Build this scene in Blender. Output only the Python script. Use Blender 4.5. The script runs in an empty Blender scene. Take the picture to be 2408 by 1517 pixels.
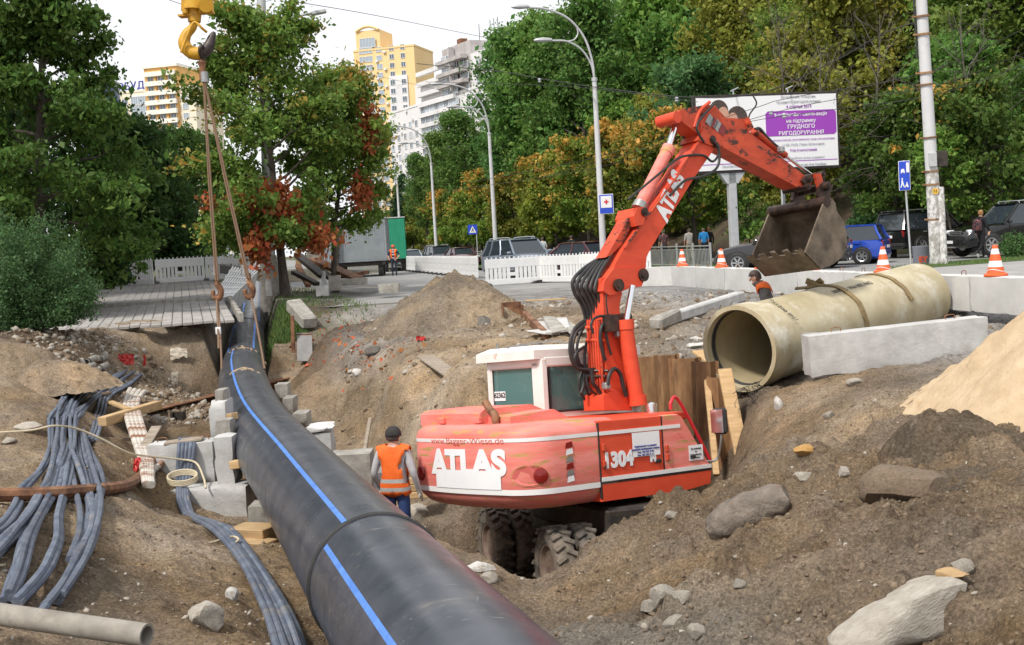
import bpy, bmesh, math, random
import numpy as np
from mathutils import Vector, Matrix, noise as mnoise
from mathutils.geometry import delaunay_2d_cdt

random.seed(7); RNG = np.random.default_rng(7)
scn = bpy.context.scene
col = scn.collection
R = math.radians

# ------------------------------------------------------------------ camera
EYE = Vector((0.0, 0.0, 1.6))
FPX, CX, CY = 2835.0, 1203.5, 758.5          # focal length and centre in 2407 x 1517 picture units
PITCH, ROLL = R(3.79), R(3.3)
FWD = Vector((0, math.cos(PITCH), -math.sin(PITCH)))
UP0 = Vector((0, math.sin(PITCH), math.cos(PITCH)))
UPV = UP0*math.cos(ROLL) + Vector((1, 0, 0))*math.sin(ROLL)
RGT = Vector((1, 0, 0))*math.cos(ROLL) - UP0*math.sin(ROLL)
cam_d = bpy.data.cameras.new('camera')
cam = bpy.data.objects.new('camera', cam_d); col.objects.link(cam)
cam_d.sensor_width = 36.0
cam_d.lens = 36.0*FPX/2407.0
cam_d.clip_start = 0.1; cam_d.clip_end = 3000
m = Matrix((RGT, UPV, -FWD)).transposed().to_4x4(); m.translation = EYE
cam.matrix_world = m
scn.camera = cam

# ------------------------------------------------------------------ sky, sun, exposure
SUN_EL, SUN_AZ = R(52), R(222)               # azimuth measured clockwise from +Y: behind the camera, to the left
world = bpy.data.worlds.new('World'); scn.world = world; world.use_nodes = True
wn = world.node_tree.nodes; wl = world.node_tree.links
wn.clear()
wout = wn.new('ShaderNodeOutputWorld'); wbg = wn.new('ShaderNodeBackground')
sky = wn.new('ShaderNodeTexSky'); sky.sky_type = 'NISHITA'; sky.sun_disc = False
sky.sun_elevation = SUN_EL; sky.sun_rotation = SUN_AZ
cl = wn.new('ShaderNodeTexNoise'); cl.inputs['Scale'].default_value = 1.6; cl.inputs['Detail'].default_value = 5
rmp = wn.new('ShaderNodeValToRGB')
rmp.color_ramp.elements[0].position = 0.2; rmp.color_ramp.elements[0].color = (0.86, 0.86, 0.86, 1)
rmp.color_ramp.elements[1].position = 0.7; rmp.color_ramp.elements[1].color = (0.97, 0.97, 0.97, 1)
wmix = wn.new('ShaderNodeMix'); wmix.data_type = 'RGBA'
wmix.inputs[7].default_value = (10.0, 10.1, 10.4, 1)      # bright thin overcast
wl.new(cl.outputs['Fac'], rmp.inputs['Fac']); wl.new(rmp.outputs['Color'], wmix.inputs[0])
wl.new(sky.outputs['Color'], wmix.inputs[6])
wl.new(wmix.outputs[2], wbg.inputs['Color']); wbg.inputs['Strength'].default_value = 0.1
wl.new(wbg.outputs['Background'], wout.inputs['Surface'])
sd = bpy.data.lights.new('sun', 'SUN'); sd.energy = 3.3; sd.angle = R(7); sd.color = (1.0, 0.95, 0.87)
sun = bpy.data.objects.new('sun', sd); col.objects.link(sun)
sdir = Vector((math.sin(SUN_AZ)*math.cos(SUN_EL), math.cos(SUN_AZ)*math.cos(SUN_EL), math.sin(SUN_EL)))
sun.rotation_euler = sdir.to_track_quat('Z', 'Y').to_euler(); sun.location = (0, 0, 60)
scn.view_settings.view_transform = 'Standard'; scn.view_settings.look = 'None'
scn.view_settings.exposure = 0.15; scn.view_settings.gamma = 1.0
scn.cycles.max_bounces = 6; scn.cycles.diffuse_bounces = 3; scn.cycles.glossy_bounces = 3
scn.cycles.transparent_max_bounces = 12; scn.cycles.use_denoising = True

# ------------------------------------------------------------------ helpers
def P(x, y, d):
    """The point d metres in front of the camera seen at (x, y) of the 2407-wide photograph."""
    return EYE + (FWD + RGT*((x-CX)/FPX) - UPV*((y-CY)/FPX))*d
def PZ(x, y, z):
    v = FWD + RGT*((x-CX)/FPX) - UPV*((y-CY)/FPX)
    return EYE + v*((z-EYE.z)/v.z)
def PPL(x, y, p0, n):
    v = FWD + RGT*((x-CX)/FPX) - UPV*((y-CY)/FPX)
    return EYE + v*((p0-EYE).dot(n)/v.dot(n))

def tag(o, label=None, cat=None, group=None, kind=None):
    if label: o['label'] = label
    if cat: o['category'] = cat
    if group: o['group'] = group
    if kind: o['kind'] = kind
    return o
def empty(name, loc=(0, 0, 0), rz=0.0, label=None, cat=None, group=None):
    o = bpy.data.objects.new(name, None); col.objects.link(o)
    o.location = loc; o.rotation_euler = (0, 0, rz); o.empty_display_size = 0.1
    return tag(o, label, cat, group)
def copy_tree(o, parent=None):
    c = o.copy(); col.objects.link(c); c.parent = parent
    for ch in o.children: copy_tree(ch, c)
    return c

def basis(d):
    d = Vector(d).normalized()
    a = Vector((0, 0, 1)) if abs(d.z) < 0.95 else Vector((1, 0, 0))
    u = d.cross(a).normalized(); v = u.cross(d).normalized()
    return u, v, d
def spline(pts, n=8):
    """Catmull-Rom through pts (Vectors)."""
    pts = [Vector(p) for p in pts]
    if len(pts) < 3: return pts
    out = []
    ext = [pts[0]*2-pts[1]] + pts + [pts[-1]*2-pts[-2]]
    for i in range(1, len(ext)-2):
        p0, p1, p2, p3 = ext[i-1:i+3]
        for k in range(n):
            t = k/n
            out.append(0.5*((2*p1) + (p2-p0)*t + (2*p0-5*p1+4*p2-p3)*t*t + (3*p1-p0-3*p2+p3)*t*t*t))
    out.append(pts[-1]); return out

class MB:
    """Collects shapes into one mesh."""
    def __init__(s): s.v = []; s.f = []; s.mi = []; s.cur = 0; s.smooth = []; s.M = None
    def _add(s, vs, fs, smooth=False):
        b = len(s.v)
        if s.M is not None: vs = [s.M @ Vector(v) for v in vs]
        s.v += [tuple(v) for v in vs]
        s.f += [tuple(i+b for i in f) for f in fs]
        s.mi += [s.cur]*len(fs); s.smooth += [smooth]*len(fs)
    def box(s, c, size, rot=None, bev=0.0, jit=0.0):
        hx, hy, hz = [a/2 for a in size]; c = Vector(c)
        rot = rot or Matrix.Identity(3)
        if isinstance(rot, (int, float)): rot = Matrix.Rotation(rot, 3, 'Z')
        def J(v): return v + Vector((random.uniform(-jit, jit), random.uniform(-jit, jit), random.uniform(-jit, jit))) if jit else v
        if bev <= 0:
            vs = [c + rot @ J(Vector((x*hx, y*hy, z*hz))) for x in (-1, 1) for y in (-1, 1) for z in (-1, 1)]
            fs = [(0, 1, 3, 2), (4, 6, 7, 5), (0, 4, 5, 1), (2, 3, 7, 6), (0, 2, 6, 4), (1, 5, 7, 3)]
            s._add(vs, fs); return
        b = min(bev, hx*.49*2, hy*.49*2, hz*.49*2)
        vs = []; idx = {}
        for x in (-1, 1):
            for y in (-1, 1):
                for z in (-1, 1):
                    j = J(Vector((0, 0, 0)))
                    for ax in range(3):
                        q = [x*(hx-b), y*(hy-b), z*(hz-b)]; q[ax] = (x*hx, y*hy, z*hz)[ax]
                        idx[(x, y, z, ax)] = len(vs); vs.append(c + rot @ (Vector(q)+j))
        fs = []
        for ax in range(3):
            a1, a2 = [(1, 2), (2, 0), (0, 1)][ax]
            for sg in (-1, 1):
                loop = []
                for (p, q) in ((-1, -1), (1, -1), (1, 1), (-1, 1)):
                    k = [0, 0, 0]; k[ax] = sg; k[a1] = p; k[a2] = q
                    loop.append(idx[(k[0], k[1], k[2], ax)])
                fs.append(tuple(loop if sg > 0 else loop[::-1]))
            for p in (-1, 1):
                for q in (-1, 1):
                    k0 = [0, 0, 0]; k1 = [0, 0, 0]
                    k0[ax] = -1; k1[ax] = 1; k0[a1] = k1[a1] = p; k0[a2] = k1[a2] = q
                    l = [idx[(*k0, a1)], idx[(*k1, a1)], idx[(*k1, a2)], idx[(*k0, a2)]]
                    fs.append(tuple(l if p*q > 0 else l[::-1]))
        for x in (-1, 1):
            for y in (-1, 1):
                for z in (-1, 1):
                    l = [idx[(x, y, z, a)] for a in range(3)]
                    fs.append(tuple(l if x*y*z > 0 else l[::-1]))
        s._add(vs, fs)
    def rough_box(s, c, size, rot=None, amp=.012, step=.16, seed=0):
        """a weathered block: gridded faces, rounded chipped edges."""
        c = Vector(c); rot = rot or Matrix.Identity(3)
        if isinstance(rot, (int, float)): rot = Matrix.Rotation(rot, 3, 'Z')
        n = [max(2, min(14, int(a/step))) for a in size]; idx = {}; vs = []; fs = []
        def vert(i, j, k):
            if (i, j, k) not in idx:
                q = Vector((size[0]*(i/n[0]-.5), size[1]*(j/n[1]-.5), size[2]*(k/n[2]-.5)))
                e = (i in (0, n[0]))+(j in (0, n[1]))+(k in (0, n[2]))
                p = q+Vector((seed*3.7, seed*1.3, 0)); d = mnoise.noise(p*9)*amp*.35+mnoise.noise(p*3)*amp*.5
                if e >= 2:
                    ch = max(0, mnoise.noise(p*5+Vector((9, 9, 9)))-.12)*amp*6+amp*.55
                    q = q-Vector((math.copysign(ch, q.x) if i in (0, n[0]) else 0, math.copysign(ch, q.y) if j in (0, n[1]) else 0, math.copysign(ch, q.z) if k in (0, n[2]) else 0))*(.8 if e == 2 else .75)
                else: q = q*(1+d/max(.1, q.length))
                idx[(i, j, k)] = len(vs); vs.append(c+rot @ q)
            return idx[(i, j, k)]
        for ax in range(3):
            a1, a2 = [(1, 2), (2, 0), (0, 1)][ax]
            for sg in (0, n[ax]):
                for u in range(n[a1]):
                    for v in range(n[a2]):
                        l = []
                        for (p, q) in ((0, 0), (1, 0), (1, 1), (0, 1)):
                            k = [0, 0, 0]; k[ax] = sg; k[a1] = u+p; k[a2] = v+q; l.append(vert(*k))
                        fs.append(tuple(l if sg else l[::-1]))
        s._add(vs, fs, True)
    def tube(s, pts, r, n=10, caps=True, smooth=True, flat=1.0):
        pts = [Vector(p) for p in pts]
        rs = r if isinstance(r, (list, tuple)) else [r]*len(pts)
        vs = []; u = None
        for i, p in enumerate(pts):
            t = (pts[min(i+1, len(pts)-1)]-pts[max(i-1, 0)])
            t = t.normalized() if t.length > 1e-9 else Vector((0, 0, 1))
            if u is None: u, v, _ = basis(t)
            u = (u - t*u.dot(t)); u = u.normalized() if u.length > 1e-6 else basis(t)[0]
            v = t.cross(u)
            for k in range(n):
                a = 2*math.pi*k/n
                vs.append(p + (u*math.cos(a) + v*math.sin(a)*flat)*rs[i])
        fs = []
        for i in range(len(pts)-1):
            for k in range(n):
                k2 = (k+1) % n
                fs.append((i*n+k, i*n+k2, (i+1)*n+k2, (i+1)*n+k))
        s._add(vs, fs, smooth)
        if caps:
            L = (len(pts)-1)*n
            s._add(vs[:n], [tuple(range(n))[::-1]]); s._add(vs[L:L+n], [tuple(range(n))])
    def cyl(s, p0, p1, r0, r1=None, n=16, caps=True, smooth=True):
        s.tube([p0, p1], [r0, r0 if r1 is None else r1], n, caps, smooth)
    def lathe(s, prof, c=(0, 0, 0), axis=(0, 0, 1), n=20, smooth=True):
        """prof: list of (radius, height along axis)."""
        u, v, w = basis(axis); c = Vector(c); vs = []; fs = []
        for r, h in prof:
            for k in range(n):
                a = 2*math.pi*k/n
                vs.append(c + w*h + (u*math.cos(a)+v*math.sin(a))*r)
        for i in range(len(prof)-1):
            for k in range(n):
                k2 = (k+1) % n
                fs.append((i*n+k, (i+1)*n+k, (i+1)*n+k2, i*n+k2))
        s._add(vs, fs, smooth)
    def prism(s, poly, origin, ux, uy, depth, smooth=False):
        """poly (list of 2D) in the plane origin + ux*x + uy*y, extruded by the vector depth."""
        o = Vector(origin); ux = Vector(ux); uy = Vector(uy); dv = Vector(depth); n = len(poly)
        a = [o + ux*x + uy*y for x, y in poly]; b = [p + dv for p in a]
        fs = [tuple(range(n))[::-1], tuple(range(n, 2*n))] + [(i, (i+1) % n, (i+1) % n + n, i+n) for i in range(n)]
        s._add(a+b, fs, smooth)
    def loft(s, rings, caps=True, smooth=True, closed=True):
        n = len(rings[0]); vs = [v for r in rings for v in r]; fs = []
        for i in range(len(rings)-1):
            for k in range(n if closed else n-1):
                k2 = (k+1) % n
                fs.append((i*n+k, i*n+k2, (i+1)*n+k2, (i+1)*n+k))
        s._add(vs, fs, smooth)
        if caps: s._add(list(rings[0]), [tuple(range(n))[::-1]]); s._add(list(rings[-1]), [tuple(range(n))])
    def face(s, pts): s._add(pts, [tuple(range(len(pts)))])
    def build(s, name, mats, parent=None, sharp=35, top=True, flip=False):
        me = bpy.data.meshes.new(name)
        v = np.array(s.v, dtype=float).reshape(-1, 3)
        off = Vector((0, 0, 0))
        if parent is None and top and len(v):
            lo, hi = v.min(0), v.max(0); off = Vector(((lo[0]+hi[0])/2, (lo[1]+hi[1])/2, lo[2])); v = v - np.array(off)
        me.from_pydata([tuple(p) for p in v], [], s.f)
        mats = mats if isinstance(mats, (list, tuple)) else [mats]
        for mm in mats: me.materials.append(mm)
        me.polygons.foreach_set('material_index', s.mi)
        me.polygons.foreach_set('use_smooth', s.smooth)
        if any(s.smooth): me.set_sharp_from_angle(angle=R(sharp))
        if flip: me.flip_normals()
        me.update()
        o = bpy.data.objects.new(name, me); col.objects.link(o)
        o.location = off
        if parent is not None: o.parent = parent
        return o
def wpart(mb, name, mats, root, **k):
    """a part given in world coordinates under an unrotated root (or under a part of it)."""
    o = mb.build(name, mats, root, **k)
    l = Vector((0, 0, 0)); q = root
    while q is not None: l += q.location; q = q.parent
    o.location = -l; return o
def np_mesh(name, verts, faces, mat, smooth=False):
    """fast mesh from numpy arrays; faces all of one size."""
    me = bpy.data.meshes.new(name); nv, nf, k = len(verts), len(faces), faces.shape[1]
    me.vertices.add(nv); me.vertices.foreach_set('co', np.asarray(verts, np.float32).ravel())
    me.loops.add(nf*k); me.loops.foreach_set('vertex_index', np.asarray(faces, np.int32).ravel())
    me.polygons.add(nf); me.polygons.foreach_set('loop_start', np.arange(0, nf*k, k, dtype=np.int32))
    if smooth: me.polygons.foreach_set('use_smooth', np.ones(nf, bool))
    me.update(calc_edges=True); me.validate()
    if mat: me.materials.append(mat)
    return me
def mesh_obj(name, me, parent=None, loc=(0, 0, 0)):
    o = bpy.data.objects.new(name, me); col.objects.link(o); o.location = loc
    if parent is not None: o.parent = parent
    return o

# numpy value noise
def vnoise(x, y, s, seed):
    x = np.asarray(x)/s + seed*17.31; y = np.asarray(y)/s + seed*9.77
    xi = np.floor(x).astype(np.int64); yi = np.floor(y).astype(np.int64)
    fx = x-xi; fy = y-yi; fx = fx*fx*fx*(fx*(fx*6-15)+10); fy = fy*fy*fy*(fy*(fy*6-15)+10)
    def h(a, b):
        n = (a*374761393 + b*668265263 + seed*974634777) & 0x7fffffff
        n = ((n ^ (n >> 13))*1274126177) & 0x7fffffff
        return ((n ^ (n >> 16)) & 0xffff)/65535.0
    return (h(xi, yi)*(1-fx)+h(xi+1, yi)*fx)*(1-fy) + (h(xi, yi+1)*(1-fx)+h(xi+1, yi+1)*fx)*fy
def fbm(x, y, s, seed, o=4, g=.5):
    a = 1.0; t = 0; w = 0
    for i in range(o): t = t + a*vnoise(x, y, s/2**i, seed+i*3); w += a; a *= g
    return t/w

# ------------------------------------------------------------------ materials
def mat(name, c1, c2=None, rough=.6, metal=0.0, scale=4.0, detail=6, bump=0.0, bscale=None, lo=.35, hi=.65,
        c3=None, scale3=1.2, lo3=.55, hi3=.7, spec=.5, stretch=None, coat=0.0, objrand=0.0, trans=0.0, alpha=1.0):
    m = bpy.data.materials.new(name); m.use_nodes = True
    n = m.node_tree.nodes; l = m.node_tree.links; b = n['Principled BSDF']
    b.inputs['Roughness'].default_value = rough; b.inputs['Metallic'].default_value = metal
    b.inputs['Specular IOR Level'].default_value = spec; b.inputs['Coat Weight'].default_value = coat
    b.inputs['Transmission Weight'].default_value = trans; b.inputs['Alpha'].default_value = alpha
    tc = n.new('ShaderNodeTexCoord'); src = tc.outputs['Object']
    if stretch:
        mp = n.new('ShaderNodeMapping'); mp.inputs['Scale'].default_value = stretch
        l.new(src, mp.inputs['Vector']); src = mp.outputs['Vector']
    out = None
    if c2 is not None:
        t = n.new('ShaderNodeTexNoise'); t.inputs['Scale'].default_value = scale; t.inputs['Detail'].default_value = detail
        t.inputs['Roughness'].default_value = .62
        l.new(src, t.inputs['Vector'])
        r = n.new('ShaderNodeValToRGB'); r.color_ramp.elements[0].position = lo; r.color_ramp.elements[1].position = hi
        r.color_ramp.elements[0].color = (*c1, 1); r.color_ramp.elements[1].color = (*c2, 1)
        l.new(t.outputs['Fac'], r.inputs['Fac']); out = r.outputs['Color']
    if c3 is not None:
        t3 = n.new('ShaderNodeTexNoise'); t3.inputs['Scale'].default_value = scale3; t3.inputs['Detail'].default_value = 8
        t3.inputs['Roughness'].default_value = .7
        l.new(src, t3.inputs['Vector'])
        mr = n.new('ShaderNodeMapRange'); mr.inputs[1].default_value = lo3; mr.inputs[2].default_value = hi3
        l.new(t3.outputs['Fac'], mr.inputs[0])
        mx = n.new('ShaderNodeMix'); mx.data_type = 'RGBA'; mx.inputs[7].default_value = (*c3, 1)
        l.new(mr.outputs[0], mx.inputs[0])
        if out: l.new(out, mx.inputs[6])
        else: mx.inputs[6].default_value = (*c1, 1)
        out = mx.outputs[2]
    if objrand:
        oi = n.new('ShaderNodeObjectInfo'); hs = n.new('ShaderNodeHueSaturation')
        mr = n.new('ShaderNodeMapRange'); mr.inputs[3].default_value = 1-objrand; mr.inputs[4].default_value = 1+objrand
        l.new(oi.outputs['Random'], mr.inputs[0]); l.new(mr.outputs[0], hs.inputs['Value'])
        if out: l.new(out, hs.inputs['Color'])
        else: hs.inputs['Color'].default_value = (*c1, 1)
        out = hs.outputs['Color']
    if out: l.new(out, b.inputs['Base Color'])
    else: b.inputs['Base Color'].default_value = (*c1, 1)
    if bump:
        tb = n.new('ShaderNodeTexNoise'); tb.inputs['Scale'].default_value = bscale or scale*3; tb.inputs['Detail'].default_value = 8
        tb.inputs['Roughness'].default_value = .65
        l.new(src, tb.inputs['Vector'])
        bp = n.new('ShaderNodeBump'); bp.inputs['Strength'].default_value = 1.0; bp.inputs['Distance'].default_value = bump
        l.new(tb.outputs['Fac'], bp.inputs['Height']); l.new(bp.outputs['Normal'], b.inputs['Normal'])
    return m
M = {}
M['concrete'] = mat('concrete', (.40, .395, .38), (.56, .555, .545), .9, scale=3, bump=.006, bscale=25, c3=(.30, .27, .23), scale3=1.6, lo3=.56, hi3=.8, objrand=.08)
M['concrete_old'] = mat('old_concrete', (.24, .225, .20), (.40, .38, .34), .92, scale=5, bump=.008, bscale=20, c3=(.16, .13, .10), scale3=2, objrand=.1)
M['concrete_white'] = mat('pale_concrete', (.55, .545, .53), (.70, .70, .69), .9, scale=6, bump=.01, bscale=18, c3=(.36, .34, .31), scale3=1.5, lo3=.58, hi3=.8)
M['timber'] = mat('timber', (.42, .27, .13), (.55, .38, .20), .8, scale=3, stretch=(1, 1, 8), bump=.002, c3=(.22, .15, .09), scale3=2, objrand=.18)
M['timber_old'] = mat('weathered_timber', (.20, .16, .12), (.36, .30, .24), .85, scale=4, stretch=(1, 6, 6), bump=.003, objrand=.15)
M['rust'] = mat('rusty_steel', (.10, .045, .025), (.30, .14, .07), .75, metal=.25, scale=6, bump=.003, c3=(.36, .20, .11), scale3=3, lo3=.5, hi3=.7, objrand=.1)
M['rust_light'] = mat('light_rust', (.17, .085, .04), (.38, .215, .10), .8, metal=.1, scale=3, bump=.004, c3=(.13, .07, .04), scale3=2.5, lo3=.5, hi3=.7, stretch=(2, 2, .5), objrand=.2)
M['dark_steel'] = mat('dark_steel', (.025, .022, .02), (.07, .055, .045), .6, metal=.4, scale=8)
M['steel'] = mat('grey_steel', (.30, .30, .30), (.42, .42, .41), .45, metal=.7, scale=6)
M['chrome'] = mat('polished_rod', (.75, .76, .78), None, .12, metal=1.0)
M['black_rubber'] = mat('black_rubber', (.018, .018, .019), (.035, .034, .033), .55, scale=10)
M['white_plastic'] = mat('white_plastic', (.72, .72, .71), (.80, .80, .80), .5, scale=2, c3=(.55, .53, .49), scale3=1.2, lo3=.55, hi3=.85, objrand=.04)
M['white_paint'] = mat('white_paint', (.8, .8, .8), None, .5)
M['orange_plastic'] = mat('orange_plastic', (.80, .13, .03), (.72, .11, .03), .5, scale=8)
# ================================================================== terrain
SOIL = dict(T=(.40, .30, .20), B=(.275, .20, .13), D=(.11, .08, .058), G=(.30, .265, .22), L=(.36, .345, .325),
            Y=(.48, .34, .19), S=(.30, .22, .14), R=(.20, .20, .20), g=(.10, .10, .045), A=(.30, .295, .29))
AX = Vector((-.26, .966, 0)).normalized()               # the direction in which path and pipe run
# black pipe axis (picture position, distance) -> world
PIPE_D = 1.02
pipe_axis = [P(1000, 1512, 7.25)*2.9-P(862, 1337, 9.45)*1.9, P(1000, 1512, 7.25), P(862, 1335, 9.45), P(718, 1150, 13.5), P(606, 1003, 19.0), P(572, 905, 25.0), P(574, 850, 30.5), P(586, 752, 42.0), P(594, 682, 60.0)]
CP = []                                                  # x, y, z, colour
def cp(lst):
    for (x, y, z, c) in lst:
        p = PZ(x, y, z); CP.append((p.x, p.y, z, c))
def cpd(lst):
    for (x, y, d, c) in lst:
        p = P(x, y, d); CP.append((p.x, p.y, p.z, c))
def cw(lst):
    CP.extend(lst)
# left foreground, sinking towards the pipe and away from the camera
cp([(0, 1517, -.65, 'B'), (250, 1517, -.8, 'B'), (560, 1517, -1.0, 'B'), (0, 1380, -.52, 'B'), (250, 1370, -.75, 'S'), (450, 1370, -.98, 'B'), (620, 1440, -1.12, 'B'),
    (0, 1230, -.5, 'S'), (240, 1260, -.75, 'T'), (420, 1290, -1.08, 'T'), (0, 1060, -.52, 'T'), (100, 1060, -.6, 'T'), (260, 1160, -.85, 'T'), (350, 1215, -1.15, 'T'),
    (0, 965, -.68, 'T'), (110, 960, -.75, 'B'), (200, 1000, -.85, 'B'), (260, 1060, -.95, 'B'), (500, 1262, -1.42, 'T'), (560, 1290, -1.4, 'B'),
    (640, 1340, -1.45, 'B'), (690, 1450, -1.42, 'B'), (735, 1540, -1.38, 'B'),
    (300, 1135, -1.2, 'B'), (345, 1190, -1.5, 'B'), (400, 1236, -1.8, 'B'), (480, 1244, -1.85, 'B'), (290, 1035, -1.45, 'B'), (240, 985, -1.2, 'B')])
# trench behind the block wall, under the rusty beam
cw([(-7.4, 19, -1.75, 'B'), (-5.2, 18.6, -2.0, 'B'), (-4.2, 20, -2.1, 'B'), (-6.5, 22, -1.95, 'B'), (-5.2, 24, -2.0, 'B'), (-8.2, 23.6, -1.6, 'B'), (-7.2, 26.2, -1.7, 'B'), (-5.6, 27, -1.8, 'B')])
# earth face below the paving
cpd([(400, 930, 28.8, 'B'), (480, 930, 29.2, 'B'), (330, 890, 27.6, 'B'), (260, 905, 26.0, 'B'), (400, 850, 29.4, 'T'), (320, 830, 28.9, 'T'), (470, 850, 29.6, 'B'),
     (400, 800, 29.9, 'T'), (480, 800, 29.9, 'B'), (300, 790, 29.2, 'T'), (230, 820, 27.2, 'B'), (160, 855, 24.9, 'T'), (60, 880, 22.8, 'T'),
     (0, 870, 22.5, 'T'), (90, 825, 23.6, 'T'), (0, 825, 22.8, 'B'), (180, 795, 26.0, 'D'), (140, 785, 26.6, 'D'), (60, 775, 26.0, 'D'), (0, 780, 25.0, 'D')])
cpd([(400, 765, 30.3, 'G'), (500, 772, 30.2, 'G'), (300, 762, 30.0, 'T'), (215, 776, 28.8, 'B')])
cw([(-6.6, 28.0, -1.75, 'B')])
def path_z(d): return .12 + .0285*(d-29.5)
for d in (29.8, 34, 40, 46, 52):
    for s in (-3.2, 0.5, 1.9): 
        q = Vector((-8.6, 29.5, 0)) + AX*(d-29.5)/AX.y + Vector((.966, .26, 0))*s
        CP.append((q.x, q.y, path_z(d)-.14, 'G'))
for d in (29, 34, 40, 46, 52, 60):                      # grass left of the path
    for s in (-4.6, -9, -16): 
        q = Vector((-8.6, 29.5, 0)) + AX*(d-29.5)/AX.y + Vector((.966, .26, 0))*s
        CP.append((q.x, q.y, path_z(d)+.06, 'g' if d > 29 else 'D'))
# bench between pipe and spoil heap, grass strip, pit far wall
cpd([(560, 800, 31.5, 'B'), (640, 790, 33.0, 'g'), (690, 760, 34.0, 'g'), (650, 700, 42, 'g'), (735, 752, 33.5, 'G'), (640, 850, 32.2, 'B'), (705, 850, 31.6, 'B'), (695, 800, 32.6, 'g'),
     (760, 780, 28, 'D'), (770, 830, 25.8, 'D'), (800, 720, 36, 'D'), (850, 800, 25.2, 'L'), (890, 720, 34, 'L'), (765, 870, 26, 'B'), (650, 930, 30.0, 'B'), (720, 925, 29.0, 'B'),
     (850, 880, 24.0, 'T'), (790, 930, 24.4, 'T'), (735, 960, 26.5, 'B'), (900, 880, 22.8, 'T'), (960, 870, 21.6, 'T'), (1050, 885, 20.4, 'T'), (1120, 900, 19.6, 'T'),
     (790, 1060, 23.2, 'B'), (860, 1080, 22.2, 'T'), (930, 1100, 20.9, 'T'), (1000, 1130, 19.9, 'T'), (1080, 1120, 19.2, 'T'), (1150, 1000, 18.9, 'T'),
     (900, 980, 23.0, 'T'), (970, 980, 21.3, 'T'), (1050, 980, 20.0, 'T'),
     (960, 830, 23.0, 'T'), (1100, 840, 21.6, 'T'), (1200, 830, 21.0, 'T'), (1320, 800, 21.6, 'T'), (1300, 740, 26.0, 'S'), (1250, 690, 36.5, 'L'), (1500, 700, 30.5, 'L'),
     (1500, 800, 20.8, 'S'), (1600, 750, 23.7, 'S'), (1640, 835, 19.8, 'L'), (1700, 780, 22.5, 'L'), (1800, 720, 26, 'L'), (1560, 700, 29, 'L')])
# under the black pipe
for i, zb in ((0, -1.5), (1, -1.5), (2, -1.55), (3, -1.65), (4, -1.95), (5, -1.9), (6, -1.6), (7, -1.0), (8, -.7)):
    q = pipe_axis[i]; CP.append((q.x, q.y, zb, 'B'))
# the low ridge between the pipe and the pit
cpd([(985, 1225, 12.9, 'T'), (1060, 1262, 12.2, 'T'), (1140, 1320, 11.7, 'T'), (1215, 1395, 11.2, 'T'), (1235, 1410, 11.3, 'B'), (1080, 1330, 10.9, 'B'), (1170, 1420, 10.0, 'B'), (1240, 1500, 8.6, 'G'), (1330, 1517, 8.1, 'G'),
     (930, 1215, 13.6, 'T')])
# pit bottom round the excavator
cw([(-2.0, 14.6, -2.2, 'T'), (-1.6, 15.6, -2.42, 'T'), (-1.9, 18, -2.5, 'T'), (-3.4, 19.5, -2.4, 'T'), (-.9, 13.6, -2.5, 'B'), (-.3, 13.1, -2.92, 'B'), (.25, 12.6, -2.65, 'B'), (0, 15, -3.0, 'B'), (-1, 17, -2.92, 'B'),
    (0, 18.6, -2.97, 'B'), (1.2, 14.3, -2.97, 'B'), (1.0, 17, -3.0, 'B'), (2.2, 15.4, -2.92, 'B'), (2.4, 16.6, -2.85, 'B'), (1.6, 18.0, -2.92, 'B'), (.9, 18.9, -2.85, 'B'), (2.9, 16.9, -2.2, 'B')])
# rim of the pit behind the sheet piles and to the right, under the yellow pipe
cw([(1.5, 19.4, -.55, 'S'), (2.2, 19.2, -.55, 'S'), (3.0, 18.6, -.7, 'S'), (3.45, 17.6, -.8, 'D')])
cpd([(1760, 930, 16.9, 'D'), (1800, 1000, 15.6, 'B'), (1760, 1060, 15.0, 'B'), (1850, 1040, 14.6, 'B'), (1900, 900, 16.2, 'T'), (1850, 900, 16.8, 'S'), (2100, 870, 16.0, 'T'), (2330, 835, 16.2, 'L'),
     (1980, 960, 14.4, 'T'), (2050, 930, 14.4, 'T'), (2000, 1020, 13.2, 'T'), (2100, 1000, 12.8, 'T'), (2350, 900, 13.0, 'Y'),
     (2000, 1075, 11.8, 'B'), (2400, 780, 19.0, 'L'), (2250, 770, 20.0, 'L')])
# mound in the right foreground
cpd([(1236, 1425, 12.3, 'B'), (1300, 1358, 12.4, 'B'), (1350, 1306, 12.5, 'B'), (1430, 1246, 12.8, 'B'), (1550, 1196, 13.0, 'B'), (1670, 1158, 13.2, 'B'), (1760, 1118, 13.3, 'B')])
cp([(1400, 1360, -1.55, 'B'), (1600, 1250, -1.12, 'B'), (1500, 1450, -1.12, 'B'), (1330, 1440, -1.45, 'B'), (1420, 1517, -.98, 'G'), (1700, 1350, -.92, 'B'), (1900, 1300, -.70, 'B'), (1900, 1490, -.72, 'S'), (1650, 1490, -.85, 'G'), (2200, 1300, -.48, 'B'), (2200, 1490, -.60, 'B'),
    (2420, 1300, -.36, 'B'), (2420, 1500, -.5, 'B'), (1850, 1130, -.84, 'B'), (1960, 1110, -.66, 'B'), (2080, 1090, -.55, 'B'), (2230, 1060, -.42, 'B'), (2420, 1130, -.36, 'B')])
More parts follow.
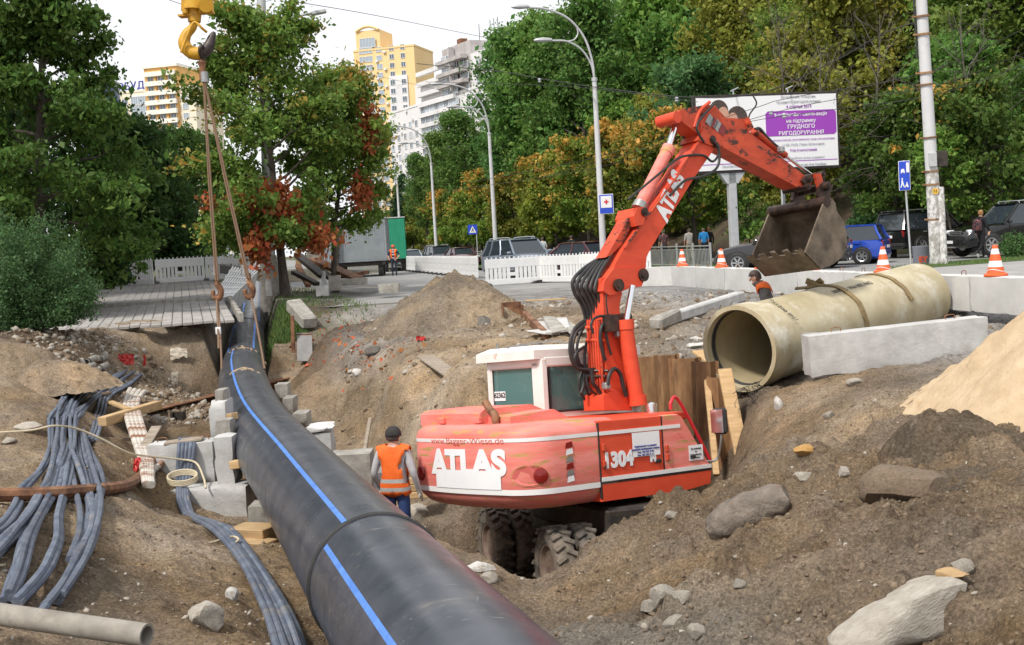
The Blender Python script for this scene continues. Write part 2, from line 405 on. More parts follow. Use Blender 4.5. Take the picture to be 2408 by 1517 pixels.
cw([(1.5, 5, -.75, 'B'), (4, 5, -.5, 'B'), (6, 6, -.35, 'B'), (-1.5, 5, -1.1, 'B'), (-4.5, 5, -.6, 'B'), (-9, 5, -.4, 'B'), (-9, 12, -.4, 'T'), (-12, 20, -.4, 'T'), (-14, 25, .1, 'D'),
    (8, 9, -.3, 'B'), (9.5, 14, -.1, 'L'), (10, 20, -.05, 'A'), (0, 3.5, -1.0, 'B'), (-6, 3.5, -.4, 'B'), (6, 3.5, -.4, 'B'), (-16, 10, -.3, 'T'), (14, 10, 0, 'L'), (14, 30, 0, 'R')])
# flat surroundings
for x in (-2, 2, 6, 10): CP.append((x, 33, 0, 'A'))
for x in (-5, 0, 5, 10, 16): CP.append((x, 42, 0, 'A'))
for x in (-8.5, -4, 4, 14): CP.append((x, 54, 0, 'R'))
for (x, y) in ((-60, -60), (60, -60), (60, 20), (-60, 20), (-45, 60), (60, 60), (-70, 110), (0, 110), (70, 110)):
    CP.append((x, y, 0 if x > -30 else .4, 'R' if x > -30 else 'g'))

X0, X1, Y0, Y1, DX = -13.5, 11.0, 4.6, 32.0, .032
gx = np.concatenate([[-900, -500, -300, -200, -140, -100, -70, -50, -36, -28, -22, -18, -15.5], np.arange(X0, X1, DX), [11.4, 12, 13, 14.5, 16.5, 19, 23, 28, 36, 50, 70, 100, 140, 200, 300, 500, 900]])
gy = np.concatenate([[-60, -30, -12, -4, 0, 2, 3.2, 4.0], np.arange(Y0, 17, DX), np.arange(17, Y1, DX*1.7), np.arange(32.2, 50, .5), [52, 56, 62, 70, 80, 95, 110, 140, 190, 260, 400, 700, 1500]])
GX, GY = np.meshgrid(gx, gy)
def rasterise():
    pts = [Vector((c[0], c[1])) for c in CP]
    vs, es, fs, ov, oe, of = delaunay_2d_cdt(pts, [], [], 0, 1e-4)
    val = np.zeros((len(vs), 4))
    for i, o in enumerate(ov):
        c = CP[o[0]]; val[i] = (c[2], *SOIL[c[3]])
    out = np.full(GX.shape + (4,), np.nan)
    for f in fs:
        (ax, ay), (bx, by), (cx, cy) = [vs[k] for k in f]
        i0, i1 = np.searchsorted(gx, [min(ax, bx, cx)-1e-6, max(ax, bx, cx)+1e-6])
        j0, j1 = np.searchsorted(gy, [min(ay, by, cy)-1e-6, max(ay, by, cy)+1e-6])
        if i1 <= i0 or j1 <= j0: continue
        x = GX[j0:j1, i0:i1]; y = GY[j0:j1, i0:i1]
        dt = (by-cy)*(ax-cx)+(cx-bx)*(ay-cy)
        if abs(dt) < 1e-9: continue
        a = ((by-cy)*(x-cx)+(cx-bx)*(y-cy))/dt; b = ((cy-ay)*(x-cx)+(ax-cx)*(y-cy))/dt; c = 1-a-b
        ins = (a >= -1e-6) & (b >= -1e-6) & (c >= -1e-6)
        v = a[..., None]*val[f[0]] + b[..., None]*val[f[1]] + c[..., None]*val[f[2]]
        out[j0:j1, i0:i1][ins] = v[ins]
    far = np.isnan(out[..., 0])
    out[far] = (0, *SOIL['g'])
    return out
GR = rasterise()
def blur(a, r, n):
    for _ in range(n):
        a = (np.roll(a, r, 0)+np.roll(a, -r, 0)+np.roll(a, r, 1)+np.roll(a, -r, 1)+2*a)/6
    return a
GZ = GR[..., 0].copy()
sl = (GX > X0-.2) & (GX < X1+.2) & (GY > Y0-.2) & (GY < 33)
bz = blur(blur(GZ, 4, 3), 1, 4); GZ = np.where(sl, bz, GZ)
gc = blur(GR[..., 1:], 6, 6); gc[~sl] = GR[..., 1:][~sl]
flat = np.clip((GY-30)/6, 0, 1)
amp = np.where(sl, 1.0, 0.15)*(1-.85*flat)
clod = np.abs(fbm(GX, GY, .5, 11, 4, .6)-.5)*2
detail = (fbm(GX, GY, 1.3, 3, 3)-.5)*.22 + (fbm(GX, GY, .35, 5, 4, .62)-.5)*.13 + clod*.07
rough_zone = np.clip((GX+.2)*.8, 0, 1)*np.clip((14.5-GY)*.5, 0, 1)            # loose spoil right foreground
def clods(x, y, cell, prob, rmax, seed):
    """half-buried irregular lumps scattered on a jittered grid."""
    wx = x+(fbm(x, y, cell*.7, seed+1, 2)-.5)*cell*.9; wy = y+(fbm(x, y, cell*.7, seed+5, 2)-.5)*cell*.9
    ix = np.floor(wx/cell).astype(np.int64); iy = np.floor(wy/cell).astype(np.int64); out = np.zeros_like(x)
    def h(a, b, k):
        n = (a*374761393+b*668265263+(seed+k)*974634777) & 0x7fffffff; n = ((n ^ (n >> 13))*1274126177) & 0x7fffffff; return ((n ^ (n >> 16)) & 0xffff)/65535.0
    for dx in (-1, 0, 1):
        for dy in (-1, 0, 1):
            a, b = ix+dx, iy+dy; r = rmax*(.35+.65*h(a, b, 3)**2); on = h(a, b, 4) < prob
            d2 = ((wx-(a+h(a, b, 1))*cell)**2+((wy-(b+h(a, b, 2))*cell)*(.8+.5*h(a, b, 5)))**2)/(r*r)
            out = np.maximum(out, np.where(on & (d2 < 1), r*(.45+.45*h(a, b, 6))*np.sqrt(np.maximum(1-d2, 0)), 0))
    return out
pebb = np.maximum(vnoise(GX, GY, .16, 41)-.62, 0)*.26 + np.maximum(vnoise(GX, GY, .27, 43)-.66, 0)*.34
zone = np.clip(.30+rough_zone, 0, 1)*np.where(sl, 1, 0)*(1-flat)
lumps = zone*(clods(GX, GY, .42, .40, .15, 201)*np.where(rough_zone > .3, 1, .6) + clods(GX, GY, .19, .5, .07, 202) + .9*clods(GX, GY, .095, .6, .036, 203))
GZ = GZ + lumps
GZ = GZ + amp*(detail*1.05 + rough_zone*(pebb*.35 + (fbm(GX, GY, .30, 71, 5, .66)-.5)*.26 + (np.abs(fbm(GX, GY, .9, 77, 4, .6)-.5)-.08)*.42) + pebb*.15)
def carve():
    reg = (GX < -4.5) & (GX > -18) & (GY > 26.5) & (GY < 62)
    x, y = GX[reg], GY[reg]; best = np.full(x.shape, 9.0); zz = np.zeros(x.shape)
    pa = spline(pipe_axis, 6)
    for a, b in zip(pa[:-1], pa[1:]):
        if b.y < 26: continue
        dx, dy = b.x-a.x, b.y-a.y; t = np.clip(((x-a.x)*dx+(y-a.y)*dy)/(dx*dx+dy*dy), 0, 1)
        d = np.hypot(x-a.x-t*dx, y-a.y-t*dy); z = a.z+(b.z-a.z)*t; k = d < best; best = np.where(k, d, best); zz = np.where(k, z, zz)
    lim = zz-.60+np.clip(best-.50, 0, 9)*3.0
    GZ[reg] = np.minimum(GZ[reg], lim)
carve()
def Hh(x, y):
    i = min(max(int(np.searchsorted(gx, x))-1, 0), len(gx)-2); j = min(max(int(np.searchsorted(gy, y))-1, 0), len(gy)-2)
    a = (x-gx[i])/(gx[i+1]-gx[i]); b = (y-gy[j])/(gy[j+1]-gy[j])
    a = min(max(a, 0), 1); b = min(max(b, 0), 1)
    return float((GZ[j, i]*(1-a)+GZ[j, i+1]*a)*(1-b)+(GZ[j+1, i]*(1-a)+GZ[j+1, i+1]*a)*b)
def ground_material():
    m = bpy.data.materials.new('soil'); m.use_nodes = True
    n = m.node_tree.nodes; l = m.node_tree.links; b = n['Principled BSDF']
    b.inputs['Roughness'].default_value = .95; b.inputs['Specular IOR Level'].default_value = .2
    at = n.new('ShaderNodeAttribute'); at.attribute_name = 'soil'
    tc = n.new('ShaderNodeTexCoord')
    def noise(s, d, r=.65):
        t = n.new('ShaderNodeTexNoise'); t.inputs['Scale'].default_value = s; t.inputs['Detail'].default_value = d; t.inputs['Roughness'].default_value = r
        l.new(tc.outputs['Object'], t.inputs['Vector']); return t.outputs['Fac']
    def rng(v, a, bb, c, d):
        r = n.new('ShaderNodeMapRange'); r.inputs[1].default_value = a; r.inputs[2].default_value = bb; r.inputs[3].default_value = c; r.inputs[4].default_value = d
        l.new(v, r.inputs[0]); return r.outputs[0]
    hs = n.new('ShaderNodeHueSaturation'); l.new(at.outputs['Color'], hs.inputs['Color'])
    mm = n.new('ShaderNodeMath'); mm.operation = 'MULTIPLY'; l.new(rng(noise(1.1, 9, .7), .3, .7, .6, 1.4), mm.inputs[0]); l.new(rng(noise(.33, 5, .6), .38, .62, .72, 1.18), mm.inputs[1])
    l.new(mm.outputs[0], hs.inputs['Value'])
    l.new(rng(noise(.7, 3), .35, .65, .8, 1.15), hs.inputs['Saturation'])
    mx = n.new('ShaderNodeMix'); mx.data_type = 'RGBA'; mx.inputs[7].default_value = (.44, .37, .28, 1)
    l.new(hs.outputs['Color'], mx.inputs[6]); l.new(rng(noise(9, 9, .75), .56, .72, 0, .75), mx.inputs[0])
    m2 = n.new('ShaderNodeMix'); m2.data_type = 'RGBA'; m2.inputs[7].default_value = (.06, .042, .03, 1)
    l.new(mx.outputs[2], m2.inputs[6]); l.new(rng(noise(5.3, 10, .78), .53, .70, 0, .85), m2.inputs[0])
    h3 = n.new('ShaderNodeHueSaturation'); l.new(m2.outputs[2], h3.inputs['Color']); l.new(rng(noise(38, 5, .7), .34, .66, .55, 1.5), h3.inputs['Value'])  # mineral speckle in the colour, also painting in small shadows between crumbs
    l.new(h3.outputs['Color'], b.inputs['Base Color'])
    bp = n.new('ShaderNodeBump'); bp.inputs['Distance'].default_value = .06; bp.inputs['Strength'].default_value = 1
    l.new(noise(22, 9, .7), bp.inputs['Height'])
    b2 = n.new('ShaderNodeBump'); b2.inputs['Distance'].default_value = .022; l.new(noise(90, 6), b2.inputs['Height'])
    l.new(bp.outputs['Normal'], b2.inputs['Normal']); l.new(b2.outputs['Normal'], b.inputs['Normal'])
    return m
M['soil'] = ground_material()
ny, nx = GX.shape
idx = np.arange(nx*ny).reshape(ny, nx)
gf = np.stack([idx[:-1, :-1], idx[:-1, 1:], idx[1:, 1:], idx[1:, :-1]], -1).reshape(-1, 4)
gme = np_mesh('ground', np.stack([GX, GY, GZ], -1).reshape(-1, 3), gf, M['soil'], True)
ca = gme.color_attributes.new('soil', 'FLOAT_COLOR', 'POINT')
ca.data.foreach_set('color', np.concatenate([gc, np.ones(gc.shape[:2]+(1,))], -1).astype(np.float32).ravel())
tag(mesh_obj('ground', gme), 'churned brown and sandy soil of the excavation', None, None, 'structure')

# ---- heaps
M['sand'] = mat('yellow_sand', (.48, .355, .22), (.58, .445, .295), .95, scale=3, bump=.03, bscale=16, c3=(.40, .26, .13), scale3=2.2, lo3=.56, hi3=.72, spec=.2)
def heap(name, c, rad, hgt, soilcol, label, seed, elong=1.0, rz=0.0, lump=1.0, n=150, power=1.0, m='soil'):
    u = np.linspace(-1.15, 1.15, n); A, B = np.meshgrid(u, u)
    r = np.sqrt(A*A+B*B); ang = np.arctan2(B, A)
    rr = r*(1+.18*(vnoise(np.cos(ang)*3+9, np.sin(ang)*3+9, 1.3, seed)-.5))
    z = hgt*np.clip(1-rr, -0.15, 1)**1.0 if power == 1 else hgt*(np.clip(1-np.clip(rr, 0, 1.15)**power, -.15, 1))
    z = hgt*(z/hgt - .10*np.exp(-(rr/.22)**2))
    x = A*rad; y = B*rad*elong
    z = z + lump*((fbm(x, y, .5, seed+1, 4, .6)-.5)*.2 + (fbm(x, y, .12, seed+4, 3, .6)-.5)*.07 + np.maximum(vnoise(x, y, .14, seed+8)-.6, 0)*.22)
    ix = np.arange(n*n).reshape(n, n)
    f = np.stack([ix[:-1, :-1], ix[:-1, 1:], ix[1:, 1:], ix[1:, :-1]], -1).reshape(-1, 4)
    keep = (rr[:-1, :-1] < 1.14).ravel()
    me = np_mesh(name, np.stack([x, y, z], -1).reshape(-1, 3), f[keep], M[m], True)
    a = me.color_attributes.new('soil', 'FLOAT_COLOR', 'POINT')
    a.data.foreach_set('color', np.tile(np.array([*soilcol, 1], np.float32), n*n))
    o = mesh_obj(name, me, None, c); o.rotation_euler = (0, 0, rz)
    return tag(o, label, 'heap')
spoil_c = P(1062, 700, 27.0)
heap('soil_heap', (spoil_c.x+.1, spoil_c.y, -.35), 2.3, 1.55, (.30, .235, .165), 'tall grey-brown heap of loose soil behind the excavator cab', 5, 1.15)
heap('sand_heap', (6.3, 11.9, -.75), 2.6, 2.2, (.55, .40, .235), 'clean yellow sand heap at the right edge', 9, 1.2, 0, .55, m='sand')
q = P(2235, 1060, 10.6)
heap('soil_clod', (q.x, q.y, q.z-.22), .62, .58, (.21, .155, .10), 'dark crumbly clod of earth in front of the sand heap', 21, 1.2, .5, .75, 70, 2.2)
q = P(2390, 1090, 10.2)
heap('soil_clod', (q.x, q.y, q.z-.22), .72, .50, (.21, .155, .10), 'lower dark clod of earth at the foot of the sand heap', 33, 1.0, .2, .75, 70, 2.2)
q = P(2330, 1150, 9.3)
heap('soil_clod', (q.x, q.y, q.z-.22), .55, .42, (.22, .165, .11), 'near dark clod of earth at the right edge', 47, 1.2, .9, .75, 70, 2.0)
q = P(120, 850, 23.2)
heap('soil_heap', (q.x, q.y, q.z-.45), 1.1, .5, (.36, .27, .185), 'small pale sandy mound below the round green shrub', 14, 1.3, .6, .8, 90, 1.6)

# ---- asphalt road, kerbs, pavements, verge
M['asphalt'] = mat('asphalt', (.20, .20, .20), (.27, .265, .26), .9, scale=1.2, bump=.004, bscale=60, c3=(.33, .315, .29), scale3=.35, lo3=.5, hi3=.75)
M['pavement'] = mat('pavement_asphalt', (.27, .26, .255), (.34, .33, .32), .9, scale=2, bump=.003, bscale=60, c3=(.40, .385, .36), scale3=.5)
def strip(name, pts, z, m, label=None, thick=0.0):
    mb = MB()
    P3 = [Vector((x, y, z)) for x, y in pts]
    if thick: mb.prism([(p.x, p.y) for p in P3], (0, 0, z-thick), (1, 0, 0), (0, 1, 0), (0, 0, thick))
    else: mb.face(P3)
    return tag(mb.build(name, m), label, None, None, 'structure')
LV = Vector((-.21, .978, 0)).normalized(); LN = Vector((LV.y, -LV.x, 0)); L1 = Vector((4.1, 52, 0))
def RD(s, t, z=0.0):
    """s metres along the street past the nearest lamp, t metres to its right."""
    q = L1 + LV*s + LN*t; return Vector((q.x, q.y, z))
a, b, c, d = RD(-14, -14), RD(-14, -1.2), RD(600, -1.2), RD(600, -16)
strip('road', [(p.x, p.y) for p in (a, b, c, d)], .012, M['asphalt'], 'grey asphalt street running away to the left')
strip('parking_lane', [(6.0, 41.2), (9.3, 20), (10.0, 14), (60, 14), (60, 56), (13, 56), (7.6, 50.5)], .014, M['asphalt'], 'asphalt lane beside the concrete block wall')
# pavement on the right with a kerb
PV = [(9.9, 24.0), (30, 20.0), (60, 20), (60, 42.6), (16, 40.2), (12.2, 37.6)]
strip('pavement', PV, .13, M['pavement'], 'pale pavement behind the block wall on the right', .12)
def kerb_run(pts, group, label, w=.15, h=.15, n=1.0, m='concrete_old', zoff=0.0, zf=None):
    rt = empty('kerb', pts[0], 0, label, 'kerb', group)
    k = 0
    for i in range(len(pts)-1):
        a, b = Vector(pts[i]), Vector(pts[i+1]); L = (b-a).length; c = max(1, int(L/n))
        for j in range(c):
            p = a.lerp(b, (j+.5)/c); dz = zf(p) if zf else 0
            mb = MB(); mb.box((p.x, p.y, p.z+h/2-.05+dz), (L/c-.012, w, h+.1), math.atan2(b.y-a.y, b.x-a.x), .02, .006)
            wpart(mb, 'kerb_stone', M[m], rt)
    return rt
kerb_run([(9.86, 23.9, 0), (30, 19.9, 0)], None, 'low grey kerb along the pavement behind the block wall', n=1.2)
M['grass'] = mat('grass_turf', (.035, .075, .012), (.09, .14, .03), .9, scale=9, bump=.03, bscale=40, c3=(.16, .13, .07), scale3=1.0, lo3=.52, hi3=.7)
strip('verge', [(15.3, 40.6), (11.6, 37.0), (12.6, 36.0), (24, 40.6), (24, 41.6)], .14, M['grass'], 'strip of grass beside the concrete pole', .05)
strip('verge', [tuple(RD(-3.0, .2)[:2]), tuple(RD(-3.5, 7)[:2]), tuple(RD(60, 7)[:2]), tuple(RD(60, .2)[:2])], .05, M['grass'], 'grass verge under the lime trees behind the railing', .04)

# ---- paving of the left path
M['paver'] = mat('grey_paver', (.26, .25, .245), (.36, .345, .335), .9, scale=3, bump=.003, c3=(.42, .38, .32), scale3=.6, lo3=.5, hi3=.75, objrand=.12)
pt = empty('path', (-8.6, 29.5, 0)); tag(pt, 'grey block paved footpath broken off at the pit edge', None, None, 'structure')
ACR = Vector((AX.y, -AX.x, 0)); rz = math.atan2(ACR.y, ACR.x)
tile_me = None; rest = MB(); ntile = 0; TS = .25
for i in range(84):
    for j in range(18):
        dd = 29.4 + i*TS*AX.y; s = -2.6 + j*TS + (i % 2)*TS*.5*0
        if i == 0 and j < 9 or i == 1 and j < 3 or i == 2 and 8 < j < 11: continue
        q = Vector((-8.6, 29.5, 0)) + AX*(dd-29.5)/AX.y + ACR*s
        zz = path_z(dd) + (.10 if dd > 37.2 else 0)
        tilt = .07 if i < 5 else .008
        if ntile < 300:
            if tile_me is None:
                t = MB(); t.box((0, 0, -.04), (TS-.014, TS-.014, .08), None, .012)
                o = t.build('paving_slab', M['paver'], pt); tile_me = o.data
            else:
                o = mesh_obj('paving_slab', tile_me, pt)
            o.location = Vector((q.x, q.y, zz-random.random()*.012)) - pt.location
            o.rotation_euler = (random.uniform(-tilt, tilt), random.uniform(-tilt, tilt), rz+random.uniform(-tilt, tilt)*.4)
            ntile += 1
        else:
            rest.box((q.x, q.y, zz-.04), (TS-.014, TS-.014, .08), rz)
tag(wpart(rest, 'paving_slab_field', M['paver'], pt), None, None, None, 'stuff')
mb = MB(); q0 = Vector((-8.6, 29.5, 0)) + AX*(37.25-29.5)/AX.y
mb.box((q0.x-.6*ACR.x, q0.y-.6*ACR.y, path_z(37.25)+.03), (4.5, .12, .15), rz, .01); wpart(mb, 'step_edge', M['concrete_old'], pt)
def on_path(dd, s, z=0.0):
    q = Vector((-8.6, 29.5, 0)) + AX*(dd-29.5)/AX.y + ACR*s; return Vector((q.x, q.y, path_z(dd)+z))
kerb_run([on_path(28.0, -2.85), on_path(50, -2.85)], None, 'grey kerb edging the footpath on its left, slumping into the pit', .22, .22, 1.2, 'concrete_old')
kerb_run([on_path(29.6, 1.95, -.05), on_path(46, 1.95)], None, 'thin grey kerb between footpath and black pipe', .12, .15, 1.2, 'concrete_old')
# ================================================================== vegetation
def leaf_material(name, autumn_a, autumn_b, transl=.35):
    m = bpy.data.materials.new(name); m.use_nodes = True
    n = m.node_tree.nodes; l = m.node_tree.links; b = n['Principled BSDF']; out = n['Material Output']
    b.inputs['Roughness'].default_value = .55; b.inputs['Specular IOR Level'].default_value = .25
    oi = n.new('ShaderNodeObjectInfo'); at = n.new('ShaderNodeAttribute'); at.attribute_name = 'leaf'
    sp = n.new('ShaderNodeSeparateColor'); l.new(at.outputs['Color'], sp.inputs[0])
    au = n.new('ShaderNodeMix'); au.data_type = 'RGBA'; au.inputs[6].default_value = (*autumn_a, 1); au.inputs[7].default_value = (*autumn_b, 1)
    l.new(sp.outputs[2], au.inputs[0])
    ad = n.new('ShaderNodeMath'); ad.operation = 'ADD'; l.new(sp.outputs[1], ad.inputs[0]); l.new(oi.outputs['Alpha'], ad.inputs[1])
    mr = n.new('ShaderNodeMapRange'); mr.inputs[1].default_value = .92; mr.inputs[2].default_value = 1.12; l.new(ad.outputs[0], mr.inputs[0])
    mx = n.new('ShaderNodeMix'); mx.data_type = 'RGBA'; l.new(mr.outputs[0], mx.inputs[0]); l.new(oi.outputs['Color'], mx.inputs[6]); l.new(au.outputs[2], mx.inputs[7])
    hs = n.new('ShaderNodeHueSaturation'); l.new(mx.outputs[2], hs.inputs['Color'])
    v = n.new('ShaderNodeMapRange'); v.inputs[3].default_value = .85; v.inputs[4].default_value = 2.55; l.new(sp.outputs[0], v.inputs[0]); l.new(v.outputs[0], hs.inputs['Value'])
    h2 = n.new('ShaderNodeMapRange'); h2.inputs[3].default_value = .48; h2.inputs[4].default_value = .52; l.new(sp.outputs[2], h2.inputs[0]); l.new(h2.outputs[0], hs.inputs['Hue'])
    l.new(hs.outputs['Color'], b.inputs['Base Color'])
    tr = n.new('ShaderNodeBsdfTranslucent'); l.new(hs.outputs['Color'], tr.inputs['Color'])
    ms = n.new('ShaderNodeMixShader'); ms.inputs[0].default_value = transl
    l.new(b.outputs[0], ms.inputs[1]); l.new(tr.outputs[0], ms.inputs[2]); l.new(ms.outputs[0], out.inputs['Surface'])
    return m
M['leaf'] = leaf_material('green_leaves', (.40, .255, .05), (.31, .16, .04), .42)
M['leaf_rust'] = leaf_material('withered_leaves', (.33, .10, .035), (.22, .075, .03), .25)
M['bark'] = mat('bark', (.045, .035, .028), (.11, .09, .075), .95, scale=9, stretch=(1, 1, .25), bump=.02, bscale=14)
M['bark_pale'] = mat('pale_bark', (.07, .06, .05), (.15, .13, .11), .95, scale=7, bump=.01)

def leaves_mesh(name, cen, size, rng, droop=.25, bright=None, autumn=None, m='leaf', width=.62):
    n = len(cen)
    a = rng.normal(size=(n, 3)); a[:, 2] -= droop; a /= np.linalg.norm(a, axis=1)[:, None]
    nr = rng.normal(size=(n, 3)); nr[:, 2] += .9
    b = np.cross(a, nr); b /= np.linalg.norm(b, axis=1)[:, None]+1e-9
    nn = np.cross(b, a)
    s = size*np.clip(np.exp(rng.normal(size=(n, 1))*.34), .45, 2.0)
    v = np.stack([cen-a*s*.5, cen+b*s*width*.5-a*s*.08+nn*s*.07, cen+a*s*.5, cen-b*s*width*.5-a*s*.08+nn*s*.07], 1).reshape(-1, 3)
    f = np.arange(4*n).reshape(n, 4)
    me = np_mesh(name, v, f, M[m])
    c = np.ones((n, 4), np.float32)
    c[:, 0] = np.clip((bright if bright is not None else .5)+rng.normal(size=n)*.09, 0, 1)
    c[:, 1] = np.clip((autumn if autumn is not None else rng.uniform(0, 1, n)*.6)+rng.normal(size=n)*.045, 0, 1)
    c[:, 2] = rng.uniform(0, 1, n)
    at = me.color_attributes.new('leaf', 'FLOAT_COLOR', 'POINT'); at.data.foreach_set('color', np.repeat(c, 4, 0).ravel())
    return me
def bend(p, d, L, n, rng, up=.15, wob=.12):
    pts = [p.copy()]; d = d.normalized()
    for i in range(n):
        d = (d + Vector((rng.normal()*wob, rng.normal()*wob, rng.normal()*wob+up/n))).normalized()
        p = p + d*(L/n); pts.append(p.copy())
    return pts
def tree_meshes(name, seed, h, base, prof, nb, nsub, nleaf, leaf, sig, trunk_r, tip_autumn=.5, m='leaf', up=.25, elev=(.1, .9), bare=False, bark='bark', droop=.25):
    """prof(t): crown radius at height fraction t between base and h."""
    rng = np.random.default_rng(seed); wood = MB(); ends = []
    tp = bend(Vector((0, 0, -.15)), Vector((0, 0, 1)), h*.93, 8, rng, .1, .045)
    wood.tube(tp, [trunk_r*(1-.85*i/8)**.9*(1.35 if i == 0 else 1) for i in range(9)], 9)
    def at(z):
        k = z/(h*.93)*8; i = min(max(int(k), 0), 7); return tp[i].lerp(tp[i+1], min(max(k-i, 0), 1))
    az = rng.uniform(0, 6.28)
    for i in range(nb):
        t = (i+rng.uniform(.2, .8))/nb; z = base+(h-base)*t*.93
        rad = prof(t)*rng.uniform(.78, 1.12); az += 2.4+rng.normal()*.35
        e = elev[0]+(elev[1]-elev[0])*t+rng.normal()*.12
        d = Vector((math.cos(az)*math.cos(e), math.sin(az)*math.cos(e), math.sin(e)))
        br = bend(at(z*.94), d, max(rad, .3), 5, rng, up, .13)
        r0 = trunk_r*.38*(1-.7*t)
        wood.tube(br, [r0*(1-.85*k/5)+.006 for k in range(6)], 5, caps=False)
        for s in range(nsub):
            k = rng.uniform(.25, 1.0)*5; q = br[min(int(k), 4)].lerp(br[min(int(k), 4)+1], k-int(k)) if k < 5 else br[5]
            sd = (d + Vector((rng.normal(), rng.normal(), rng.normal()*.7))*.85).normalized()
            L = rad*rng.uniform(.22, .5)*(1.15-.1*k)
            sb = bend(q, sd, L, 3, rng, up*.5, .2)
            wood.tube(sb, [r0*.33+.004, r0*.25+.003, r0*.16+.003, .003], 4, caps=False)
            ends += [(sb[1], .5), (sb[2], .8), (sb[3], 1.0)]
        ends.append((br[5], 1.0))
    wm = None
    w_obj = wood.build(name+'_wood_tmp', M[bark]); wm = w_obj.data; loc = w_obj.location.copy()
    wm.transform(Matrix.Translation(loc)); bpy.data.objects.remove(w_obj)
    if bare: return wm, None
    E = np.array([list(e[0]) for e in ends]); W = np.array([e[1] for e in ends])
    pick = rng.integers(0, len(E), nleaf)
    cen = E[pick] + rng.normal(size=(nleaf, 3))*sig*np.array([1, 1, .7])*rng.uniform(.35, 1.35, len(E))[pick][:, None]
    cb = rng.uniform(.25, .75, len(E))[pick]; ca = np.clip(rng.beta(1.2, 2.2, len(E)), 0, 1)[pick]
    tt = np.clip((cen[:, 2]-base)/(h-base), 0, 1); rr = np.sqrt(cen[:, 0]**2+cen[:, 1]**2)/(np.array([prof(x) for x in tt])+.3)
    au = ca*.55 + tip_autumn*(.30*tt+.30*np.clip(rr-.5, 0, 1)) 
    keep = cen[:, 2] > .15
    return wm, leaves_mesh(name, cen[keep], leaf, rng, droop, cb[keep], au[keep], m)
def place_tree(name, meshes, loc, scale=1.0, rz=0.0, colr=(.06, .11, .03), autumn=0.0, label='', cat='tree', group=None, sz=None):
    r = empty(name, loc, rz, label, cat, group); r.scale = (scale, scale, sz or scale)
    if meshes[0] is not None: mesh_obj('trunk', meshes[0], r)
    if meshes[1] is not None:
        c = mesh_obj('crown', meshes[1], r); c.color = (*colr, autumn)
    return r
ell = lambda R_, c=.45: (lambda t: R_*math.sqrt(max(.06, 1-((t-c)/(1-c if t > c else c+.12))**2)))
pyr = lambda R_: (lambda t: R_*(.75+.25*min(1, t*5))*(1-.78*t))

# --- left lime tree in front of the grey office building
g = P(120, 690, 34)
lime = tree_meshes('lime_crown', 3, 11.5, 1.7, pyr(4.0), 40, 9, 62000, .165, .22, .2, .1, up=-.12, elev=(-.05, .7), droop=.8)
place_tree('lime_tree', lime, (g.x-.35, g.y, .15), .93, .4, (.055, .10, .02), .18, 'big dark green lime tree beside the footpath on the left')
# withered and central trees
g = P(672, 700, 41.5)
cen_t = tree_meshes('maple_crown', 12, 10.6, 2.2, ell(3.3, .42), 32, 7, 40000, .155, .25, .17, .8, up=.25, elev=(.05, 1.0))
place_tree('maple_tree', cen_t, (g.x, g.y, 0), 1.0, .9, (.095, .155, .03), .40, 'leafy tree with yellowing crown and leaning trunk next to the grey pole')
g = P(790, 690, 45)
cen2 = tree_meshes('maple_crown', 17, 8.7, 2.5, ell(2.3, .5), 24, 8, 26000, .15, .26, .12, .9, up=.3)
place_tree('maple_tree', cen2, (g.x, g.y, 0), 1.0, 2.0, (.11, .17, .03), .34, 'shorter yellow-green tree growing right of the grey pole')
def withered(px, py, d, rx, rz, n, seed, label):
    rng = np.random.default_rng(seed); c = P(px, py, d)
    k = rng.normal(size=(26, 3))*np.array([rx, rx*.6, rz])*.55
    pick = rng.integers(0, 26, n); cen = k[pick]+rng.normal(size=(n, 3))*.16
    me = leaves_mesh('withered_leaves', cen, .17, rng, 1.2, rng.uniform(.3, .7, 26)[pick], np.ones(n), 'leaf_rust')
    r = empty('withered_branch', c, 0, label, 'branch', 'withered branches of the trees by the pole')
    w = MB()
    for i in range(26): w.tube([Vector((0, .1, rz*.7)), Vector(k[i])*.5+Vector((0, .05, rz*.2)), Vector(k[i])], [.018, .01, .004], 4, caps=False)
    w.build('twigs', M['bark'], r); o = mesh_obj('leaf_cluster', me, r); o.color = (.2, .07, .03, 1); tag(o, kind='stuff')
    return r
withered(590, 470, 40.6, .85, .6, 2600, 1, 'rust brown withered branch hanging left of the grey pole')
withered(660, 520, 40.3, .95, .85, 3200, 2, 'rust brown withered branch drooping in front of the leaning trunk')
withered(735, 560, 40.8, .5, .4, 900, 3, 'small rust brown withered branch above the steel scrap pile')
withered(862, 300, 43.5, .25, .8, 600, 4, 'tall rust brown withered branch on the right edge of the crown')
withered(850, 440, 43.5, .3, .6, 500, 5, 'rust brown withered branch hanging above the grey trailer')
withered(610, 580, 40.2, .35, .6, 900, 6, 'narrow rust brown withered branch hanging low beside the white barrier stack')
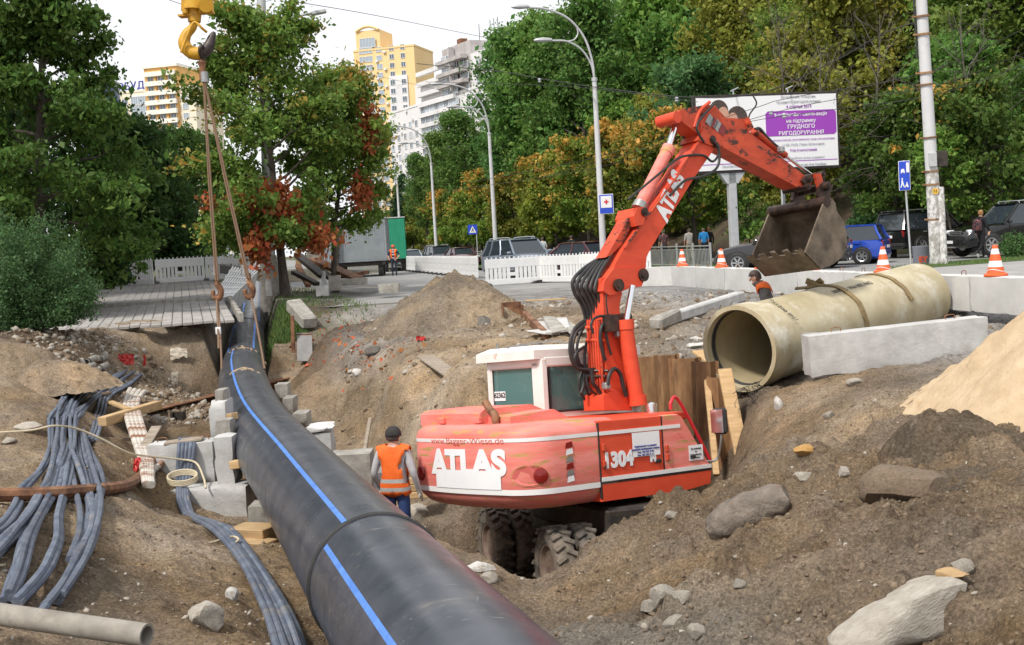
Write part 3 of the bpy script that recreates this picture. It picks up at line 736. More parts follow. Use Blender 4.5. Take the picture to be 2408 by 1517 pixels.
# --- shrubs
def shrub(name, px, py, d, w, h, n, leaf, colr, seed, label, autumn=0.0):
    rng = np.random.default_rng(seed); wood = MB(); ends = []
    for i in range(46):
        az = rng.uniform(0, 6.28); e = rng.uniform(.35, 1.45)
        dd = Vector((math.cos(az)*math.cos(e), math.sin(az)*math.cos(e), math.sin(e)))
        L = 1/math.sqrt((math.cos(e)/w)**2+(math.sin(e)/h)**2)*rng.uniform(.75, 1.05)
        br = bend(Vector((rng.normal()*.12, rng.normal()*.12, -.1)), dd, L, 5, rng, .2, .1)
        wood.tube(br, [.02, .016, .012, .009, .006, .003], 4, caps=False)
        for k in (2, 3, 4, 5):
            for s in range(3):
                o = bend(br[k], (dd+Vector(rng.normal(size=3))*.7), L*.22, 2, rng, .2, .2); ends += [o[1], o[2]]
    E = np.array([list(e) for e in ends]); pk = rng.integers(0, len(E), n)
    cen = E[pk]+rng.normal(size=(n, 3))*.085*w; cen[:, 2] = np.abs(cen[:, 2])
    me = leaves_mesh(name, cen, leaf, rng, -.3, rng.uniform(.25, .8, len(E))[pk], rng.uniform(0, .6, len(E))[pk])
    b = PZ(px, py, 0) if d is None else P(px, py, d)
    r = empty(name, (b.x, b.y, b.z), 0, label, 'shrub')
    wo = wood.build('stems', M['bark'], r); c = mesh_obj('foliage', me, r); c.color = (*colr, autumn)
    return r
shrub('round_shrub', 78, 770, 26.5, 1.25, 2.5, 44000, .055, (.055, .105, .04), 5, 'round fine-leaved green shrub at the left edge above the pit', .05)
shrub('round_shrub', 248, 672, 36, .8, 1.3, 7000, .10, (.022, .05, .016), 6, 'dark low shrub at the left end of the white barrier fence')
shrub('round_shrub', 420, 640, 58, 2.0, 2.3, 8000, .16, (.03, .07, .02), 8, 'green bushes behind the white barrier fence on the path', .1)
shrub('round_shrub', 2390, 608, 41, .7, .9, 3000, .08, (.05, .10, .03), 9, 'small green bush at the far right behind the traffic cone')
shrub('round_shrub', 2058, 560, 58, 1.3, 1.9, 4000, .16, (.04, .09, .03), 10, 'leafy bush behind the blue hatchback', .1)
# --- prototypes for the street and the hill
lin = [tree_meshes('street_lime_crown', s, 8.2, 2.1, ell(2.5, .4), 26, 7, 15000, .22, .27, .15, 1.0, up=.2) for s in (31, 32, 33)]
hil = [tree_meshes('hill_tree_crown', s, 11.0, 1.6, ell(3.9, .5), 30, 8, 15000, .28, .42, .2, .45, up=.3) for s in (41, 42, 43, 44)]
feath = tree_meshes('locust_crown', 51, 12.0, 2.0, ell(3.4, .55), 34, 9, 20000, .22, .33, .18, .2, up=.45, elev=(.3, 1.2))
popl = tree_meshes('poplar_crown', 61, 13, 1.0, ell(1.5, .4), 40, 6, 12000, .22, .2, .15, .1, up=.9, elev=(.7, 1.3))
bare = [tree_meshes('bare', s, 8.5, 1.0, ell(3.4, .5), 26, 6, 0, .1, .1, .07, bare=True, bark='bark_pale', up=.35) for s in (71, 72)]

# hillside
hs_, ht_ = np.meshgrid(np.linspace(-45, 300, 70), np.concatenate([np.linspace(7, 60, 40), [75, 95, 130, 200]]))
def hill_base(s): return 9.0 + np.clip((12-s)*.75, 0, 14)
def hill_z(s, t):
    h = np.clip(t-hill_base(s), 0, 200)
    return np.where(h <= 0, -.05, .58*np.minimum(h, 30)+.06*np.clip(h-30, 0, 100)-.0) + np.where(h > 0, .1, 0)
HX = L1.x+LV.x*hs_+LN.x*ht_; HY = L1.y+LV.y*hs_+LN.y*ht_; HZ = hill_z(hs_, ht_) + (fbm(HX, HY, 6, 8, 3)-.5)*.7*(ht_ > hill_base(hs_)+1)
ih = np.arange(HX.size).reshape(HX.shape)
M['forest_floor'] = mat('forest_floor', (.05, .035, .022), (.11, .08, .05), .95, scale=.8, bump=.1, bscale=3, c3=(.05, .075, .02), scale3=.3, lo3=.5, hi3=.6)
hm = np_mesh('hillside', np.stack([HX, HY, HZ], -1).reshape(-1, 3), np.stack([ih[:-1, :-1], ih[:-1, 1:], ih[1:, 1:], ih[1:, :-1]], -1).reshape(-1, 4)[:, ::-1], M['forest_floor'], True)
tag(mesh_obj('hillside', hm), 'steep wooded slope behind the street', None, None, 'structure')
def hz1(s, t): return float(hill_z(np.float64(s), np.float64(t)))
rr = random.Random(4)
ordw = ['first', 'second', 'third', 'fourth', 'fifth', 'sixth', 'seventh', 'eighth', 'ninth', 'tenth', 'eleventh', 'twelfth', 'thirteenth', 'fourteenth', 'fifteenth', 'sixteenth', 'seventeenth', 'eighteenth', 'nineteenth', 'twentieth', 'twenty-first', 'twenty-second', 'twenty-third', 'twenty-fourth', 'twenty-fifth', 'twenty-sixth', 'twenty-seventh', 'twenty-eighth', 'twenty-ninth', 'thirtieth', 'thirty-first', 'thirty-second']
i = 0
for s in (3, 9.5, 16, 22.5, 29, 35.5, 42, 49, 56, 63, 71, 80, 90, 102, 116, 132):
    q = RD(s+rr.uniform(-.6, .6), 5.6+rr.uniform(-.4, .6))
    place_tree('street_lime_tree', lin[i % 3], q, rr.uniform(.86, 1.04), rr.uniform(0, 6.28), (rr.uniform(.09, .125), rr.uniform(.125, .16), .022), rr.uniform(.34, .48),
               'lime tree with orange-tipped crown, %s along the street from the billboard' % ordw[i], 'tree', 'lime trees along the far pavement'); i += 1
for s in (-2.5, -6.5):
    q = RD(s, 10.5+rr.uniform(0, 1)-s*.6)
    place_tree('street_lime_tree', lin[i % 3], q, .9, rr.uniform(0, 6.28), (.06, .10, .02), .25, 'dark lime tree behind the billboard' if s > -5 else 'dark lime tree right of the billboard post', 'tree', 'lime trees along the far pavement'); i += 1
# young tree between billboard post and bucket
young = tree_meshes('young_crown', 91, 3.6, 1.2, ell(1.1, .5), 14, 6, 2600, .16, .17, .05, .8)
q = P(1765, 600, 51); place_tree('young_tree', young, (q.x, q.y, .05), 1.0, 0, (.09, .15, .03), .4, 'young tree with yellow-green crown beside the billboard post')
q = P(2245, 590, 48.5); y2 = tree_meshes('young_crown', 92, 5.4, 2.3, ell(1.25, .45), 18, 6, 4200, .16, .18, .05, .2)
place_tree('young_tree', y2, (q.x, q.y, .05), 1.0, 0, (.11, .19, .035), .05, 'bright light green young tree behind the concrete pole')
pal = [((.075, .145, .03), .05), ((.115, .20, .04), .10), ((.055, .115, .04), 0), ((.145, .205, .04), .16), ((.10, .145, .028), .33), ((.16, .17, .03), .40), ((.05, .10, .028), .05)]
names = ['deep green', 'fresh green', 'bluish green', 'yellow-green', 'orange-tinged', 'orange and yellow', 'dark green']
row = 0
for t0 in (10.5, 16, 22, 28.5, 35.5):
    k = 0; s = -24 + row*2.5
    while s < 150:
        ss = s+rr.uniform(-1.8, 1.8); tt = t0+float(hill_base(np.float64(ss)))-9.0+rr.uniform(-1.5, 1.5)
        q = RD(ss, tt); ci = rr.randrange(7)
        if ss < 8 and row < 2: ci = rr.choice([0, 2, 6, 6, 4])
        d = q.y
        pxx = 1204+q.x/q.y*2835
        if -200 < pxx-1204 < 1550 or s > 40:
            me = rr.choice(hil + ([feath] if s > 20 else hil)) 
            if ss > 38 and row in (1, 2) and rr.random() < .5: me = feath; ci = 0
            sc = rr.uniform(.85, 1.12)*(.85 if row == 0 else 1.0)*(1.22 if 20 < ss < 62 and row > 0 else .92 if ss >= 75 else 1.0)
            place_tree('hill_tree', me, (q.x, q.y, hz1(ss, tt)-.2), sc, rr.uniform(0, 6.28), pal[ci][0], pal[ci][1],
                       '%s tree on the slope, %s row up, %s from the right' % (names[ci], ordw[row], ordw[k]), 'tree', 'trees on the wooded slope', sz=sc*rr.uniform(.95, 1.15)); k += 1
        s += 6.4+rr.uniform(-.5, .8)
    row += 1
for (px, d, sc, cc, lb) in ((1005, 135, .80, (.07, .125, .03), 'green tree low on the slope left of the white block foot'), (1058, 130, .95, (.085, .14, .03), 'green tree on the slope below the white block'), (1108, 122, 1.05, (.075, .135, .03), 'green tree on the slope right below the white block'), (1222, 97, 1.28, (.07, .15, .04), 'tall green tree right of the white block'), (1262, 94, 1.3, (.08, .155, .035), 'tall green tree behind the second street lamp'), (1325, 90, 1.35, (.095, .17, .035), 'tall green tree behind the nearest lamp arm'), (1385, 86, 1.35, (.08, .15, .035), 'tall feathery green tree reaching the top edge')):
    q = P(px, 560, d); place_tree('locust_tree', feath, (q.x, q.y, 2.5), sc, px*.37, cc, .04, lb, 'tree', 'tall trees at the left end of the slope')
for (px, d, z, sc, lb) in ((1945, 52, 1.5, 1.0, 'bare grey-branched tree right of the billboard'), (2070, 53, 2.0, 1.1, 'bare grey-branched tree behind the blue parking sign'), (2290, 50, 1.5, 1.05, 'bare grey-branched tree behind the black off-road cars'), (1860, 55, 3.5, 1.0, 'bare grey-branched tree above the billboard corner')):
    q = P(px, 560, d); place_tree('bare_tree', bare[px % 2], (q.x, q.y, z), sc, px*.7, label=lb)
for (px, d, sc, lb) in ((897, 150, 1.0, 'left one of two narrow dark poplars in front of the yellow tower'), (925, 146, .92, 'right one of two narrow dark poplars in front of the yellow tower')):
    q = P(px, 600, d); place_tree('poplar_tree', popl, (q.x, q.y, 0), sc, px, (.03, .065, .03), 0, lb)
# trees beyond the fence on the path
for (px, d, sc, me, cc, lb) in ((318, 56, .72, hil[1], (.035, .07, .018), 'dark tree standing behind the shrub and the white barrier'), (470, 66, .75, hil[2], (.085, .15, .035), 'bright green tree at the far end of the footpath'),
                                (395, 75, .85, hil[0], (.05, .11, .03), 'green tree far behind the white barrier on the path'), (560, 80, .8, lin[0], (.07, .13, .03), 'green tree behind the grey pole far down the path'),
                                (-60, 40, .9, hil[3], (.03, .06, .015), 'dark tree at the left edge behind the lime tree'), (245, 55, .8, hil[0], (.035, .075, .02), 'shaded tree left of the path beyond the lime tree')):
    q = P(px, 640, d); place_tree('garden_tree', me, (q.x, q.y, .5), sc, px*.3, cc, .05, lb, 'tree', 'trees beside the footpath')
# grass tufts and fallen leaves
def blades(name, pts, h, m, label):
    rng = np.random.default_rng(5); n = len(pts); p = np.array(pts)
    a = rng.uniform(0, 6.28, n); w = h*.09; hh = h*rng.uniform(.4, 1.2, n)
    dx = np.cos(a)*w; dy = np.sin(a)*w; lx = rng.normal(size=n)*h*.3; ly = rng.normal(size=n)*h*.3
    v = np.stack([p+np.stack([-dx, -dy, 0*dx], 1), p+np.stack([dx, dy, 0*dx], 1), p+np.stack([lx, ly, hh], 1)], 1).reshape(-1, 3)
    me = np_mesh(name, v, np.arange(3*n).reshape(n, 3), M[m])
    return tag(mesh_obj(name, me), label, None, None, 'stuff')
M['blade'] = mat('grass_blade', (.05, .11, .018), (.11, .17, .035), .7, scale=2)
gp = []
for _ in range(9000):
    s = rr.uniform(-7, -3.0); d = rr.uniform(28.4, 50); q = on_path(d, s); gp.append((q.x, q.y, Hh(q.x, q.y)))
for _ in range(5000):
    q = P(rr.uniform(625, 720), rr.uniform(700, 800), 33+rr.uniform(-.8, 3)); gp.append((q.x, q.y, Hh(q.x, q.y)))
for _ in range(1500):
    d = rr.uniform(31, 46); q = on_path(d, 2.2+rr.uniform(0, 3.6)); gp.append((q.x, q.y, Hh(q.x, q.y)))
blades('grass', gp, .16, 'blade', 'thin grass beside the footpath and around the pole')
gp = []
for _ in range(6000):
    q = Vector((rr.uniform(11.6, 24), rr.uniform(36.4, 41.4), 0))
    if 36.0+(q.x-12.6)*.40 < q.y < 36.9+(q.x-11.6)*.42+1: gp.append((q.x, q.y, .14))
blades('grass', gp, .10, 'blade', 'short grass beside the concrete pole')
# ================================================================== buildings
def glass_mat(name, c, rough=.08):
    return mat(name, c, None, rough, spec=.9)
M['pane'] = glass_mat('window_glass', (.10, .13, .17))
M['pane_light'] = glass_mat('pale_window_glass', (.34, .40, .46))
M['frame'] = mat('window_frame', (.72, .72, .72), None, .5)
M['cladding'] = mat('pale_cladding', (.68, .665, .675), (.75, .735, .74), .85, scale=.15, c3=(.50, .48, .48), scale3=.08)
M['cladding_green'] = mat('greenish_cladding', (.42, .46, .43), None, .85)
M['dirty_panel'] = mat('dirty_panel', (.36, .33, .32), (.5, .47, .46), .9, scale=.4)
M['yellow_wall'] = mat('yellow_render', (.80, .56, .27), (.84, .61, .31), .85, scale=.1)
M['cream_wall'] = mat('cream_render', (.78, .70, .55), (.82, .75, .61), .85, scale=.1)
M['orange_wall'] = mat('orange_render', (.68, .40, .14), None, .85)
M['cream_balcony'] = mat('cream_balcony', (.84, .80, .72), None, .8)
M['office_panel'] = mat('grey_mauve_panel', (.36, .335, .35), (.43, .40, .42), .7, scale=.3)
M['blue_glass'] = mat('blue_curtain_wall', (.012, .04, .13), (.02, .06, .17), .12, scale=.2, spec=.9)
M['sign_blue'] = mat('sign_blue', (.05, .06, .30), None, .5)
_win = {}
def win_mesh(w, h, pane='pane', mull=1):
    k = (round(w, 2), round(h, 2), pane, mull)
    if k not in _win:
        b = MB(); t = .12; b.cur = 0                       # local: x along facade, y outwards, z up
        b.box((0, .03, h/2), (w, .10, t)); b.box((0, .03, -h/2), (w+.15, .16, t))
        b.box((-w/2, .03, 0), (t, .10, h)); b.box((w/2, .03, 0), (t, .10, h))
        for i in range(mull): b.box((-w/2+w*(i+1)/(mull+1), .02, 0), (t*.8, .08, h))
        b.cur = 1; b.box((0, -.02, 0), (w, .04, h))
        o = b.build('window', [M['frame'], M[pane]]); _win[k] = o.data; o.data.transform(Matrix.Translation(o.location)); bpy.data.objects.remove(o)
    return _win[k]
class Facade:
    """a building whose front runs from A to B (ground points, seen from the camera left to right)."""
    def __init__(s, name, A, B, depth, h, wall, label, z0=-2):
        s.A = Vector((A[0], A[1], 0)); d = Vector((B[0]-A[0], B[1]-A[1], 0)); s.L = d.length; rz = math.atan2(d.y, d.x)
        s.root = empty(name, s.A, rz, label, 'building'); s.h = h
        b = MB(); b.box((s.L/2, depth/2, (h+z0)/2), (s.L, depth, h-z0)); b.box((s.L/2, depth/2, h+.3), (s.L+.3, depth+.3, .6)); s.wall = b.build('wall', wall, s.root)
    def win(s, x, z, w, h, pane='pane', mull=1, y=0.0):
        o = mesh_obj('window', win_mesh(w, h, pane, mull), s.root, (x, y-.05, z)); o.rotation_euler = (0, 0, math.pi); return o
    def box(s, name, x, y, z, sx, sy, sz, m, bev=0.0):
        b = MB(); b.box((x, y, z), (sx, sy, sz), None, bev); return b.build(name, M[m] if isinstance(m, str) else m, s.root)
rb = random.Random(11)
# --- pale panel block on the hill
A = P(935, 600, 352); B = P(1185, 600, 296)
f = Facade('apartment_block', A, B, 16, 40.5, M['cladding'], 'tall pale grey panel apartment block with stepped roof and glazed balconies')
fh = 2.8
for (x0, x1, ht) in ((18, 40, 6.0), (36, 52, 12.5), (52, 64, 9.0)):
    f.box('roof_tower', (x0+x1)/2, 8, 40.5+ht/2, x1-x0, 15.2, ht, 'cladding' if x0 < 30 or x0 > 50 else 'dirty_panel')
for k in range(15):
    z = 1.2+fh*k+1.2
    for (x, w, mu, p) in ((1.7, 2.6, 2, 'pane_light'), (6.2, 1.7, 1, 'pane'), (10.6, 1.5, 1, 'pane'), (14.4, 1.7, 1, 'pane'), (18.4, 1.7, 1, 'pane')):
        if z < 38.5 and k > 3: f.win(x, z, w, 1.6, rb.choice([p, 'pane', 'pane_light']), mu)
for k in range(18):
    z = 1.2+fh*k+1.2
    if k < 5: continue
    x = 22.5
    while x < 43 if k < 16 else x < 42:
        if k < 14 or 36 < x < 50: f.win(x+1.4, z, 2.75, 1.7, rb.choice(['pane', 'pane_light', 'pane_light']), 2, -.35)
        x += 2.9
    f.box('balcony_rail', 33, -.55, z-1.45, 22, 1.0, 1.1, 'cladding')
    if k < 17: f.win(50.5, z, 1.7, 1.6, 'pane', 1); f.win(56.5, z, 1.7, 1.6, 'pane_light', 1)
for z in (43.2, 46.0, 49.2): f.box('loggia_slab', 43.5, -.9, z, 15, 1.8, 1.0, 'dirty_panel')
f.box('loggia_divider', 43.5, -.7, 47, .4, 1.6, 11, 'dirty_panel')
for x in (39, 44, 48): f.win(x, 45, 2.2, 1.6, 'pane', 1); f.win(x, 48, 2.2, 1.6, 'pane', 1)
f.box('roof_equipment', 41, 4, 54, 2.2, 2, 2.4, 'rust'); 
for x in (47, 53, 55, 57): f.box('antenna', x, 6, 55, .18, .18, 6, 'steel')
for k in range(13):
    f.box('air_conditioner', rb.choice([4.2, 8.5, 12.6, 16.4, 53.5]), -.3, 12+k*2.8, .9, .5, .65, 'frame')
# --- yellow tower
A = P(862, 600, 402); B = P(1003, 600, 396)
f = Facade('apartment_tower', A, B, 18, 67, M['yellow_wall'], 'tall yellow and white apartment tower with a curved top')
f.box('raised_gable', 5.2, 6, 70.2, 8.6, 11, 7, M['yellow_wall'])
b = MB(); b.tube([Vector((1.2+8*i/12, .3, 73.6+1.3*math.sin(math.pi*i/12))) for i in range(13)], .5, 6); b.build('arched_pediment', M['yellow_wall'], f.root)
f.box('white_bay', 4.3, -.7, 23, 6.6, 1.6, 46, 'cream_balcony'); f.box('white_bay', 15.3, -.25, 28, 6.4, .5, 60, 'cladding')
for k in range(24):
    z = 1.5+fh*k+1.2
    if k < 3: continue
    f.win(9.0, z, 1.9, 1.6, 'pane_light', 1)
    f.win(13.4, z, 1.6, 1.6, 'pane', 1, -.5 if z < 57 else 0); f.win(17.3, z, 1.5, 1.6, 'pane', 1, -.5 if z < 57 else 0)
    if z < 46: f.win(4.3, z, 5.6, 1.8, 'pane_light', 4, -1.5)
    else: f.win(4.3, z, 4.6, 1.8, 'pane_light', 3)
    if k % 4 == 1 and z < 46: f.box('yellow_band', 4.3, -1.62, z-1.6, 6.6, .3, .9, 'yellow_wall')
    f.box('air_conditioner', 11 if k % 2 else 8.2, -.4, z-1.0, .9, .5, .65, 'frame')
f.win(5.2, 69.6, 5.4, 3.0, 'pane_light', 4)
# --- pale block with orange loggias and roof lettering
A = P(292, 600, 346); B = P(486, 600, 340)
f = Facade('apartment_house', A, B, 16, 50, M['cream_wall'], 'cream apartment house with orange loggias and blue roof lettering')
px = lambda x: (x-292)*f.L/194
f.box('loggia_tower', px(412), 7.6, 27.2, px(450)-px(374)+.0, 16, 58.4, 'orange_wall')
for k in range(21):
    z = 2.65*k+1.6
    if z < 2: continue
    f.box('balcony_front', px(412), -1.1, z-.2, px(448)-px(377), 1.0, 1.25, 'cream_balcony')
    if k < 20:
        for q_ in (388, 412, 436): f.win(px(q_), z+1.25, 1.7, 1.3, 'pane', 1, -.42)
        for q_ in (400, 424): f.box('loggia_pier', px(q_), -.75, z+1.2, .55, .55, 1.5, 'orange_wall')
    if k > 17: continue
    f.win(px(463), z+.9, 1.6, 1.5, 'pane_light', 1)
    f.win(px(348), z+.9, 2.2, 2.2, 'pane_light', 2, -.6); f.win(px(364), z+.9, 2.2, 2.2, 'pane_light', 2, -.6); f.win(px(322), z+.9, 1.7, 1.5, 'pane', 1)
f.box('glazed_bay', px(356), -.3, 25, px(374)-px(338), .5, 48, 'cladding')
f.box('cornice', px(412), 7.6, 56.6, px(452)-px(371), 17, .8, 'cream_balcony')
def text_mesh(txt, size, depth=.01, bold=0.0, align='CENTER', shear=0.0, spacing=1.0):
    c = bpy.data.curves.new('lettering', 'FONT'); c.body = txt; c.size = size; c.extrude = depth; c.offset = bold; c.align_x = align; c.shear = shear; c.space_character = spacing
    o = bpy.data.objects.new('lettering', c); col.objects.link(o); dg = bpy.context.evaluated_depsgraph_get()
    me = bpy.data.meshes.new_from_object(o.evaluated_get(dg)); bpy.data.objects.remove(o); bpy.data.curves.remove(c); return me
def text_on(txt, size, m, parent, loc, rot, depth=.004, bold=0.0, align='CENTER', shear=0.0, name='lettering', spacing=1.0):
    me = text_mesh(txt, size, depth, bold, align, shear, spacing); me.materials.clear(); me.materials.append(M[m] if isinstance(m, str) else m)
    o = mesh_obj(name, me, parent); o.location = loc; o.rotation_euler = rot; return o
text_on('УКРБУД', 2.9, 'sign_blue', f.root, (px(322), .5, 51.0), (R(90), 0, 0), .1, .05, spacing=1.12)
f.box('sign_rail', px(322), .8, 50.6, 15, .15, .2, 'steel')
# --- round blue glass building
q = P(262, 600, 300)
rt = empty('glass_building', (q.x, q.y, 0), 0, 'round dark blue glass building peeking out beside the lime tree', 'building')
b = MB(); b.lathe([(5.0, -2), (5.0, 45.5), (0.01, 45.6)], n=40); b.build('curtain_wall', M['blue_glass'], rt)
b = MB(); b.lathe([(5.15, 45.2), (5.3, 46.4), (4.9, 46.6), (4.9, 45.4)], n=40); b.build('roof_rim', M['steel'], rt)
for k in range(14): b = MB(); b.lathe([(5.03, 3.2*k), (5.06, 3.2*k+.12), (5.03, 3.2*k+.24)], n=32); b.build('floor_band', M['sign_blue'], rt)
# --- grey office building at the left edge
f = Facade('office_building', (-17.6, 38.5, 0), (-26.8, 62, 0), 20, 26, M['office_panel'], 'grey-mauve panelled office building at the left edge')
# its front faces the street (towards +x): Facade runs from the far end to the near end
for k in range(7):
    for i in range(9): f.win(1.6+i*2.75, 2.0+k*3.4, 1.25, 2.2, 'pane', 0)
    f.box('string_course', f.L/2, -.06, 3.9+k*3.4, f.L, .12, .16, 'cladding')
# distant pale house seen under the trees at the end of the path
A = P(505, 640, 150); B = P(560, 640, 150)
f = Facade('distant_house', A, B, 8, 12, M['cream_wall'], 'small cream house far behind the footpath')
for k in range(4):
    for x in (.8, 2.1): f.win(x, 1.5+k*2.8, .9, 1.5, 'pane', 1)
def ordinal(k): return ['first','second','third','fourth','fifth','sixth','seventh','eighth','ninth','tenth','eleventh','twelfth','thirteenth','fourteenth','fifteenth','sixteenth','seventeenth','eighteenth','nineteenth','twentieth','twenty-first','twenty-second','twenty-third','twenty-fourth','twenty-fifth','twenty-sixth','twenty-seventh'][k-1]
# ================================================================== the building site
def proj(p):
    v = Vector(p)-EYE; d = v.dot(FWD); return (CX+FPX*v.dot(RGT)/d, CY-FPX*v.dot(UPV)/d)
def GH(x, y, off=0.0, d0=4.0, d1=45.0):
    """where the view ray through (x, y) meets the soil."""
    d = d0
    while d < d1:
        p = P(x, y, d)
        if p.z < Hh(p.x, p.y): break
        d += .08
    p = P(x, y, d); return Vector((p.x, p.y, Hh(p.x, p.y)+off))
# ---- black plastic main
def pipe_material():
    m = mat('black_polyethylene', (.032, .037, .052), (.060, .067, .085), .38, scale=2.5, spec=.5, c3=(.16, .145, .125), scale3=1.1, lo3=.60, hi3=.80)
    n = m.node_tree.nodes; l = m.node_tree.links; b = n['Principled BSDF']; src = b.inputs['Base Color'].links[0].from_socket
    tc = n.new('ShaderNodeTexCoord'); last = src
    for (sc, rot, lo, hi, c) in (((.8, 30, 30), .5, .645, .72, (.36, .36, .37)), ((24, 1.2, 9), -.4, .655, .74, (.33, .32, .31)), ((5, 5, 5), 0, .62, .82, (.27, .24, .20))):
        mp = n.new('ShaderNodeMapping'); mp.inputs['Scale'].default_value = sc; mp.inputs['Rotation'].default_value = (0, 0, rot)
        l.new(tc.outputs['Object'], mp.inputs['Vector'])
        t = n.new('ShaderNodeTexNoise'); t.inputs['Scale'].default_value = 1.3; t.inputs['Detail'].default_value = 5; t.inputs['Roughness'].default_value = .6; l.new(mp.outputs['Vector'], t.inputs['Vector'])
        r = n.new('ShaderNodeMapRange'); r.inputs[1].default_value = lo; r.inputs[2].default_value = hi; r.inputs[4].default_value = .8; l.new(t.outputs['Fac'], r.inputs[0])
        tm_ = n.new('ShaderNodeTexNoise'); tm_.inputs['Scale'].default_value = 1.1; tm_.inputs['Detail'].default_value = 3; l.new(tc.outputs['Object'], tm_.inputs['Vector'])
        rm_ = n.new('ShaderNodeMapRange'); rm_.inputs[1].default_value = .40; rm_.inputs[2].default_value = .60; l.new(tm_.outputs['Fac'], rm_.inputs[0])
        mu_ = n.new('ShaderNodeMath'); mu_.operation = 'MULTIPLY'; l.new(r.outputs[0], mu_.inputs[0]); l.new(rm_.outputs[0], mu_.inputs[1])
        mx = n.new('ShaderNodeMix'); mx.data_type = 'RGBA'; mx.inputs[7].default_value = (*c, 1); l.new(mu_.outputs[0], mx.inputs[0]); l.new(last, mx.inputs[6]); last = mx.outputs[2]
    l.new(last, b.inputs['Base Color'])
    rr_ = n.new('ShaderNodeMapRange'); rr_.inputs[3].default_value = .18; rr_.inputs[4].default_value = .42
    t = n.new('ShaderNodeTexNoise'); t.inputs['Scale'].default_value = 3; t.inputs['Detail'].default_value = 6; l.new(tc.outputs['Object'], t.inputs['Vector']); l.new(t.outputs['Fac'], rr_.inputs[0]); l.new(rr_.outputs[0], b.inputs['Roughness'])
    return m
M['pipe'] = pipe_material()
M['blue_stripe'] = mat('blue_stripe', (.055, .17, .55), (.10, .25, .62), .45, scale=6, c3=(.35, .38, .42), scale3=5, lo3=.6, hi3=.8)
ax = spline(pipe_axis, 24); RP = PIPE_D/2
def pipe_ring(i, r, a0=0, a1=2*math.pi, n=64):
    t = (ax[min(i+1, len(ax)-1)]-ax[max(i-1, 0)]).normalized(); side = t.cross(Vector((0, 0, 1))).normalized(); up = side.cross(t)
    c = ax[i]
    return [c+(up*math.cos(a0+(a1-a0)*k/n)-side*math.sin(a0+(a1-a0)*k/n))*r for k in range(n+(0 if abs(a1-a0) > 6.2 else 1))]
def axis_index(y_px, x_px):
    return min(range(len(ax)), key=lambda i: (proj(ax[i])[1]-y_px)**2)
i_ring = 43                                              # the weld at the third axis point
i_j = min(range(len(ax)), key=lambda i: abs((ax[i]-EYE).dot(FWD)-29.0)); i_k = min(range(len(ax)), key=lambda i: abs((ax[i]-EYE).dot(FWD)-37.0))
proot = empty('water_main', (ax[i_ring].x, ax[i_ring].y, ax[i_ring].z-RP), 0, 'huge black plastic pipe with blue stripe running through the pit', 'pipe')
for (a, b) in ((0, i_ring), (i_ring, i_j), (i_j, i_k), (i_k, len(ax)-1)):
    mb = MB(); mb.loft([pipe_ring(i, RP) for i in range(a, b+1)], caps=False); wpart(mb, 'pipe_section', M['pipe'], proot)
for (i, rr_) in ((i_ring, .016), (i_j, .016), (i_k, .012)):
    mb = MB(); t = (ax[i+1]-ax[i-1]).normalized()
    for o in (-rr_*1.1, rr_*1.1):
        ring = [p+t*o for p in pipe_ring(i, RP+.003)]; ring += [ring[0], ring[1]]
        mb.tube(ring, rr_, 8, caps=False)
    wpart(mb, 'weld_bead', M['black_rubber'], proot)
def stripe_angle(i, x):
    best = None
    for k in range(-160, 161):
        a = math.pi*k/160; q = pipe_ring(i, RP, a, a+.01, 1)[0]
        if (q-ax[i]).dot(EYE-q) < 0: continue
        e = abs(proj(q)[0]-x)
        if best is None or e < best[0]: best = (e, a)
    return best[1]
def stripe(i0, i1, ang, w=.040):
    mb = MB(); mb.loft([pipe_ring(i, RP+.002, ang-w, ang+w, 6) for i in range(i0, i1+1)], caps=False, closed=False); return wpart(mb, 'blue_stripe', M['blue_stripe'], proot)
s_near = stripe_angle(i_ring-14, 822); s_far = stripe_angle(i_ring+14, 800)
stripe(0, i_ring-1, .84); stripe(i_ring+1, i_j-1, .42); stripe(i_j+1, i_k-1, .75, .05); stripe(i_j+1, i_k-1, -.55, .05); stripe(i_k+1, len(ax)-2, .3, .05); stripe(i_k+1, len(ax)-2, -.8, .05)
# dried sand lying on the pipe
def sand_patch(i, w, l, seed, label):
    rng = np.random.default_rng(seed); mb = MB(); t = (ax[i+1]-ax[i-1]).normalized(); side = t.cross(Vector((0, 0, 1))).normalized()
    for k in range(26):
        u, v = rng.normal()*l, rng.normal()*w; s_ = rng.uniform(.02, .06)
        c = ax[i]+t*u+side*v; c.z += math.sqrt(max(RP**2-v*v, .01))+.004
        mb.lathe([(s_, -.01), (s_*.7, .008), (.001, .014)], c, (side*(v/RP)+Vector((0, 0, 1))), 8)
    return tag(mb.build('sand_patch', M['soil_plain']), label, None, None, 'stuff')
M['soil_plain'] = mat('dry_soil', (.30, .22, .145), (.40, .30, .20), .95, scale=12, bump=.01)
M['clod'] = mat('clod_soil', (.15, .11, .075), (.25, .185, .125), .95, scale=14, bump=.012, bscale=40, c3=(.09, .065, .045), scale3=6)
sand_patch(i_j, .25, .35, 1, 'dry sand lying on the pipe at the far weld'); sand_patch(i_ring+70, .15, .12, 2, 'small patch of dry sand on the pipe')

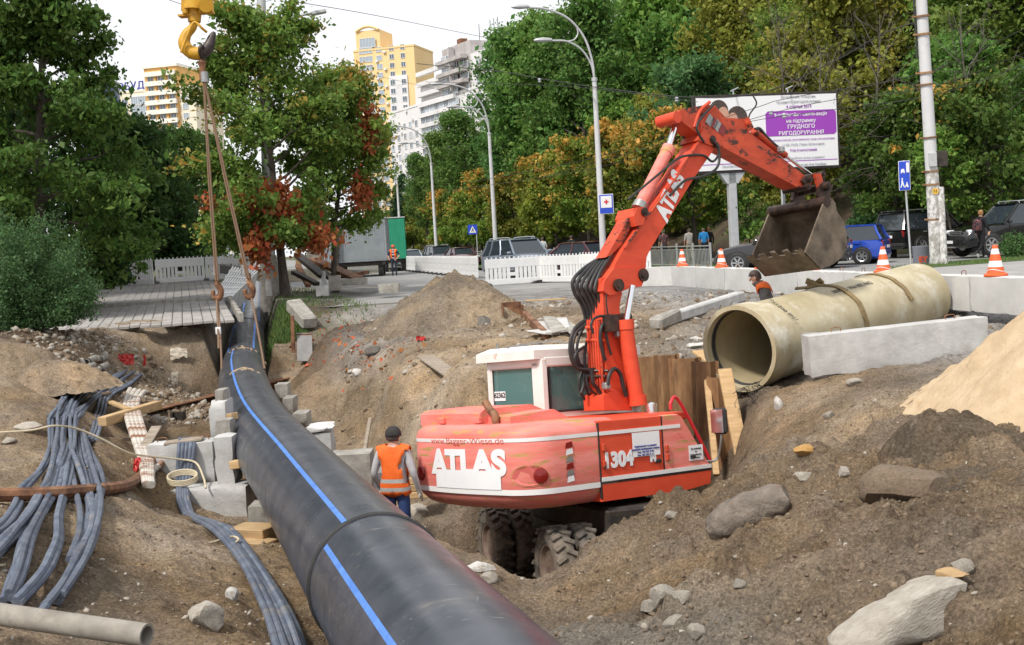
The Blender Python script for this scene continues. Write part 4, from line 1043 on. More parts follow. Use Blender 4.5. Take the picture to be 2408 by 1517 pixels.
# ---- concrete blocks stacked as a wall under the pipe
def fbs(px0, py0, px1, py1, d, depth, m, label, bev=.02, rz=0.0, loops=True, group='blocks stacked under the black pipe', jit=.012, name='concrete_block'):
    a = P((px0+px1)/2, (py0+py1)/2, d); w = (px1-px0)*d/FPX; h = (py1-py0)*d/FPX
    rt = empty(name, (a.x, a.y+depth/2, a.z-h/2), rz, label, 'concrete block', group)
    mb = MB(); mb.rough_box((0, 0, h/2), (w, depth, h), None, .016 if jit < .02 else .03, .1, px0*.013); mb.build('block', M[m], rt, sharp=50)
    if loops:
        for s_ in (-.32, .32):
            l = MB(); l.tube(spline([(w*s_-.06, 0, h-.02), (w*s_-.06, 0, h+.05), (w*s_+.06, 0, h+.055), (w*s_+.06, 0, h-.02)], 5), .007, 6); l.build('lifting_loop', M['rust'], rt)
    return rt
fbs(347, 1042, 503, 1144, 16.8, .42, 'concrete', 'pale concrete block left of the pipe with black cables hanging over it')
fbs(378, 1149, 581, 1240, 16.15, .55, 'concrete', 'broad concrete block at the foot of the wall left of the pipe', loops=False)
fbs(491, 944, 533, 1037, 17.4, .5, 'concrete', 'upright concrete block highest in the wall left of the pipe', loops=False)
fbs(503, 1027, 549, 1143, 16.35, .5, 'concrete', 'concrete block touching the left flank of the pipe', loops=False)
fbs(504, 917, 527, 946, 17.5, .4, 'concrete_old', 'small brown old block on top of the wall left of the pipe', loops=False)
fbs(503, 987, 543, 1026, 16.7, .35, 'concrete_old', 'small brown old block between two pale blocks left of the pipe', loops=False)
fbs(582, 1190, 636, 1235, 13.6, .4, 'concrete_old', 'small grey block on the timber under the left flank of the pipe', loops=False)
fbs(645, 903, 677, 937, 23, .4, 'concrete_old', 'small old block right of the pipe under the rusty beam end', loops=False)
fbs(664, 936, 690, 974, 21.5, .5, 'concrete_old', 'grey block stepping down right of the pipe, second from top', loops=False)
fbs(687, 972, 722, 1008, 20, .5, 'concrete_old', 'grey block stepping down right of the pipe, third from top', loops=False)
fbs(722, 1018, 779, 1078, 17.9, .5, 'concrete', 'pale block right of the pipe below the white slab', loops=False)
fbs(718, 1002, 779, 1019, 17.85, .5, 'concrete_white', 'thin white broken slab lying on a pale block right of the pipe', loops=False, jit=.03)
fbs(775, 1068, 873, 1160, 16.7, .5, 'concrete_old', 'large grey block right of the pipe behind the worker', loops=False)
fbs(873, 1110, 902, 1190, 16.9, .45, 'concrete_white', 'white rough block next to the worker in the orange vest', loops=False)
fbs(774, 1160, 900, 1240, 16.75, .55, 'concrete', 'lowest concrete block right of the pipe hidden behind the worker', loops=False)
# timbers
def beam(name, a, b, w, h, m, label, cat='timber', group=None, bev=.008, roll=0.0, jit=0.0):
    a, b = Vector(a), Vector(b); u, v, t = basis(b-a)
    rot = Matrix((t, u*-1, v)).transposed()
    if roll: rot = rot @ Matrix.Rotation(roll, 3, 'X')
    mb = MB(); mb.box((a+b)/2, ((b-a).length, w, h), rot, bev, jit)
    return tag(mb.build(name, M[m]), label, cat, group)
beam('timber_beam', P(240, 992, 20.5), P(372, 952, 22.6), .16, .16, 'timber', 'orange-brown timber beam lying left of the rusty steel beam', group='loose timbers in the pit')
beam('timber_beam', P(258, 945, 22.5), P(302, 962, 21.5), .12, .05, 'timber', 'dark brown board between the cable bundles', group='loose timbers in the pit')
beam('timber_sleeper', P(556, 1252, 13.4), P(640, 1255, 13.2), .34, .16, 'timber', 'thick timber sleeper under the left side of the pipe', group='loose timbers in the pit')
beam('timber_sleeper', P(552, 1280, 13.15), P(638, 1288, 12.95), .25, .14, 'timber', 'lower timber sleeper in front of the thick one', group='loose timbers in the pit')
beam('timber_block', P(545, 1093, 16.25), P(568, 1090, 16.2), .14, .11, 'timber', 'short orange timber wedge between block and pipe', group='loose timbers in the pit')
beam('timber_block', P(540, 980, 17.4), P(552, 978, 17.3), .12, .1, 'timber', 'short timber wedge high beside the pipe', group='loose timbers in the pit')
beam('board', P(388, 1042, 16.9), P(478, 1030, 16.95), .25, .035, 'timber_old', 'grey board lying on the pale block under the black cables', 'board', 'loose timbers in the pit')
beam('board', P(340, 1050, 17.6), P(368, 1003, 18.2), .16, .03, 'timber_old', 'grey board leaning beside the white corroded cables', 'board', 'loose timbers in the pit')
beam('board', P(1000, 838, 22.2), P(1118, 918, 19.9), .32, .04, 'timber_old', 'long pale plank lying on the slope behind the excavator', 'board', 'loose timbers in the pit')
beam('board', P(870, 985, 20.5), P(857, 1062, 19.4), .06, .06, 'timber_old', 'thin dark stake standing by the far pit wall', 'board', 'loose timbers in the pit')
for k in range(3):
    beam('board', P(955, 1132+k*17, 18.0), P(1010, 1128+k*17, 17.9), .05, .098, 'timber', ['top', 'middle', 'bottom'][k]+' yellow shoring board behind the worker in the pit', 'board', 'loose timbers in the pit')
for k, (x0, y0, x1, y1, d0, d1) in enumerate(((1270, 768, 1290, 795, 22, 20.5), (1290, 755, 1318, 792, 22.5, 20.8), (1315, 760, 1325, 785, 22.5, 21), (1325, 768, 1360, 792, 22.3, 21), (1255, 790, 1300, 797, 20.8, 20.5))):
    beam('broken_slab', GH(x0, y0, .06), GH(x1, y1, .08), .28, .06, 'concrete_old' if k % 2 else 'concrete', 'broken pale slab behind the cab roof, %s from the left' % ordinal(k+1), 'slab', 'broken slabs behind the cab', .012, jit=.03)
# corroded steel beam passing under the pipe
def ibeam(name, a, b, w, h, label, m='rust'):
    a, b = Vector(a), Vector(b); u, v, t = basis(b-a); f_ = .025; e = .018
    prof = [(-w/2, 0), (w/2, 0), (w/2, -f_), (e/2, -f_), (e/2, -h+f_), (w/2, -h+f_), (w/2, -h), (-w/2, -h), (-w/2, -h+f_), (-e/2, -h+f_), (-e/2, -f_), (-w/2, -f_)]
    mb = MB(); mb.prism(prof, a, u, v, b-a)
    for k in (.12, .3, .75, .9):
        c = a.lerp(b, k); mb.box(c-v*h/2, (.016, w*.9, h*.86), Matrix((t, u, v)).transposed())
    return tag(mb.build(name, M[m]), label, 'steel beam')
ibeam('steel_beam', PZ(335, 968, -1.5), PZ(738, 872, -1.52), .34, .30, 'rusty steel I-beam crossing under the black pipe')
def column(px, py0, py1, d, w, label):
    a = P(px, py0, d); b = P(px, py1, d); mb = MB(); c = (a+b)/2
    mb.box(c-Vector((w*.42, 0, 0)), (w*.16, w, (a-b).length)); mb.box(c+Vector((w*.42, 0, 0)), (w*.16, w, (a-b).length)); mb.box(c, (w*.84, w*.12, (a-b).length))
    return tag(mb.build('steel_post', M['dark_steel']), label, 'steel post')
column(421, 968, 1046, 25.2, .26, 'dark steel post holding the rusty beam left of the pipe')
column(688, 905, 985, 30.2, .34, 'dark steel post under the rusty beam right of the pipe')
M['plate_grey'] = mat('grey_plate', (.17, .165, .16), (.25, .24, .235), .7, scale=4, c3=(.16, .08, .045), scale3=4)
def plate(name, quad, th, m, label, cat='steel plate'):
    mb = MB(); q = [Vector(p) for p in quad]; n_ = (q[1]-q[0]).cross(q[3]-q[0]).normalized()*th
    mb.face(q); mb.face([p+n_ for p in q][::-1])
    for i in range(4): mb.face([q[i], q[i]+n_, q[(i+1) % 4]+n_, q[(i+1) % 4]])
    return tag(mb.build(name, M[m]), label, cat)
plate('steel_plate', [P(699, 850, 31.2), P(735, 850, 31.2), P(733, 784, 31.8), P(698, 784, 31.8)], .02, 'plate_grey', 'upright grey steel plate with rusty top at the pit edge')
mb = MB(); mb.box(P(715, 789, 31.75), (.41, .03, .1), None, .004); tag(mb.build('plate_rim', M['rust']), 'rusty top edge of the upright steel plate by the grass', 'steel plate')
beam('steel_post', P(690, 830, 31.6), P(687, 742, 31.6), .09, .09, 'rust', 'thin rusty stake at the pit edge right of the pipe', 'steel post')
# ---- sheet piles behind the excavator
def sheet_pile(px, top, bot, d, w, rz, label, lean=0.0, m='rust_light'):
    a = P(px, top, d); b = P(px, bot, d); h = (a-b).length
    rt = empty('sheet_pile', (b.x, b.y, b.z), rz, label, 'sheet pile', 'sheet piles lining the pit behind the excavator'); rt.rotation_euler = (0, lean, rz)
    t = .012; prof = [(-w/2, 0), (-w/2+.05, 0), (-w/2+.10, -.13), (w/2-.10, -.13), (w/2-.05, 0), (w/2, 0), (w/2, t), (w/2-.05-.008, t), (w/2-.10-.004, -.13+t), (-w/2+.10+.004, -.13+t), (-w/2+.05+.008, t), (-w/2, t)]
    mb = MB(); mb.prism(prof, (0, 0, 0), (1, 0, 0), (0, 1, 0), (0, 0, h)); mb.build('profile', M[m], rt)
    e = MB(); e.box((0, -.065, h-.03), (w*.55, .03, .05), None, 0, .008); e.build('cut_edge', M['rust'], rt)
    return rt
for (px, tp, d, w, rz, lb) in ((1497, 842, 19.3, .34, -.05, 'tall rusty sheet pile directly right of the red cylinder'), (1533, 836, 19.0, .46, -.1, 'broad rusty sheet pile second right of the red cylinder'), (1580, 832, 18.8, .4, .05, 'rusty sheet pile with dark stain in the middle of the row'),
                              (1622, 840, 18.5, .5, -.1, 'widest rusty sheet pile in the middle of the row'), (1668, 848, 18.1, .42, -.35, 'rusty sheet pile near the yellow pipe mouth'), (1698, 885, 17.6, .42, -.9, 'ochre sheet pile turned sideways next to the mirror')):
    sheet_pile(px, tp, 1105, d, w, rz, lb)
beam('shoring_plank', P(1703, 868, 17.3), P(1752, 1112, 16.6), .2, .06, 'timber', 'leaning ochre plank right of the excavator mirror', group='shoring planks by the sheet piles')
beam('shoring_plank', P(1662, 895, 17.6), P(1684, 1118, 16.9), .09, .09, 'timber', 'narrow stake leaning beside the excavator mirror', group='shoring planks by the sheet piles')
beam('shoring_plank', P(1640, 826, 19.2), P(1682, 858, 18.6), .2, .05, 'timber', 'short board lying behind the row of sheet piles', group='shoring planks by the sheet piles')
# rusty steel trough and rail behind the cab
rt = empty('steel_trough', GH(1207, 752), .1, 'open rusty steel box standing in the soil heap', 'steel box')
for (nm, c, s_) in (('back_plate', (0, .3, .15), (.42, .02, .42)), ('side_plate', (-.21, .1, .12), (.02, .4, .36)), ('side_plate', (.21, .1, .12), (.02, .4, .36))):
    b = MB(); b.box(c, s_, None, .004); b.build(nm, M['rust'], rt)
beam('steel_rail', GH(1232, 748, .1), GH(1285, 798, .05), .12, .14, 'rust', 'rusty rail running from the soil heap to the cab', 'steel beam')
beam('pole', GH(1235, 712, .05), GH(1330, 710, .05), .035, .035, 'timber', 'thin wooden shovel handle lying on the ground behind the cab', 'shovel handle')
# ---- yellow composite pipe
M['grp'] = mat('yellow_composite', (.40, .335, .20), (.53, .465, .315), .55, scale=2, c3=(.68, .65, .57), scale3=1.6, lo3=.53, hi3=.72, bump=.002, bscale=60)
M['grp_in'] = mat('pipe_lining', (.36, .30, .18), (.44, .37, .23), .5, scale=3)
ga, gb = P(1738, 820, 17.6), P(2158, 700, 21.3); gt = (gb-ga).normalized(); RG = .605
rt = empty('composite_pipe', ga-Vector((0, 0, RG)), 0, 'yellow-beige composite pipe lying at the pit edge, open end forward', 'pipe')
rg = ga-Vector((0, 0, RG))
u_, v_, _ = basis(gt); L_ = (gb-ga).length
mb = MB(); n_ = 72
def gring(s_, r): return [ga+gt*s_+(u_*math.cos(2*math.pi*k/n_)+v_*math.sin(2*math.pi*k/n_))*r for k in range(n_)]
mb.loft([gring(s_, RG) for s_ in np.linspace(0, L_, 12)], caps=False); mb.loft([gring(L_, RG), gring(L_, RG-.035)], caps=False); mb.loft([gring(0, RG-.035), gring(0, RG)], caps=False)
wpart(mb, 'barrel', M['grp'], rt)
mb = MB(); mb.loft([gring(s_, RG-.035) for s_ in np.linspace(L_, 0, 12)], caps=False); wpart(mb, 'lining', M['grp_in'], rt)
mb = MB(); mb.loft([gring(-.0, RG+.004), gring(-.02, RG+.035), gring(.36, RG+.035), gring(.38, RG+.004)], caps=False); mb.loft([gring(-.02, RG+.035), gring(-.02, RG-.03), gring(.08, RG-.045), gring(.10, RG-.036)], caps=False); wpart(mb, 'socket', M['grp'], rt)
mb = MB()
for s_ in (.10, .155):
    rp_ = gring(s_, RG-.045); rp_ += rp_[:2]; mb.tube(rp_, .018, 6, caps=False)
wpart(mb, 'rubber_seal', M['black_rubber'], rt)
M['ink'] = mat('black_ink', (.06, .055, .05), None, .7)
def on_grp(s_, ang, r=RG+.004):                           # ang 0 = top, positive towards the camera
    w = Vector((0, 0, 1)); side = gt.cross(w).normalized(); w = side.cross(gt)
    nrm = w*math.cos(ang)+side*math.sin(ang); tang = -w*math.sin(ang)+side*math.cos(ang)
    return ga+gt*s_+nrm*r, nrm, tang
def grp_text(t, s_, ang, size, along=True):
    p, nrm, tang = on_grp(s_, ang)
    X = -gt if along else tang; Y = nrm.cross(X)
    o = text_on(t, size, 'ink', rt, p-rg, (0, 0, 0), .001); o.matrix_local = Matrix.Translation(p-rg) @ Matrix((X, Y, nrm)).transposed().to_4x4(); return o
grp_text('DN1200 PN1 SN5000', 2.75, .42, .13); grp_text('DN1200 PN1', .62, .62, .11, False)
M['strap'] = mat('dirty_strap', (.20, .14, .065), (.32, .23, .11), .9, scale=8, bump=.004)
def strap(s0, a0, a1, slant, label, w=.055):
    mb = MB(); L = []
    for k in range(25):
        a = a0+(a1-a0)*k/24; p, nr, tg = on_grp(s0+slant*(k/24)+.012*math.sin(k*1.1), a, RG+.012)
        L.append((p, nr))
    rings = [[p-gt*w, p+gt*w, p+gt*w+nr*.014, p-gt*w+nr*.014] for p, nr in L]
    mb.loft(rings, smooth=False); return tag(mb.build('lifting_strap', M['strap']), label, 'strap')
strap(2.35, -.5, 2.3, .25, 'dirty lifting strap wrapped round the middle of the yellow pipe'); strap(3.75, -.35, 1.35, .3, 'shorter dirty lifting strap hanging over the yellow pipe')
mb = MB()
for k in range(5): 
    p, nr, tg = on_grp(2.3+.09*k, -.45+.06*(k % 3), RG+.05); mb.box(p, (.3, .1, .03), Matrix.Rotation(k*.7, 3, 'X') @ Matrix.Rotation(k*1.3, 3, 'Z'), 0, .02)
tag(mb.build('strap_tangle', M['strap']), 'tangle of dirty strap on top of the yellow pipe', 'strap')
b2 = P(2115, 800, 16.6)
fo = fbs(1902, 772, 2332, 872, 16.5, .4, 'concrete', 'long white concrete block in front of the yellow pipe', .025, rz=.03, group=None)
fo.rotation_euler = (0, -.05, .03); fo.location.z += .03
o = fbs(1898, 785, 1935, 877, 16.75, .35, 'concrete_old', 'second concrete block mostly hidden behind the long white one', .02, rz=.03, loops=False, group=None)
# ---- block wall along the lane with cones on it
wall_pts = [P(1510, 672, 38.6), P(1600, 681, 37.2)]
wp = [Vector((3.6, 38.0, 0)), Vector((5.15, 37.1, 0)), Vector((8.75, 15.6, 0))]
M['wall_concrete'] = mat('wall_concrete', (.50, .495, .48), (.60, .595, .58), .9, scale=2, bump=.004, bscale=30, c3=(.38, .36, .33), scale3=.9, lo3=.55, hi3=.75, objrand=.06)
def wall_block(a, b, label):
    c = (a+b)/2; rt = empty('barrier_block', (c.x, c.y, 0), math.atan2(b.y-a.y, b.x-a.x), label, 'concrete block', 'block wall along the lane')
    mb = MB(); mb.rough_box((0, 0, .29), ((b-a).length-.02, .42, .60), None, .010, .16, c.y); mb.build('block', M['wall_concrete'], rt, sharp=50)
    for s_ in (-.7, .7):
        l = MB(); l.tube(spline([(s_-.07, 0, .57), (s_-.06, 0, .65), (s_+.06, 0, .66), (s_+.07, 0, .57)], 5), .008, 6); l.build('lifting_loop', M['rust'], rt)
    return rt
wall_block(wp[0], wp[1], 'short end block of the low concrete wall beside the white barriers')
nb = 9
for k in range(nb):
    a = wp[1].lerp(wp[2], k/nb); b = wp[1].lerp(wp[2], (k+1)/nb); wall_block(a, b, 'wall block along the lane, %s from the far end' % ordinal(k+1))
wall_dir = (wp[2]-wp[1]).normalized()
def cone(px, label, h=.56, py=None):
    # on the wall where its line is seen at picture column px
    best = min(np.linspace(0, 1, 400), key=lambda t: abs(proj(wp[1].lerp(wp[2], t)+Vector((0, 0, .6)))[0]-px)); q = wp[1].lerp(wp[2], best); q.z = .592
    rt = empty('traffic_cone', q, 0, label, 'traffic cone', 'traffic cones standing on the block wall')
    b = MB(); b.lathe([(.001, 0), (.19, 0), (.19, .03), (.15, .05), (.125, .06)], n=20); b.build('base', M['orange_plastic'], rt)
    zs = [.05, .15, .25, .36, .45, .50, .56]; k = h/.56
    for i in range(5):
        z0, z1 = zs[i]*k, zs[i+1]*k; r = lambda z: .125*(1-z/h)+.028
        b = MB(); b.lathe([(r(z0), z0), (r(z1), z1)] + ([(r(z1)*.9, z1+.01), (.001, z1+.01)] if i == 4 else []), n=20)
        b.build('white_band' if i in (1, 3) else 'orange_band', M['white_paint' if i in (1, 3) else 'orange_plastic'], rt)
    r_ = MB(); rp_ = [Vector((math.cos(a)*.135, math.sin(a)*.135, .09+.02*math.sin(a*2))) for a in np.linspace(0, 6.5, 20)]; r_.tube(rp_, .007, 5); r_.build('tied_cord', M['white_paint'], rt)
    return rt
cone(1604, 'traffic cone at the far left end of the block wall, before the railing'); cone(1697, 'traffic cone on the wall in front of the dark grey car'); cone(1908, 'traffic cone on the wall under the excavator bucket')
cone(2077, 'traffic cone on the wall behind the yellow pipe'); cone(2342, 'nearest and largest traffic cone on the wall at the right'); cone(1790, 'traffic cone half hidden behind the bucket teeth')
# ---- cables
M['cable'] = mat('grey_cable', (.07, .085, .125), (.145, .17, .215), .6, scale=5, c3=(.26, .215, .165), scale3=3, lo3=.56, hi3=.74, bump=.002, bscale=30, objrand=.18)
def cable(name, pts, r, m, label, group, cat='cable', lift=0.0, ground=True):
    q = []
    for i, p in enumerate(pts):
        g_ = GH(p[0], p[1], r+lift) if len(p) == 2 else P(*p); q.append(g_)
    c = spline(q, 6)
    if ground:
        for p in c: p.z = max(p.z, Hh(p.x, p.y)+r*.6+lift*.5)
    for _ in range(3):
        for i in range(1, len(c)-1): c[i] = (c[i-1]+c[i]*2+c[i+1])/4
    mb = MB(); mb.tube(c, r, 8); return tag(mb.build(name, M[m]), label, cat, group)
main = [[(258, 884), (215, 912), (170, 925), (148, 975), (128, 995), (126, 1050), (118, 1085), (95, 1130), (60, 1165), (48, 1210), (20, 1248), (-20, 1275)],
 [(282, 885), (235, 918), (180, 930), (156, 985), (140, 1040), (133, 1085), (120, 1130), (95, 1180), (75, 1225), (40, 1270), (-10, 1310)],
 [(284, 887), (240, 922), (190, 940), (164, 990), (155, 1040), (148, 1085), (130, 1135), (110, 1180), (70, 1230), (40, 1280), (5, 1320), (-20, 1345)],
 [(306, 886), (262, 918), (215, 945), (182, 970), (165, 1000), (168, 1060), (150, 1110), (138, 1160), (95, 1230), (60, 1265), (45, 1310), (40, 1350), (28, 1395), (10, 1440)],
 [(308, 888), (265, 924), (226, 950), (195, 985), (180, 1040), (162, 1100), (145, 1150), (125, 1195), (100, 1235), (78, 1290), (68, 1340), (55, 1390), (30, 1440)],
 [(172, 930), (150, 960), (140, 985), (138, 1030), (131, 1070), (126, 1120), (110, 1160), (85, 1200), (60, 1245), (20, 1290), (-15, 1325)],
 [(205, 932), (180, 960), (175, 1000), (178, 1050), (172, 1110), (160, 1160), (148, 1200), (142, 1240), (145, 1285), (130, 1335), (110, 1375), (72, 1412), (45, 1440)],
 [(190, 1035), (203, 1085), (225, 1120), (238, 1160), (232, 1195), (212, 1240), (200, 1290), (180, 1345), (158, 1390), (128, 1438), (95, 1475)],
 [(197, 1030), (205, 1070), (224, 1140), (238, 1190), (238, 1240), (225, 1290), (205, 1340), (180, 1390), (148, 1440)],
 [(178, 1040), (182, 1090), (195, 1140), (205, 1180), (210, 1215), (200, 1250), (187, 1290), (172, 1345), (150, 1395), (118, 1440)],
 [(165, 1080), (172, 1130), (180, 1180), (190, 1225), (188, 1270), (165, 1340)],
 [(168, 1075), (185, 1120), (200, 1165), (212, 1205), (220, 1235), (215, 1275), (200, 1310)],
 [(330, 887), (290, 915), (250, 930), (232, 965), (222, 1010), (210, 1045)], [(332, 889), (296, 917), (258, 935), (241, 970), (230, 1012), (218, 1048)], [(334, 891), (302, 920), (264, 940), (249, 974), (238, 1016), (228, 1050)],
 [(306, 884), (268, 914), (225, 925), (190, 945), (170, 985), (150, 1010), (145, 1060), (138, 1110), (124, 1160), (100, 1205), (70, 1250)]]
extra = [[(x+(9 if k % 2 else -8)+3*math.sin(j*1.3+k), y+4*math.cos(j+k)) for j, (x, y) in enumerate(c)] for k, c in enumerate(main[:10])]
for i, c in enumerate(main+extra):
    cable('power_cable', c, .029, 'cable', 'dusty grey-blue power cable in the big bundle at left, %s counted' % ordinal(i+1), 'power cables snaking over the left bank', lift=.015+.03*(i % 3))
for i in range(5):
    o = (i-2)*8.0
    pts = [(440+o*1.05, 1032, 17.3), (440+o*1.1, 1040, 16.85), (438+o*1.1, 1060, 16.7), (434+o, 1110, 16.66), (430+o*.8, 1145, 16.5), (430+o*.7, 1160, 16.02), (434+o*.8, 1195, 15.9), (450+o*.6, 1218, 15.3)]
    pts += [(505+o*.9, 1248-o*.2), (548+o, 1285-o*.3), (592+o*1.2, 1345), (632+o*1.5, 1412), (662+o*1.8, 1475), (690+o*2.1, 1560)]
    cable('power_cable', pts, .030, 'cable', 'dark power cable hanging over the concrete block, %s strand of the bundle' % ordinal(i+1), 'power cables hanging over the block wall', lift=.02+.02*(i % 2))
M['corroded'] = mat('corroded_sheath', (.46, .42, .36), (.60, .57, .52), .9, scale=6, c3=(.22, .09, .04), scale3=3.5, lo3=.48, hi3=.6, bump=.006, bscale=20)
for i in range(4):
    o = i*11
    cable('corroded_cable', [(306+o, 915+i*2, 25.2), (292+o*.9, 948, 23), (304+o*.9, 1000, 20), (322+o*.8, 1050, 17.8), (335+o*.6, 1090, 16.5), (340+o*.45, 1125, 15.5), (343+o*.4, 1140, 15.2)], .05, 'corroded', 'white corroded cable with rust stains, %s from the left' % ordinal(i+1), 'corroded cables beside the steel beam')
cable('corroded_pipe', [(-20, 1192), (100, 1183), (200, 1176), (285, 1166), (322, 1150), (345, 1122), (358, 1098)], .065, 'rust', 'brown rusty bent pipe crossing under the cable bundle', None, 'pipe', .02)
cable('corroded_pipe', [(338, 1146), (360, 1125), (378, 1110), (384, 1098)], .05, 'corroded', 'short rust-stained pipe stub bending up beside the block', None, 'pipe', .04)
M['conduit'] = mat('grey_conduit', (.22, .20, .17), (.33, .305, .265), .85, scale=5, c3=(.17, .14, .11), scale3=2.2, stretch=(1, 1, 1), bump=.003)
def conduit(a, b, r, label, group='grey conduit pipes'):
    a, b = Vector(a), Vector(b); t = (b-a).normalized(); rt = empty('conduit_pipe', (a+b)/2, 0, label, 'pipe', group)
    u, v, _ = basis(t); n = 24; mb = MB()
    rg_ = lambda c, r_: [c+(u*math.cos(6.2832*k/n)+v*math.sin(6.2832*k/n))*r_ for k in range(n)]
    mb.loft([rg_(a, r*.78), rg_(a, r), rg_(b, r), rg_(b, r*.78), rg_(a, r*.78)], caps=False); wpart(mb, 'tube', M['conduit'], rt)
    mb = MB(); mb.loft([rg_(a+t*.02, r+.006), rg_(a+t*.09, r+.006)], caps=True); wpart(mb, 'collar', M['black_rubber'], rt); return rt
conduit(P(-40, 915, 22.6), P(56, 936, 22.6), .085, 'grey conduit pipe entering at the left edge'); conduit(P(54, 934, 22.8), P(127, 918, 23.2), .088, 'middle grey conduit pipe of the three lying end to end'); conduit(P(126, 924, 22.8), P(231, 881, 24.2), .088, 'grey conduit pipe pointing up towards the earth face')
conduit(P(-60, 1436, 7.3), P(345, 1494, 6.9), .068, 'thick grey conduit pipe in the bottom left corner')
for k, (x, y) in enumerate(((208, 855), (236, 852), (236, 872), (204, 873))):
    q = GH(x, y); conduit(q+Vector((0, -.12, .02)), q+Vector((0, .4, .06)), .075, ['upper left', 'upper right', 'lower right', 'lower left'][k]+' clay duct mouth in the earth face', 'clay duct mouths in the earth face')
M['rope'] = mat('pale_rope', (.50, .42, .28), (.62, .54, .40), .9, scale=40)
def rope(pts, r, label):
    mb = MB(); mb.tube(spline([P(*p) for p in pts], 8), r, 6); return tag(mb.build('rope', M['rope']), label, 'rope')
rope([(-20, 1018, 14.6), (70, 1012, 14.8), (128, 1001, 15), (180, 1008, 15.4), (240, 1033, 15.6), (300, 1064, 15.8), (345, 1072, 16.2), (420, 1080, 16.6), (460, 1088, 16.6), (478, 1122, 16.3), (484, 1148, 16.05)], .014, 'pale rope sagging across the upper cable bundle')
rope([(-20, 1332, 8.6), (120, 1318, 9.4), (260, 1303, 10.4), (400, 1290, 11.3), (440, 1288, 11.5), (500, 1275, 12.0), (545, 1262, 12.3), (560, 1270, 12.2), (530, 1284, 12.0), (440, 1294, 11.5)], .013, 'pale rope stretched over the cables to the timber sleeper')
q = P(430, 1128, 16.35); mb = MB()
for k in range(4): mb.tube([q+Vector((math.cos(a)*.2, math.sin(a)*.10-.02, .02*k+.06*math.sin(a))) for a in np.linspace(0, 6.4, 24)], .014, 6)
tag(mb.build('rope', M['rope']), 'coil of rope tied round the hanging cables', 'rope')
# plastic rags
def rag(px, py, w, h, m, label, d=None, seed=0, thick=.01):
    q = GH(px, py) if d is None else P(px, py, d); rng = random.Random(seed); n = 7; mb = MB(); rows = []
    for j in range(n):
        rows.append([Vector((q.x+w*(i/(n-1)-.5), q.y-.06-.05*rng.random()-j*.01, q.z+h*(1-j/(n-1))+rng.uniform(-.03, .03))) for i in range(n)])
    for off in (0, thick):
        for j in range(n-1):
            for i in range(n-1): mb._add([rows[j][i]+Vector((0, off, 0)), rows[j][i+1]+Vector((0, off, 0)), rows[j+1][i+1]+Vector((0, off, 0)), rows[j+1][i]+Vector((0, off, 0))], [(0, 1, 2, 3)], True)
    return tag(mb.build('rag', M[m]), label, 'rag')
M['red_film'] = mat('red_film', (.55, .035, .03), (.42, .03, .03), .4, scale=6); M['pale_cloth'] = mat('pale_cloth', (.42, .36, .28), (.55, .50, .42), .9, scale=8)
rag(301, 858, .36, .26, 'red_film', 'red plastic film hanging from the earth face', seed=1); rag(345, 870, .06, .3, 'red_film', 'thin strip of red and white tape on the earth face', seed=2); rag(424, 842, .42, .24, 'pale_cloth', 'crumpled pale cloth on the broken slope', seed=3); rag(415, 905, .15, .3, 'pale_cloth', 'hanging pale plastic bag in the earth face', seed=4); rag(990, 802, .18, .06, 'red_film', 'small dark red rag on the soil heap', seed=5); rag(330, 1108, .1, .16, 'red_film', 'red plastic scrap beside the corroded cables', seed=6)
# ---- stones and debris
M['stone'] = mat('pale_stone', (.34, .30, .245), (.50, .46, .40), .9, scale=4, bump=.02, bscale=12, c3=(.24, .18, .12), scale3=2, objrand=.15)
M['stone_white'] = mat('white_stone', (.56, .53, .49), (.70, .68, .65), .9, scale=5, bump=.02, bscale=10, c3=(.36, .29, .21), scale3=1.6, lo3=.52, hi3=.68)
M['stone_orange'] = mat('ochre_stone', (.45, .24, .07), (.55, .33, .12), .9, scale=5, bump=.015)
M['stone_dark'] = mat('dark_stone', (.10, .09, .08), (.17, .15, .13), .9, scale=5, bump=.015)
def rock(px, py, w, h, m, label, seed, d=None, dep=None, rz=None, name='stone', cat='stone', group=None, flat=0.0, sink=.42, tilt=0.0):
    q = GH(px, py) if d is None else P(px, py, d); rng = random.Random(seed); b = bmesh.new(); bmesh.ops.create_icosphere(b, subdivisions=3, radius=1)
    planes = [(Vector((rng.gauss(0, 1), rng.gauss(0, 1), rng.gauss(0, 1))).normalized(), rng.uniform(.55, .8)) for _ in range(9)]
    for v in b.verts:
        for (n_, k) in planes:
            e = v.co.dot(n_)-k
            if e > 0: v.co -= n_*e
        v.co *= 1+.10*mnoise.noise(v.co*2.3+Vector((seed*7.1, 0, 0)))+.04*mnoise.noise(v.co*6+Vector((0, seed, 0)))
    me = bpy.data.meshes.new(name); b.to_mesh(me); b.free(); me.materials.append(M[m])
    me.polygons.foreach_set('use_smooth', [True]*len(me.polygons)); me.set_sharp_from_angle(angle=R(28))
    o = mesh_obj(name, me, None, (q.x, q.y, q.z+h*(.5-sink))); o.scale = (w*.62, (dep or (w+h)/2)*.62, h*.62); o.rotation_euler = (tilt*.5, tilt, rng.uniform(-.5, .5) if rz is None else rz)
    return tag(o, label, cat, group)
rock(2125, 1465, 1.0, .26, 'stone', 'big white slab-like boulder in the bottom right foreground', 3, rz=.72, dep=.46, sink=.46, tilt=-.06, name='boulder')
rock(2135, 1165, .62, .40, 'clod', 'rounded brown earth-covered boulder right of the log', 8, sink=.45, name='boulder')
